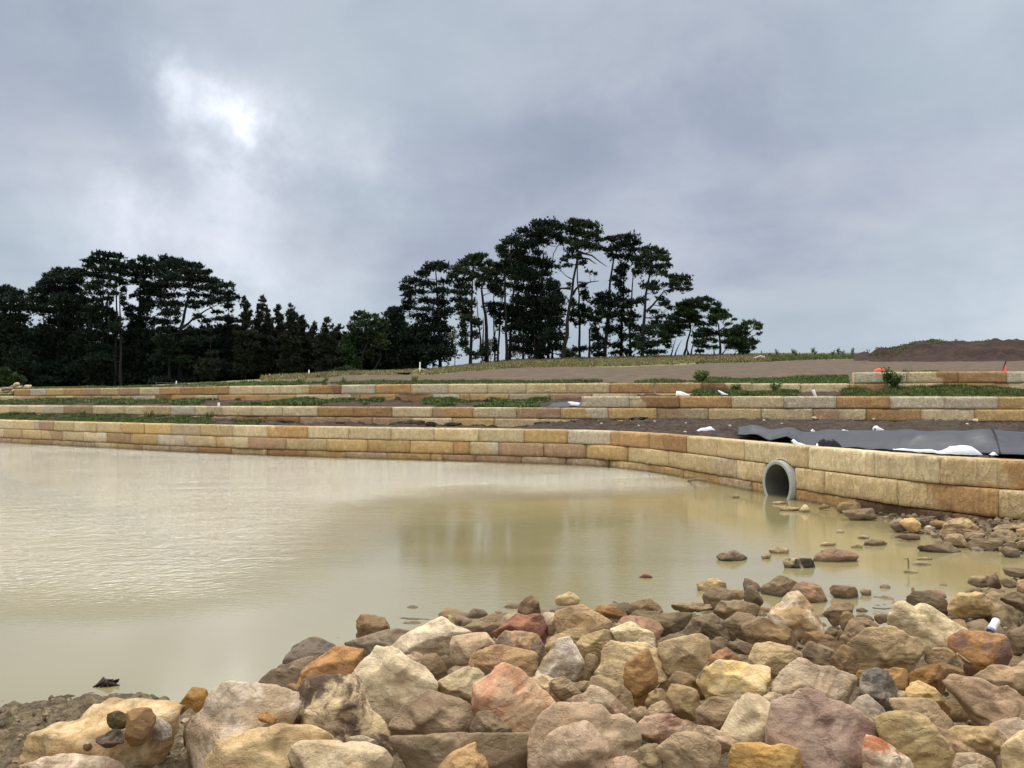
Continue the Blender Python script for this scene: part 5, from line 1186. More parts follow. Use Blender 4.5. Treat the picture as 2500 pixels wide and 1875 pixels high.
tree('pine_tree', 'thin straight pine right of the dark one, thinly clothed all the way down', 'T2', 115, [[(1075,1550),(1070,1100),(1090,800),(1110,570)]],
 [(1130,480,85,42),(1180,540,75,50),(1150,620,55,42),(1060,940,50,32),(1120,950,60,32),(1080,1080,50,42),(1130,1100,50,32),(1080,1200,60,42),(1140,1230,50,32),(1080,1320,60,32),(1100,1420,70,42),(1060,1500,50,32)], 'needle', 14, group=GC, r0=.3)
tree('pine_tree', 'pine with one long limb reaching right to its own separate tuft of crown', 'T2', 112, [[(1200,1540),(1225,1100),(1240,850),(1280,650),(1300,500)],[(1250,1030),(1370,900),(1440,810),(1560,780),(1640,720)]],
 [(1320,370,65,32),(1400,400,75,38),(1240,370,65,32),(1450,470,55,32),(1350,460,105,42),(1240,440,75,42),(1470,540,55,32),(1260,540,85,42),(1380,560,85,32),(1430,620,55,26),(1480,650,35,18),(1300,620,60,30),(1260,770,95,40),(1330,800,55,32),(1340,730,50,20),(1540,680,55,32),(1640,690,85,36),(1700,740,45,40),(1560,750,75,36),(1430,750,55,18),(1700,800,45,20),(1620,800,55,22),(1500,820,45,14),(1400,910,45,42),(1440,960,50,30),(1500,1000,45,20),(1200,920,65,32),(1330,1050,85,20),(1410,1100,65,16),(1360,1160,75,20),(1300,1220,85,30),(1400,1200,45,20),(1200,1250,75,42),(1330,1290,95,30),(1430,1290,50,26),(1180,1360,65,42),(1280,1420,85,42),(1300,1490,85,36),(1380,1380,75,20),(1430,1480,45,20),(1180,1450,50,50)], 'needle', 15, group=GC, r0=.4, prot=1)
tree('pine_tree', 'largest of the three low wind-bent pines, broad crown on several stems', 'T3', 118, [[(510,1260),(560,1100),(600,900),(640,700),(620,560)],[(640,1250),(690,1000),(660,800),(800,450)],[(270,1270),(330,1050),(370,920)],[(350,1270),(400,1100),(480,960)],[(580,1260),(570,1100)],[(620,1250),(560,1080)]],
 [(900,240,105,42),(1000,265,50,40),(800,260,75,50),(700,290,105,50),(560,310,85,50),(450,360,85,40),(650,380,140,42),(500,430,120,50),(880,370,100,40),(900,430,70,22),(620,490,140,50),(400,540,140,50),(650,560,110,50),(300,590,95,50),(470,650,140,42),(700,640,95,42),(240,700,95,42),(400,740,110,42),(250,830,110,50),(150,780,75,42),(420,850,85,42),(560,740,70,30),(800,560,60,22),(830,680,85,32),(850,800,100,42),(760,860,60,32),(800,900,110,42),(230,930,95,32),(180,1010,75,32),(230,1080,45,22)], 'needle_green', 16, group=GE, dens=15, dsc=1.15, r0=.3, blade=.36, width=.07, prot=1)
tree('pine_tree', 'middle one of the three low pines, one upright trunk with bare spokes of limbs', 'T3', 115, [[(1165,1240),(1160,950),(1140,680),(1130,580)],[(710,1250),(760,1120),(860,1010),(1000,960)],[(1060,1240),(1050,1100),(1000,1040)],[(1150,880),(1040,760),(960,690)],[(1150,800),(1300,680),(1400,600)]],
 [(1080,330,60,18),(1140,360,35,40),(1060,420,75,22),(1090,470,110,42),(1200,490,95,42),(1160,560,140,50),(1010,570,70,50),(1270,540,55,42),(1040,630,70,30),(1350,540,30,20),(1400,600,50,12),(1000,690,80,16),(1300,680,80,12),(960,810,70,32),(1000,860,90,40),(1110,850,60,22),(960,960,90,32),(830,1010,90,40),(740,1030,70,42),(1080,990,50,22),(900,1090,100,22),(1080,1100,70,22),(800,1170,70,22)], 'needle_green', 17, group=GE, dens=15, dsc=1.15, r0=.28, blade=.34, width=.065, prot=1)
tree('pine_tree', 'rightmost and lowest of the three low pines, leaning over the dry grass', 'T3', 112, [[(1510,1230),(1520,1050),(1600,900),(1780,750)],[(1190,1230),(1300,1090),(1400,1000)],[(1420,1230),(1460,1150)],[(1620,990),(1750,880),(1900,850)]],
 [(1620,670,55,28),(1720,670,85,32),(1830,700,75,32),(1890,730,32,22),(1840,760,50,22),(1500,730,85,30),(1600,760,90,30),(1380,790,90,26),(1270,810,70,30),(1450,840,110,40),(1600,860,90,40),(1250,880,80,40),(1380,900,110,40),(1890,850,25,14),(1840,860,32,10),(1550,950,95,42),(1430,980,115,52),(1560,1040,105,62),(1420,1060,110,42),(1280,1010,80,32),(1720,980,70,30),(1800,1010,60,20),(1700,1060,70,30),(1780,1110,40,20),(1620,1120,80,42),(1480,1120,70,32),(1330,1110,60,22),(1600,1190,80,30)], 'needle_green', 18, group=GE, dens=15, dsc=1.15, r0=.24, blade=.34, width=.065, prot=1)
# left wood
tree('pine_tree', 'pine at the left edge of the frame, lower than its neighbours and greener low down', 'T4', 104, [[(60,1640),(60,560)]],
 [(-60,560,110,50),(60,530,110,42),(180,570,105,42),(30,630,105,50),(200,650,120,42),(60,740,150,62),(250,740,110,52),(100,850,150,55),(20,940,115,75),(250,860,95,52),(150,990,145,85),(60,1110,145,85),(200,1140,125,85),(60,1270,145,85),(200,1290,145,85),(80,1410,155,85),(230,1420,145,85),(100,1530,175,75),(280,1530,145,75),(-80,700,100,80),(-80,900,110,100),(-80,1150,110,120),(-80,1400,110,120),(-60,1560,110,60)], 'needle_dark', 21, dens=11, group=GL, r0=.4)
tree('pine_tree', 'wide domed pine left of the tallest one in the left wood', 'T4', 108, [[(700,1620),(690,1300),(700,700),(760,400)],[(900,1620),(880,1200)]],
 [(760,310,140,38),(860,335,100,42),(680,325,85,42),(580,370,75,42),(540,430,85,42),(700,430,170,52),(880,430,105,52),(460,465,40,32),(420,540,75,38),(560,540,125,52),(720,540,155,52),(880,540,125,52),(420,640,95,42),(350,578,45,18),(560,660,145,52),(740,660,155,65),(920,650,125,62),(430,740,115,42),(600,780,155,52),(800,790,165,65),(960,760,105,52),(640,900,125,52),(800,920,165,75),(980,900,115,75),(500,960,50,50),(660,1030,145,75),(860,1050,165,75),(430,1100,115,75),(600,1160,155,75),(800,1190,165,85),(980,1100,125,85),(420,1240,135,75),(620,1300,165,75),(850,1330,165,75),(1000,1260,115,75),(400,1400,135,85),(600,1440,155,85),(800,1480,175,85),(1000,1440,145,85),(360,1550,115,65),(560,1580,135,50),(760,1590,145,42),(960,1580,145,42)], 'needle_dark', 22, dens=11, group=GL, r0=.5, prot=1)
tree('pine_tree', 'tallest pine of the left wood, several stems showing sky between them high up', 'T4', 105, [[(1190,1600),(1185,900),(1185,400)],[(1330,1600),(1350,900),(1340,300)],[(1400,1600),(1390,800),(1385,600)],[(1250,1000),(1250,500)]],
 [(1190,115,100,38),(1340,135,80,32),(1080,155,50,24),(1000,190,50,22),(1180,200,130,42),(1340,220,100,42),(1030,250,80,28),(960,300,50,22),(1160,290,110,36),(1320,310,110,36),(1430,260,50,50),(1440,340,40,32),(1000,340,80,26),(1180,370,110,26),(1320,390,90,26),(1410,440,70,32),(1150,440,80,26),(1280,480,80,30),(1440,520,40,40),(1080,500,90,40),(1160,560,70,30),(1320,560,70,30),(1250,630,60,30),(1100,640,70,30),(1420,620,40,30),(1440,680,30,20),(1130,740,115,52),(1260,800,95,52),(1100,840,135,52),(1330,880,65,52),(1180,940,145,65),(1340,1000,85,75),(1100,1050,145,75),(1280,1120,115,75),(1150,1200,145,65),(1130,1330,115,75),(1290,1230,50,50),(1240,1400,70,90),(1100,1480,115,95),(1240,1550,95,65),(1440,1560,90,65)], 'needle_dark', 23, dens=11, group=GL, r0=.36, prot=3)
tree('pine_tree', 'upright pine filling the space between the tallest one and the great dome', 'T5', 109, [[(280,1600),(290,700),(300,300)]],
 [(205,200,50,28),(340,178,85,36),(420,200,55,36),(180,260,60,32),(300,270,105,42),(430,290,85,42),(215,350,60,42),(350,370,115,42),(230,430,50,32),(370,470,115,52),(340,570,85,52),(205,590,40,14),(450,560,95,52),(360,660,95,42),(195,720,65,26),(155,750,42,28),(330,760,85,52),(190,820,50,32),(300,860,115,52),(420,700,60,32),(260,950,125,52),(450,900,60,42),(180,1040,105,52),(330,1050,135,65),(220,1140,145,65),(400,1150,145,75),(200,1260,135,75),(380,1280,155,85),(180,1400,125,85),(360,1420,165,85),(160,1530,125,65),(340,1560,175,65)], 'needle_dark', 24, dens=11, group=GL, r0=.42)
tree('pine_tree', 'great dome-shaped pine at the right end of the left wood with heavy forking limbs', 'T5', 106, [[(760,1600),(750,1050),(790,880),(840,640),(890,450)],[(780,950),(900,850),(1050,750),(1200,680)],[(640,1600),(640,1000),(640,600)],[(820,980),(1000,970),(1150,1000)],[(900,850),(1000,820),(1150,870)]],
 [(570,158,65,28),(660,178,75,32),(740,200,65,32),(560,240,115,52),(700,260,125,52),(850,235,75,32),(950,258,85,36),(820,320,135,52),(1000,330,105,42),(1080,310,45,32),(560,350,115,52),(660,390,125,52),(900,400,125,42),(1060,420,105,42),(1160,430,75,36),(560,470,105,52),(700,480,70,32),(820,470,90,26),(1000,500,110,26),(1130,500,85,32),(1260,470,75,32),(1340,470,42,32),(1220,560,105,42),(1330,560,65,32),(560,590,90,42),(700,580,80,32),(900,580,90,26),(1060,590,100,26),(1180,640,105,32),(1300,620,75,28),(560,700,70,42),(680,690,100,42),(920,670,110,26),(1060,680,80,26),(600,800,90,42),(720,790,50,42),(930,720,70,18),(1180,780,70,18),(980,820,70,18),(560,900,80,32),(700,880,60,22),(1060,880,80,22),(1180,860,50,18),(540,1000,90,42),(660,1000,80,42),(860,1030,100,24),(1000,1020,90,32),(1120,1060,80,24),(560,1100,105,52),(720,1110,115,52),(900,1110,115,42),(1010,1100,50,42),(620,1220,145,65),(800,1230,145,65),(930,1200,75,52),(560,1350,155,75),(760,1360,165,75),(900,1340,95,55),(560,1480,155,75),(760,1500,165,75),(940,1470,115,65),(560,1580,145,42),(800,1580,165,42)], 'needle_dark', 25, dens=11, group=GL, r0=.5, prot=1)
tree('conifer', 'layered conifer with a straight mast of a trunk, right beside the great dome', 'T5', 110, [[(1320,1550),(1320,640)]],
 [(1400,610,60,20),(1320,640,60,30),(1320,720,60,42),(1290,860,90,30),(1350,880,70,42),(1310,960,100,30),(1380,960,70,42),(1330,1040,80,30),(1250,1130,90,50),(1350,1150,100,60),(1230,1260,120,60),(1380,1280,110,70),(1200,1400,130,70),(1360,1430,130,80),(1220,1530,140,50),(1400,1530,120,50)], 'needle_dark', 26, group=GR_, r0=.2)
tree('conifer', 'small thin-trunked conifer standing low between the great dome and the layered conifer', 'T5', 104, [[(1108,1550),(1108,1080)]],
 [(1108,1090,25,30),(1110,1250,60,20),(1100,1380,110,70),(1060,1480,120,70)], 'leaf_brown', 27, group=GR_, r0=.13)
# row of conifers (apex x, apex y, half width low down)
for i, (ax, ay, hw, lab) in enumerate([(205, 130, 110, 'conifer with a gappy spindly top, first of the row after the layered one'), (430, 140, 130, 'tallest conifer of the row, with a pointed bushy top'),
        (620, 265, 120, 'conifer with a small sparse tip between the two tallest of the row'), (790, 255, 120, 'conifer with a round bushy tip, third highest of the row'),
        (925, 370, 120, 'conifer sloping down right from the round-tipped one'), (1080, 470, 120, 'lowest pointed conifer between two taller tips on the right of the row'),
        (1250, 405, 130, 'dense egg-topped conifer near the right end of the row'), (1390, 510, 100, 'last small conifer at the right end of the row')]):
    rr = random.Random(60 + i); cl = []
    y = ay + 15
    while y < 1150:
        f = (y - ay) / (1150 - ay); w = (24 + hw * min(1, f * 2.0) ** .75)
        for k in range(3 if f > .12 else 2):
            a = w * rr.uniform(.30, .55) * (1.0 if f < .35 else 1.25)
            if rr.random() < (.82 if f < .4 else 1): cl.append((ax + rr.uniform(-1, 1) * (w - a * .6), y + rr.uniform(-16, 16), a, rr.uniform(20, 32) * (1 + f * .7)))
        y += 34 + 22 * f
    tree('conifer', lab, 'T6', 108 + (i % 3) * 3, [[(ax, 1170), (ax, ay + 10)]], cl, 'leaf_brown', 40 + i, dens=9, r0=.2, blade=.34, width=.08, group=GR_, spread=.6)
tree('pine_tree', 'rounded green tree with two bent trunks, right of the conifer row', 'T6', 108, [[(1690,1090),(1720,850),(1800,650),(1800,500)],[(1860,1085),(1950,900),(1900,650)]],
 [(1690,355,75,32),(1640,430,85,42),(1760,400,85,42),(1870,385,60,24),(1700,510,115,52),(1820,490,105,52),(1930,460,80,42),(1960,530,80,52),(1580,550,70,42),(1650,620,115,52),(1800,620,115,52),(1930,640,100,52),(1540,680,70,52),(1650,740,115,52),(1800,740,100,52),(1950,760,100,52),(1480,740,70,42),(1500,830,100,52),(1660,850,95,50),(1800,880,90,50),(1560,950,125,50),(1450,930,100,52),(1450,1030,110,50),(1600,1040,100,40)], 'needle_green', 28, group=None, r0=.3, prot=2, dens=8)
tree('pine_tree', 'blackish pine between the rounded green tree and the middle stand', 'T6', 113, [[(2120,1080),(2120,340)]],
 [(2110,305,60,32),(2180,325,55,42),(2080,390,65,42),(2180,420,85,52),(2100,500,95,52),(2200,540,85,52),(2080,620,105,52),(2180,680,105,62),(2060,760,105,52),(2160,820,125,65),(2040,900,115,65),(2180,950,125,75),(2060,1020,115,52),(2200,1050,115,42)], 'needle_dark', 29, group=GC, r0=.36)
# dim trees far behind the middle stand
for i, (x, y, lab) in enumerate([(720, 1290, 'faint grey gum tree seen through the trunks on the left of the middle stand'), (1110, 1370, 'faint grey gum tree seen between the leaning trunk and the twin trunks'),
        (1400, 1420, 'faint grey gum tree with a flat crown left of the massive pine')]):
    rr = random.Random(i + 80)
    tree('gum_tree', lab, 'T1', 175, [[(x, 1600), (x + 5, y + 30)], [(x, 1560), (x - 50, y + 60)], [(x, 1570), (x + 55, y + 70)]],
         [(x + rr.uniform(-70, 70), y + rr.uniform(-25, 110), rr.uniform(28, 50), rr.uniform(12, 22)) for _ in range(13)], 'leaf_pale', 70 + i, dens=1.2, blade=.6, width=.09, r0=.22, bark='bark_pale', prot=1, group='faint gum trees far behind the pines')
tree('bush', 'bright green bush on the skyline between the leaning trunk and the lone slim pine', 'T2', 122, [[(390,1560),(395,1520)]], [(380,1500,50,40),(430,1530,60,30),(340,1530,50,30)], 'weed', 33, cat='bush', r0=.06)
tree('bush', 'green bush low at the foot of the rounded two-trunked tree', 'T6', 100, [[(1500,1110),(1500,1080)]], [(1420,1090,90,30),(1520,1080,90,36),(1600,1090,70,30)], 'needle_green', 34, cat='bush', r0=.06)
tree('bush', 'fresh green shrub at the very left behind the stone heap', 'T4', 92, [[(60,1600),(60,1560)]], [(30,1500,70,60),(90,1540,90,60),(-20,1560,80,60),(150,1590,80,40),(230,1570,50,60)], 'needle_green', 35, cat='bush', r0=.06)

# undergrowth that closes the foot of the wood
def undergrowth():
    rs = np.random.default_rng(99); cs = []; rads = []
    for k in range(470):
        px = rs.uniform(-260, 1010); D = rs.uniform(112, 120); low = k % 3 == 0; hmax = np.interp(px, [-260, 560, 620, 860, 1010], [9, 8, 6.5, 5.5, 6.5])
        if 250 < px < 300: hmax *= .55
        z = terrain_z(px, D) + (rs.uniform(.2, 1) ** 1.2 * hmax * rs.uniform(.5, 1) if not low else rs.uniform(-.3, .8))
        cs.append(np.array([(px - 1250) / F * D, D, z])); rads.append(np.array([rs.uniform(1.5, 2.8), 1.6, rs.uniform(.9, 1.6)]))
    V, Fc = needle_cloud(cs, rads, 5.5, rs, .7, .16, 7)
    o = add_mesh('undergrowth', V, Fc, M['needle_dark'], smooth=False); tag(o, 'dark undergrowth closing the foot of the left wood and the conifer row', kind='stuff')
undergrowth()
# ------------------------------------------------------------------ grass, weeds
def blades(name, pts, hts, wid, mat, label, rs, lean=.45, per=5, kind='stuff', cat=None, parent=None, group=None, loc=None):
    """tufts of bent blades: pts (N,3) roots, hts (N) heights"""
    n = len(pts) * per
    B = np.repeat(pts, per, 0) + np.concatenate([rs.normal(size=(n, 2)) * .035, np.zeros((n, 1))], 1) * (hts.mean() / .15)
    h = np.repeat(hts, per) * rs.uniform(.5, 1.2, n)
    a = rs.uniform(0, 6.283, n); ln = rs.uniform(.1, 1, n) * lean
    d = np.stack([np.cos(a) * ln, np.sin(a) * ln, np.ones(n)], 1) * h[:, None]
    b2 = rs.uniform(0, 6.283, n); s = np.stack([np.cos(b2), np.sin(b2), np.zeros(n)], 1) * (wid * rs.uniform(.6, 1.4, n))[:, None]
    m = B + d * .55; t = B + d * np.array([1.5, 1.5, .95])
    V = np.stack([B - s, B + s, m + s * .8, m - s * .8, t], 1).reshape(-1, 3)
    k = np.arange(n)[:, None] * 5
    T = np.concatenate([k + np.array([[0, 1, 2]]), k + np.array([[0, 2, 3]]), k + np.array([[3, 2, 4]])], 0)
    o = add_mesh(name, V, T, mat, parent, smooth=False, loc=loc)
    if kind: tag(o, label, cat, group, kind)
    return o
rs = np.random.default_rng(3)
def bed_pts(Da, Db, zf, x0, x1, t0, t1, n, thin=0.0, seed=0, offa=.3):
    out = []
    px = rs.uniform(x0, x1, n); t = rs.uniform(t0, t1, n)
    for p, u in zip(px, t):
        a = wallpt(Da, p, offa); b = wallpt(Db, p, .12); q = a + (b - a) * u
        out.append((q[0], q[1], zf(p, u)))
    V = np.array(out)
    keep = fbm(V, .55, 3, seed + 30) > thin
    return V[keep]
def patch_h(p, lo, hi, sd): return lo + (hi - lo) * np.clip(.5 + fbm(p, .9, 3, sd) * 1.3, 0, 1)
# lowest bed: green on its left part
g1 = bed_pts(D1, D2, bed1_z, -500, 500, .02, 1, 13000, -.25, 1)
g1b = bed_pts(D1, D2, bed1_z, 470, 640, .05, .9, 1200, .12, 1)
p = np.concatenate([g1, g1b]); blades('grass', p, patch_h(p, .05, .18, 4), .018, M['grass'], 'green grass on the left part of the lowest bed', rs)
# middle bed
g2 = np.concatenate([bed_pts(D2, D3, bed2_z, -400, 780, .25, 1, 9000, -.12, 2), bed_pts(D2, D3, bed2_z, 780, 1060, .3, 1, 1500, .12, 2), bed_pts(D2, D3, bed2_z, 1060, 1340, .1, 1, 3000, -.15, 2)])
blades('grass', g2, patch_h(g2, .05, .22, 6), .02, M['weed'], 'low green weeds on the left part of the middle bed', rs, lean=.8)
g3 = np.concatenate([bed_pts(D2, D3, bed2_z, 1690, 1950, .1, 1, 3500, -.15, 3), bed_pts(D2, D3, bed2_z, 2060, 3000, .0, 1, 12000, -.35, 3)])
blades('grass', g3, patch_h(g3, .06, .26, 7), .018, M['grass'], 'green grass on the right part of the middle bed', rs)
# strip on top of the highest wall
def slope_pts(x0, x1, off0, off1, n, thin, sd):
    out = []
    for p_, u in zip(rs.uniform(x0, x1, n), rs.uniform(off0, off1, n) ** 1.0):
        a = wallpt(D3, p_, .35); D = a[1] + u; x = (p_ - 1250) / F * D
        out.append((x, D, terrain_z(p_, D)))
    V = np.array(out); return V[fbm(V, .5, 3, sd) > thin]
g4 = np.concatenate([slope_pts(-100, 2070, .1, 4.5, 14000, -.15, 40), slope_pts(-100, 700, .1, 9, 5000, -.1, 41), slope_pts(1700, 2070, .1, 8, 6000, -.5, 42), slope_pts(2200, 2290, .3, 3, 900, -.9, 43)])
blades('grass', g4, patch_h(g4, .07, .24, 9), .02, M['weed'], 'green grass strip along the top of the highest wall', rs)
# dry meadow on the rise
mp = []
for p_, u in zip(rs.uniform(-100, 2300, 90000), rs.random(90000)):
    d0 = float(MEADOW(p_)); D = d0 + (128 - d0) * u ** .8; mp.append(((p_ - 1250) / F * D, D, terrain_z(p_, D)))
mp = np.array(mp); mp = mp[fbm(mp, .3, 2, 50) > -.45]
pm_ = mp[:, 0] / mp[:, 1] * F + 1250
dry = mp[(pm_ > 640) & (pm_ < 1880) | ((pm_ > 1880) & (mp[:, 1] > 112))]
blades('grass', dry, patch_h(dry, .22, .55, 11), .05, M['drygrass'], 'tall dry straw-coloured grass on the rise below the trees', rs, per=3)
gm = mp[ ((pm_ >= 1860) & (mp[:, 1] < 114)) | ((pm_ > 1700) & (mp[:, 1] < 92))]
blades('grass', gm, patch_h(gm, .12, .38, 12), .05, M['grass'], 'green grass bank between the bare field and the skyline', rs, per=4)
# individual weeds and bushes
def weed(px, D, zb, h, w, n, mat, label, seed, name='weed', cat='plant', group='weeds growing on the terraces'):
    r = np.random.default_rng(seed); mb = MB(); base = Vector(((px - 1250) / F * D, D, zb))
    root = empty(name, base); tag(root, label, cat, group)
    tips = []
    for _ in range(n):
        a = r.uniform(0, 6.283); l = r.uniform(.2, 1) * w; hh = h * r.uniform(.5, 1)
        tip = Vector((math.cos(a) * l, math.sin(a) * l, hh)); mid = tip * .5 + Vector((0, 0, hh * .15))
        mb.tube([(0, 0, -.05), mid, tip], [.008, .006, .003], 4); tips += [mid.lerp(tip, k) for k in (0, .35, .7, 1)]
    mb.build('stem', M['weed'], root)
    tp = np.array([tuple(t) for t in tips]); m = len(tp) * 9
    c = np.repeat(tp, 9, 0) + r.normal(size=(m, 3)) * h * .05
    d = r.normal(size=(m, 3)) + np.array([0, 0, .5]); d /= np.linalg.norm(d, axis=1, keepdims=True); s = np.cross(d, r.normal(size=(m, 3))); s /= np.linalg.norm(s, axis=1, keepdims=True)
    L = h * r.uniform(.06, .14, (m, 1)); V = np.stack([c, c + d * L * .5 + s * L * .3, c + d * L, c + d * L * .5 - s * L * .3], 1).reshape(-1, 3)
    add_mesh('leaves', V, np.arange(m * 4).reshape(-1, 4), mat, root, smooth=False); return root
D_ = float(D3(1715)) + .9
weed(1713, D_, terrain_z(1713, D_), .62, .42, 70, M['weed'], 'round feathery green bush on top of the highest wall', 1, 'bush', 'bush', None)
D_ = float(D3(2190)) - .35
weed(2185, D_, 2.72, .75, .38, 40, M['grass'], 'tall leafy weed growing up against the stepped-up end of the highest wall', 2)
weed(2165, D_ - .1, 2.72, .95, .2, 9, M['grass'], 'thin tall weed stalks beside the leafy weed on the stepped wall', 12)
for k, (px, h, lab) in enumerate([(735, .45, 'left pale green weed standing above the highest wall near the dark clod'), (795, .42, 'second pale green weed from the dark clod above the highest wall'), (842, .4, 'third pale green weed from the dark clod above the highest wall'),
                                  (1012, .45, 'green weed above the highest wall below the braced white post'), (905, .3, 'leafy weed above the orange block of the highest wall')]):
    D_ = float(D3(px)) + 1.2; weed(px, D_, terrain_z(px, D_), h, .28, 12, M['weed'], lab, 20 + k)
for k, (px, t, lab) in enumerate([(1894, .85, 'dark green clump of weeds against the highest wall left of the white pipe stub'), (1796, .8, 'small dark green weed against the highest wall beside the white rag')]):
    a = wallpt(D2, px, .3); b = wallpt(D3, px, .12); q = a + (b - a) * t
    weed(px, q[1], bed2_z(px, t), .42, .3, 40, M['grass'], lab, 40 + k)
for k, px in enumerate([200, 365, 512]):
    a = wallpt(D1, px, .3); b = wallpt(D2, px, .12); q = a + (b - a) * .5
    weed(px, q[1], bed1_z(px, .5), .42, .3, 16, M['grass'], ['spindly weed in the lowest bed near the left edge', 'second spindly weed from the left in the lowest bed', 'small weed where the green of the lowest bed ends'][k], 50 + k)
# skyline thistles along the right part of the rise
for k, px in enumerate([1880, 1897, 1938, 1945, 1985, 1990, 2035, 2047, 2060, 2082, 2110, 2120]):
    D_ = 108; weed(px, D_, terrain_z(px, D_) - .05, .9 + .7 * ((k * 7) % 5) / 5, .3, 6, M['grass'], 'tall thin weed standing on the skyline, number %s right of the flagged post' % ['one', 'two', 'three', 'four', 'five', 'six', 'seven', 'eight', 'nine', 'ten', 'eleven', 'twelve'][k], 70 + k, group='weeds on the skyline')

# ------------------------------------------------------------------ earth mound on the right
def build_mound():
    cols = np.linspace(2085, 3300, 190); Dn, Df = 72.0, 118.0; nd = 60
    top = interp([(2085, 883), (2135, 874), (2170, 861), (2205, 848), (2240, 841), (2300, 838), (2400, 833), (2470, 831), (2600, 834), (2900, 838), (3100, 860), (3300, 884)])
    V = []
    for px in cols:
        zt = zof(float(top(px)), 88.0)
        for j in range(nd):
            u = j / (nd - 1); D = Dn + (Df - Dn) * u
            g = terrain_z(px, D)
            prof = np.interp(u, [0, .06, .30, .38, .60, 1], [0, .06, .93, 1, .9, 0]) if px > 2230 else np.interp(u, [0, .12, .38, .60, 1], [0, .12, 1, .8, 0])
            V.append(((px - 1250) / F * D, D, g + max(0, zt - terrain_z(px, 88.0)) * prof - .12))
    V = np.array(V); V[:, 2] += (fbm(V, .22, 4, 60) * .8 + np.abs(fbm(V, .6, 4, 64)) * 1.0) * np.clip((V[:, 2] - 5.5) / 1.5, 0, 1)
    loc = (V[:, 0].mean(), V[:, 1].mean(), 6.0)
    root = empty('soil_heap', loc); tag(root, 'large dark earth mound with grass on its left shoulder', 'earth mound')
    o = add_mesh('heap_body', V - np.array(loc), grid_faces(len(cols), nd), M['mound'], root)
    # grass on the shoulder and crest
    idx = rs.integers(0, len(V), 26000); q = V[idx] + np.concatenate([rs.uniform(-.35, .35, (len(idx), 2)), np.zeros((len(idx), 1))], 1)
    pxx = q[:, 0] / q[:, 1] * F + 1250; u = (q[:, 1] - Dn) / (Df - Dn)
    lim = np.interp(pxx, [2130, 2200, 2240, 2330, 2420], [.20, .26, .33, .36, .40])
    q = q[(u > lim + fbm(q, .3, 2, 66) * .08) & (u < .66) & (pxx > 2140) & (pxx < 2420)]
    b = blades('grass_cover', q - np.array(loc), patch_h(q, .08, .2, 67), .06, M['grass'], '', rs, per=4, kind=None, parent=root)
    b['kind'] = 'stuff'
build_mound()

# ------------------------------------------------------------------ black liner on the right and its white cloth
def zrow(px, py, D): return P(px, py, D)
def sheet(name, cols, rows_fn, nu, nv, mat, label, cat, thick=.012, parent=None, wob=.03, seed=0, group=None):
    """surface from a function of (u, v); given thickness"""
    V = []
    for i in range(nu):
        for j in range(nv):
            V.append(tuple(rows_fn(i / (nu - 1), j / (nv - 1))))
    V = np.array(V)
    V[:, 2] += fbm(V, 1.8, 3, seed) * wob; V[:, 1] += fbm(V, 1.3, 3, seed + 5) * wob
    Fc = grid_faces(nu, nv); n = len(V)
    V2 = np.concatenate([V, V - np.array([0, -.003, thick])])
    F2 = [Fc, Fc[:, ::-1] + n]
    e = []
    for i in range(nu - 1):
        for j in (0, nv - 1): e.append((i * nv + j, (i + 1) * nv + j, (i + 1) * nv + j + n, i * nv + j + n))
    for j in range(nv - 1):
        for i in (0, nu - 1): e.append((i * nv + j, i * nv + j + 1, i * nv + j + 1 + n, i * nv + j + n))
    F2.append(np.array(e)); o = add_mesh(name, V2, np.concatenate(F2), mat, parent)
    if label: tag(o, label, cat, group)
    return o
bot = interp([(1800, 1060), (1840, 1060), (1878, 1073), (1920, 1066), (1950, 1080), (1975, 1088), (2010, 1089), (2080, 1094), (2150, 1097), (2300, 1103), (2420, 1108), (2500, 1111), (2700, 1118), (2900, 1122)])
topy = interp([(1800, 1053), (1832, 1042), (1860, 1052), (1885, 1055), (1915, 1047), (1940, 1048), (1960, 1058), (2010, 1053), (2100, 1051), (2300, 1050), (2420, 1049), (2500, 1052), (2700, 1054), (2900, 1056)])
def liner_f(u, v):
    px = 1800 + 1060 * u
    Db = float(D1(px)) + .95; Dt = Db + 2.0 + .5 * math.sin(px * .01)
    a = P(px, float(bot(px)), Db); b = P(px, float(topy(px)), Dt)
    q = a.lerp(b, v)
    q.z += .10 * math.sin(math.pi * v) + .03 * math.sin(px * .031 + v * 3) * math.sin(math.pi * v) + .045 * math.sin(px * .013 - v * 7) * math.sin(math.pi * v) + .012 * math.sin(px * .07 + v * 5) * math.sin(math.pi * v)
    if v > .98: q.z -= .12
    return q
def liner_g(u, v):      # back flap running down behind the fold
    px = 1800 + 1060 * u; Db = float(D1(px)) + .95; Dt = Db + 2.0 + .5 * math.sin(px * .01)
    b = P(px, float(topy(px)), Dt) - Vector((0, 0, .04)); return b + Vector((0, v * 1.2, -v * .28))
lin_root = empty('ground_liner', P(2250, 1080, 15.5)); tag(lin_root, 'long black plastic liner draped over the earth behind the lowest wall', 'plastic sheet')
o = sheet('front_fold', None, liner_f, 230, 22, M['liner'], '', '', .012, None, .05, 80); o.parent = lin_root; o.location = -lin_root.location
o = sheet('back_flap', None, liner_g, 120, 5, M['liner'], '', '', .012, None, .03, 84); o.parent = lin_root; o.location = -lin_root.location
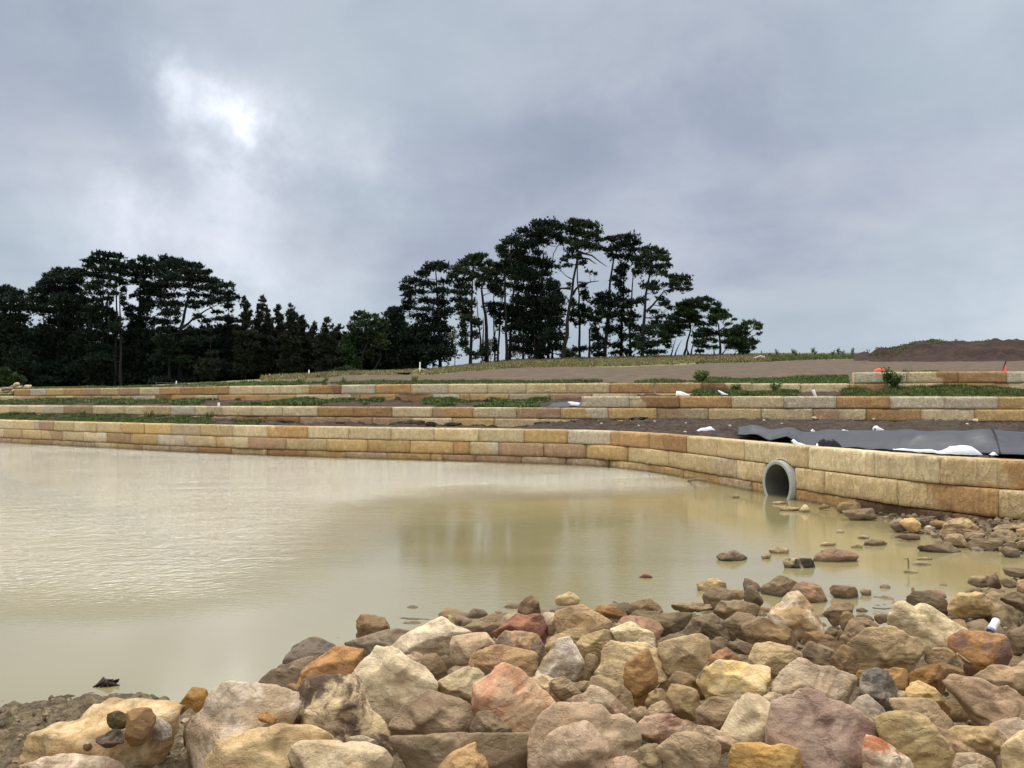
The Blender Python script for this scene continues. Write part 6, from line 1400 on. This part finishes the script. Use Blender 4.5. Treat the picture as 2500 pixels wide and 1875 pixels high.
# rolled-back lip with its dark hollow
def lip(u, v):
    th = math.pi * v; px = 1998 + 64 * u; D = float(D1(px)) + .62
    hgt = .24 * (math.sin(math.pi * min(1, u * 1.05 + .0)) ** .45) * (1 - .18 * math.sin(math.pi * u * 1.0) * (1 if .35 < u < .65 else 0))
    a = P(px, 1096, D); return a + Vector((0, .16 - .16 * math.cos(th), hgt * math.sin(th)))
o = sheet('rolled_lip', None, lip, 40, 14, M['black'], '', '', .012, None, .004, 88); o.parent = lin_root; o.location = -lin_root.location
seam = MB(); seam.tube([liner_f((px - 1800) / 1060, v) + Vector((0, -.02, .012)) for px, v in ((2405, 1), (2418, .8), (2425, .6), (2432, .4), (2436, .2), (2440, 0))], .012, 5)
o = seam.build('joint_strip', M['black'], lin_root); o.location = -lin_root.location
def rag(label, pts, D, h=.12, seed=0, mat='white', name='white_rag', lift=.02, group='white cloth scraps on the terraces', fluff=.02):
    """crumpled cloth scrap: an outline seen from the pond, bulged into a soft heap"""
    rs2 = np.random.default_rng(seed)
    xs = [p_[0] for p_ in pts]; n = 26; m = 8; top = {}
    pa = np.array(pts, float); hull_t = []; hull_b = []
    X = np.linspace(min(xs) + .2, max(xs) - .2, n)
    for x in X:
        ysx = []
        for i in range(len(pa)):
            a, b = pa[i], pa[(i + 1) % len(pa)]
            if (a[0] - x) * (b[0] - x) <= 0 and a[0] != b[0]: ysx.append(a[1] + (b[1] - a[1]) * (x - a[0]) / (b[0] - a[0]))
        hull_t.append(min(ysx)); hull_b.append(max(ysx))
    V = []
    for i, x in enumerate(X):
        a = P(x, hull_b[i], D); b = P(x, hull_t[i], D + .0)
        for j in range(m * 2):
            th = math.pi * j / (m * 2 - 1)
            z = a.z + max(.008, b.z - a.z) * math.sin(th); y = D + (-math.cos(th) + 1) * max(.05, (b.z - a.z) * .8)
            V.append((a.x, y, z))
    V = np.array(V); V += np.stack([fbm(V, 7, 3, seed), fbm(V, 7, 3, seed + 3), fbm(V, 7, 3, seed + 6)], 1) * fluff
    o = add_mesh(name, V, grid_faces(n, m * 2), M[mat], loc=tuple(V.mean(0))); tag(o, label, 'cloth', group); 
    return o
rag('white cloth bulging out under the black liner near the frame edge', [(2182,1098),(2205,1095),(2260,1097),(2300,1101),(2330,1090),(2370,1088),(2385,1092),(2400,1112),(2340,1110),(2260,1105)], 14.35, seed=1)
rag('small white cloth peak right of the long bulging cloth', [(2420,1112),(2428,1105),(2434,1108),(2437,1112)], 14.0, seed=2)
rag('white cloth inside the rolled-back lip of the black liner', [(1992,1090),(2002,1082),(2012,1083),(2030,1092),(2026,1096),(1998,1096)], 17.55, seed=3)
rag('white cloth strip at the left corner of the black liner', [(1934,1075),(1942,1072),(1950,1080),(1967,1086),(1950,1086),(1936,1082)], 18.1, seed=4)
rag('crumpled white cloth behind the left curl of the liner', [(1866,1052),(1868,1044),(1874,1046),(1882,1051),(1888,1055),(1870,1056)], 23.0, seed=5)
rag('little white cloth tip on the soil above the liner, second from its left curl', [(1981,1053),(1986,1047),(1991,1053)], 20.5, seed=6)
rag('flat white scrap lying along the upper edge of the liner', [(2055,1051),(2062,1049),(2072,1051),(2070,1053),(2056,1053)], 19.6, seed=7)
rag('white folded cloth standing up at the upper edge of the liner', [(2138,1046),(2139,1040),(2145,1040),(2163,1051),(2138,1051)], 18.9, seed=8)
rag('white cloth with a dark underside lying on the soil left of the liner', [(1698,1052),(1715,1045),(1738,1042),(1748,1051),(1752,1053),(1720,1053),(1700,1054)], 24.6, seed=9)
a2 = wallpt(D2, 1665, .5)
rag('white cloth lying on the middle wall, left one of two', [(1651,966),(1653,954),(1662,955),(1685,964),(1683,966)], float(a2[1]) + .1, seed=10)
rag('white cloth lying on the middle wall, right one of two', [(1752,953),(1755,952),(1765,957),(1778,963),(1775,964),(1762,963)], float(wallpt(D2, 1765, .8)[1]) + .2, seed=11)
rag('white cloth on the small black sheet at the end of the upper course', [(1386,981),(1398,981),(1417,984),(1412,991),(1394,990)], float(D2(1400)) + .5, seed=12)
def small_sheet(u, v):
    px = 1334 + 90 * u; D = float(D2(px)) + .38 + 1.5 * v; y = np.interp(u, [0, .15, .5, 1], [992, 983, 981, 981]) * v + (1 - v) * np.interp(u, [0, 1], [993.5, 993])
    return P(px, float(y), D)
sheet('plastic_sheet', None, small_sheet, 30, 8, M['liner'], 'small black plastic sheet lying flat beside the end of the upper course', 'plastic sheet', .01, None, .01, 90)
def flap(u, v):
    px = 1640 + 12 * u; return P(px, 966, 32)
# white pvc stubs
def stub(px, y0, y1, D, w, label, tiltx=0.0):
    mb = MB(); a = P(px, y1, D); b = P(px + tiltx, y0, D); r = w * D / F / 2; d = (b - a)
    mb.tube([a - d * .15, a, b, b - d * .02, b - d * .25], [r, r, r, r * .8, r * .78], 14); o = mb.build('pipe_stub', M['white_paint'], loc=tuple(a)); tag(o, label, 'pipe', 'white plastic pipe stubs sticking out of the beds'); return o
stub(1990, 952, 966, float(wallpt(D2, 1990, .9)[1]), 7, 'short white plastic pipe stub leaning out of the bed on the middle wall', -5)
stub(534, 983, 991, float(wallpt(D2, 534, .35)[1]), 5.5, 'white plastic pipe stub standing behind the middle wall on its left part')
# small pale stones on the soil
for k, (px, t, s_) in enumerate([(1460, .45, .05), (1590, .6, .05), (1663, .5, .045), (1545, .3, .04), (1768, .42, .06), (1860, .75, .05), (1901, .6, .04), (2133, .9, .05), (1988, .97, .1), (2384, .86, .1), (2360, .7, .05), (1835, .12, .07), (1650, .08, .05), (2165, .12, .05)]):
    a = wallpt(D1, px, .35); b = wallpt(D2, px, .12); q = a + (b - a) * t; z = bed1_z(px, t) + .06
    pp = 1250 + q[0] / q[1] * F; pt = Vector((q[0], q[1], z - EYE)); py = 937.5 - F * pt.dot(CU) / pt.dot(CF); w = s_ * F / q[1]
    o = make_rock('pebble', [(pp - w, py), (pp - w * .4, py - w * .7), (pp + w * .6, py - w * .6), (pp + w, py + .1), (pp + w * .2, py + w * .4)], q[1], 700 + k, 2, .8)
    set_tint(o, (214, 204, 184), (196, 180, 150), 1, patch=.4, band=0, mud=0)
    tag(o, ['first', 'second', 'third', 'fourth', 'fifth', 'sixth', 'seventh', 'eighth', 'ninth', 'tenth', 'eleventh', 'twelfth', 'thirteenth', 'last'][k] and
        'pale pebble on dark soil ' + ['at the corner of the wall', 'before the pink block', 'below the left white cloth', 'above the orange corner block', 'right of the cloth with a dark underside', 'behind the left curl of the liner', 'behind the liner under the pink block',
         'below the folded cloth and close to the wall', 'at the foot of the golden block', 'against the golden middle-wall block at the right', 'behind the joint of the liner', 'on the left tip of the liner', 'just over the edge of the lowest wall', 'between liner and lowest wall'][k], 'pebble', 'pale pebbles on the soil')

# ------------------------------------------------------------------ orange things, markers and fences
root = empty('barrier_mesh', (P(2152, 905, float(D3(2152)) + .5))); tag(root, 'crumpled orange barrier mesh lying on the stepped-up end of the highest wall', 'barrier mesh')
q = rag('', [(2135,906),(2137,902),(2150,899),(2158,900),(2170,906)], float(wallpt(D3, 2152, .3)[1]), seed=21, mat='orange', name='crumpled_mesh', fluff=.05); 
for k_ in ('label', 'category', 'group'):
    if k_ in q: del q[k_]
q.parent = root; q.location = q.location - root.location
def cone():
    D = float(wallpt(D3, 2452, .35)[1]); b = P(2452, 907, D); root = empty('traffic_cone', b); tag(root, 'dark folded marker with an orange foot standing on the highest wall near the frame edge', 'marker')
    mb = MB(); mb.tube([(0, 0, 0), (.02, 0, .06), (.045, 0, .30)], [.085, .07, .03], 10); mb.box((0, 0, .012), (.24, .24, .024)); mb.build('foot', M['orange'], root)
    mb = MB(); mb.tube([(-.09, 0, .0), (.0, 0, .22), (.06, 0, .40), (.08, 0, .48), (.11, 0, .50)], [.025, .03, .028, .02, .008], 6); mb.build('dark_flap', M['black'], root)
cone()
def braced(px, ytop, ybot, D, stays, label, wmul=1.0, base=False):
    b = Vector(((px - 1250) / F * D, D, terrain_z(px, D))); top = P(px, ytop, D); h = top.z - b.z
    root = empty('fence_post', b); tag(root, label, 'post', 'white end posts of the field fence')
    mb = MB(); mb.tube([(0, 0, -.2), (0, 0, h)], [.07 * wmul, .06 * wmul], 8); mb.build('upright', M['white_paint'], root)
    for (sx, sy) in stays:
        t = P(sx, sy, D + .3) - b; t.z = terrain_z(sx, D) - b.z
        mb = MB(); mb.tube([(0, 0, h * .52), tuple(t)], .04 * wmul, 6); mb.build('stay', M['white_paint'], root)
    if base: mb = MB(); mb.box((0.1, -.2, .05), (1.6, .5, .12), .1); mb.build('base_pad', M['yellow'], root)
braced(1025, 884, 913, 82, [(996, 910), (1063, 907)], 'white post with a stay on either side at the edge of the field', 1, True)
braced(754, 903, 921, 78, [(772, 921)], 'white post with one stay, second from the left along the field', .9)
braced(658, 913, 931, 72, [(664, 931)], 'white post with one short stay beside the dark clod', .8)
def post(px, ytop, D, label, r=.06, mat='post', group='thin posts of the wire fence on the rise', name='fence_post'):
    z = terrain_z(px, D); t = P(px, ytop, D); mb = MB(); mb.tube([(t.x, t.y, z - .2), (t.x, t.y, t.z)], r, 6); o = mb.build(name, M[mat], loc=(t.x, t.y, z)); tag(o, label, 'post', group); return t
num = ['first', 'second', 'third', 'fourth', 'fifth', 'sixth', 'seventh', 'eighth', 'ninth', 'tenth', 'eleventh', 'twelfth']
tops = []
for k, (px, yt, D) in enumerate([(1155, 886, 96), (1352, 879, 96), (1417, 876, 97), (1477, 876, 97), (1539, 874, 97), (1605, 872, 98), (1675, 871, 98), (1741, 868, 98), (1806, 867, 99), (1859, 856, 100)]):
    tops.append(post(px, yt, D, '%s thin dark fence post from the left on the dry grass rise' % num[k]))
def wire(pts, label, r=.012, dz=(-.1, -.45, -.8)):
    mb = MB()
    for d in dz: mb.tube([p_ + Vector((0, 0, d)) for p_ in pts], r, 4)
    o = mb.build('fence_wire', M['wire'], loc=tuple(pts[0])); tag(o, label, 'wire')
wire(tops, 'three strands of fence wire strung across the dry grass rise')
rt = []
for k, (px, yt) in enumerate([(1878, 863), (1895, 866), (1926, 863), (1952, 860), (2005, 862), (2053, 857), (2083, 858), (2110, 857)]):
    rt.append(post(px, yt, 104, '%s fence post right of the flagged post on the skyline' % num[k], group='fence posts on the right skyline'))
wire(rt, 'fence wire on the right skyline between the flagged post and the mound', dz=(-.15, -.5))
# leaning timber with its flag
a = P(1823, 884, 90); b = P(1858, 868, 94); a.z = terrain_z(1823, 90)
mb = MB(); mb.tube([a, b], .075, 8); o = mb.build('timber_stay', M['timber'], loc=tuple(a)); tag(o, 'pale timber pole leaning up to the flagged post on the rise', 'pole')
root = empty('sign_bag', P(1865, 872, 94)); tag(root, 'white plastic flag with a red top hanging beside the leaning timber pole', 'flag')
for nm, pts, mt in (('white_part', [(1860,869),(1868,868),(1868,873),(1864,877),(1861,874)], 'white'), ('red_part', [(1862,868.5),(1868,867.5),(1868.5,870),(1863,870.5)], 'red')):
    q = rag('', pts, 94.0 if nm == 'white_part' else 93.8, seed=31, mat=mt, name=nm)
    for k_ in ('label', 'category', 'group'):
        if k_ in q: del q[k_]
    q.parent = root; q.location = q.location - root.location
# left fence in front of the wood
lt = []
for k, (px, yt) in enumerate([(381, 932), (407, 933), (428, 932), (430.5, 930), (443, 933), (508, 934), (555, 932), (600, 931), (640, 929)]):
    lt.append(post(px, yt, 92, '%s post from the left of the low fence before the left wood' % num[k], r=.06, mat='white_paint' if k in (3,) else 'post', group='posts of the low fence before the left wood'))
wire(lt, 'wire of the low fence before the left wood', dz=(-.1, -.4))
# dark clod heap beside the short-stayed post
def clod(px, py, D, w, h, label, mat='soil', name='soil_clod', group='dark clods and lumps of earth', seed=1, z=None):
    pts = [(px - w, py), (px - w * .8, py - h * .6), (px - w * .2, py - h), (px + w * .5, py - h * .85), (px + w, py - h * .1), (px + w * .4, py + h * .3), (px - w * .5, py + h * .3)]
    o = make_rock(name, pts, D, seed, 4, .6, 2.2); o.data.materials[0] = M[mat]; tag(o, label, 'earth clod', group)
clod(672, 934, 60, 11, 8, 'black clod of earth on the field beside the white short-stayed post', seed=3)
for k, (px, t, w, h, bed) in enumerate([(85, .55, 14, 4, 2), (108, .5, 7, 4, 2), (150, .55, 8, 4, 2), (385, .75, 9, 4, 2), (402, .9, 5, 6, 2), (452, .85, 10, 6, 2), (480, .85, 6, 4, 2), (527, .9, 6, 3, 2), (729, .9, 4, 4, 2), (970, .93, 8, 9, 2), (915, .85, 18, 4, 2), (1185, .9, 7, 4, 2),
                                        (700, .88, 22, 5, 1), (985, .85, 34, 9, 1), (1010, .9, 26, 12, 1), (1050, .86, 20, 9, 1), (1105, .88, 22, 8, 1), (830, .86, 14, 4, 1), (1330, .9, 26, 6, 1), (1400, .92, 14, 6, 1), (1560, .93, 22, 6, 1)]):
    Da, Db, zf = (D2, D3, bed2_z) if bed == 2 else (D1, D2, bed1_z)
    a = wallpt(Da, px, .3); b = wallpt(Db, px, .12); q = a + (b - a) * t; z = zf(px, t)
    pt = Vector((q[0], q[1], z - EYE)); py = 937.5 - F * pt.dot(CU) / pt.dot(CF)
    clod(px, py, q[1], w, h, ['%s black clod from the left along the foot of the highest wall', '%s dark soil hump along the foot of the middle wall'][bed == 1] % num[(k if bed == 2 else k - 12) % 12], seed=200 + k,
         group='black clods along the highest wall' if bed == 2 else 'soil humps along the middle wall', name='soil_clod' if bed == 2 else 'soil_hump')
clod(985, 913, 76, 18, 4, 'scrap of brown turf at the edge of the bare field', seed=9, mat='mound')
# stone heap at the left end of the highest wall
hl = [([(280,360),(330,310),(380,300),(425,305),(415,350),(330,375)], (206,196,168), 'pale top stone of the far stone heap'), ([(330,370),(400,345),(440,370),(420,400),(350,405)], (176,150,132), 'pinkish stone just under the pale top one of the far heap'),
      ([(210,385),(260,365),(320,370),(330,410),(290,435),(230,420)], (150,134,122), 'grey stone in the middle of the far heap'), ([(40,440),(110,400),(200,400),(270,425),(180,450),(90,470)], (160,142,120), 'flat grey-brown stone on the left slope of the far heap'),
      ([(330,440),(360,400),(470,385),(490,405),(440,440),(380,450)], (212,178,128), 'tan slab on the right slope of the far heap'), ([(520,370),(560,352),(640,358),(680,385),(600,400),(530,392)], (222,202,168), 'cream stone on the right hump of the far heap'),
      ([(480,440),(540,400),(640,390),(735,418),(700,440),(560,450)], (214,176,126), 'wide tan stone at the right foot of the far heap'), ([(150,440),(210,420),(265,430),(260,465),(190,480)], (196,160,136), 'pink stone low on the left of the far heap'),
      ([(0,490),(60,460),(130,480),(160,510),(60,520),(0,510)], (206,190,160), 'cream stone at the left foot of the far heap'), ([(220,500),(300,445),(330,470),(310,500),(240,520)], (214,196,162), 'cream slab at the middle foot of the far heap'),
      ([(430,370),(470,355),(505,385),(490,400),(440,390)], (120,104,92), 'dark stone behind the tan slab of the far heap'), ([(-40,470),(0,450),(50,455),(60,480),(0,500)], (190,170,140), 'buff stone cut by the left frame edge of the far heap'),
      ([(60,500),(140,455),(200,470),(230,500),(150,520)], (168,146,120), 'brown stone at the foot between the pink and cream ones of the far heap')]
for k, (pts, c, lab) in enumerate(hl):
    rock('L', pts, c, tuple(v * .85 for v in c), lab, 'stones of the far heap at the left end of the highest wall', D=57.5 + (k % 3) * .35 - (.8 if pts[0][1] > 430 else 0), level=3, mud=0, name='stone', cat='stone', bottom=1.5)
# ------------------------------------------------------------------ small things by the water
root = empty('plastic_bottle', P(2424, 1540, surf_hit(2424, 1542, .1))); tag(root, 'crumpled white plastic bottle with a grey end on the mud behind the rust boulder', 'bottle')
Db = surf_hit(2424, 1542, .12); a = P(2417, 1541, Db) - root.location; b = P(2434, 1513, Db + .06) - root.location; d = b - a
mb = MB(); mb.tube([a + d * .18, a + d * .4, a + d * .7, a + d * .85, a + d * .95, a + d * 1.0], [.030, .028, .027, .030, .026, .012], 16); mb.build('bottle_body', M['white'], root)
M['grey_plastic'] = plain('grey_plastic', (150, 148, 160), .5, .08, 10)
mb = MB(); mb.tube([a, a + d * .02, a + d * .18], [.022, .031, .031], 16); mb.build('bottle_end', M['grey_plastic'], root)
def stick(pts, r, label, name='stick'):
    D = surf_hit(pts[0][0], pts[0][1], .0); mb = MB(); q = [P(x, y, surf_hit(x, y, .005)) + Vector((0, 0, .012)) for x, y in pts]; mb.tube(q, [r] * (len(q) - 1) + [r * .4], 6); o = mb.build(name, M['driftwood'], loc=tuple(q[0])); tag(o, label, 'stick', 'sticks and debris in the water')
stick([(2131, 1486), (2138, 1487), (2160, 1489), (2178, 1487)], .012, 'thin stick floating in the channel left of the biggest cream boulder')
mb = MB(); D = surf_hit(2218, 1398, 0); b = P(2218, 1389, D); mb.tube([b + Vector((0, 0, -.05)), b + Vector((0, 0, .10)), b + Vector((-.01, 0, .14)), b + Vector((-.05, 0, .13))], [.014, .012, .016, .01], 6); o = mb.build('stick', M['driftwood'], loc=tuple(b)); tag(o, 'short stick standing in the shallows beside a pale flat stone', 'stick', 'sticks and debris in the water')
stick([(1680, 1174), (1700, 1171), (1730, 1173)], .03, 'stick floating against the lowest wall left of the pipe')
mb = MB(); D = surf_hit(262, 1674, 0); b = P(262, 1674, D)
for k in range(14): mb.tube([b + Vector((R.uniform(-.10, .10), R.uniform(-.05, .05), -.01)), b + Vector((R.uniform(-.08, .08), R.uniform(-.04, .04), R.uniform(.01, .045))), b + Vector((R.uniform(-.10, .10), R.uniform(-.05, .05), 0))], [.012, .016, .006], 5)
M['dark_debris'] = plain('dark_debris', (62, 44, 36), .8, .3, 12)
o = mb.build('leaf_debris', M['dark_debris'], loc=tuple(b)); tag(o, 'dark clump of leaves floating off the mud bank at the lower left', 'debris')
# twigs lying on the rocks near the yellow boulder and on the mud
for k, (pts, lab) in enumerate([([(1598, 1690), (1612, 1676), (1630, 1665)], 'thin twig in the gap left of the bright yellow boulder'), ([(1702, 1660), (1716, 1640), (1730, 1622)], 'thin twig poking up beside the bright yellow boulder'), ([(2335, 1600), (2350, 1612), (2366, 1622)], 'pale straw lying on the rust and purple boulder')]):
    q = []
    for x, y in pts:
        r_ = ray(x, y).normalized(); h_ = SC.ray_cast(_dg, cam.location, r_); q.append((h_[1] if h_[0] else P(x, y, 5)) + Vector((0, -.01, .015)))
    mb = MB(); mb.tube(q, [.006, .005, .003], 5); o = mb.build('twig', M['timber'] if k == 2 else M['driftwood'], loc=tuple(q[0])); tag(o, lab, 'twig', 'twigs on the rocks')
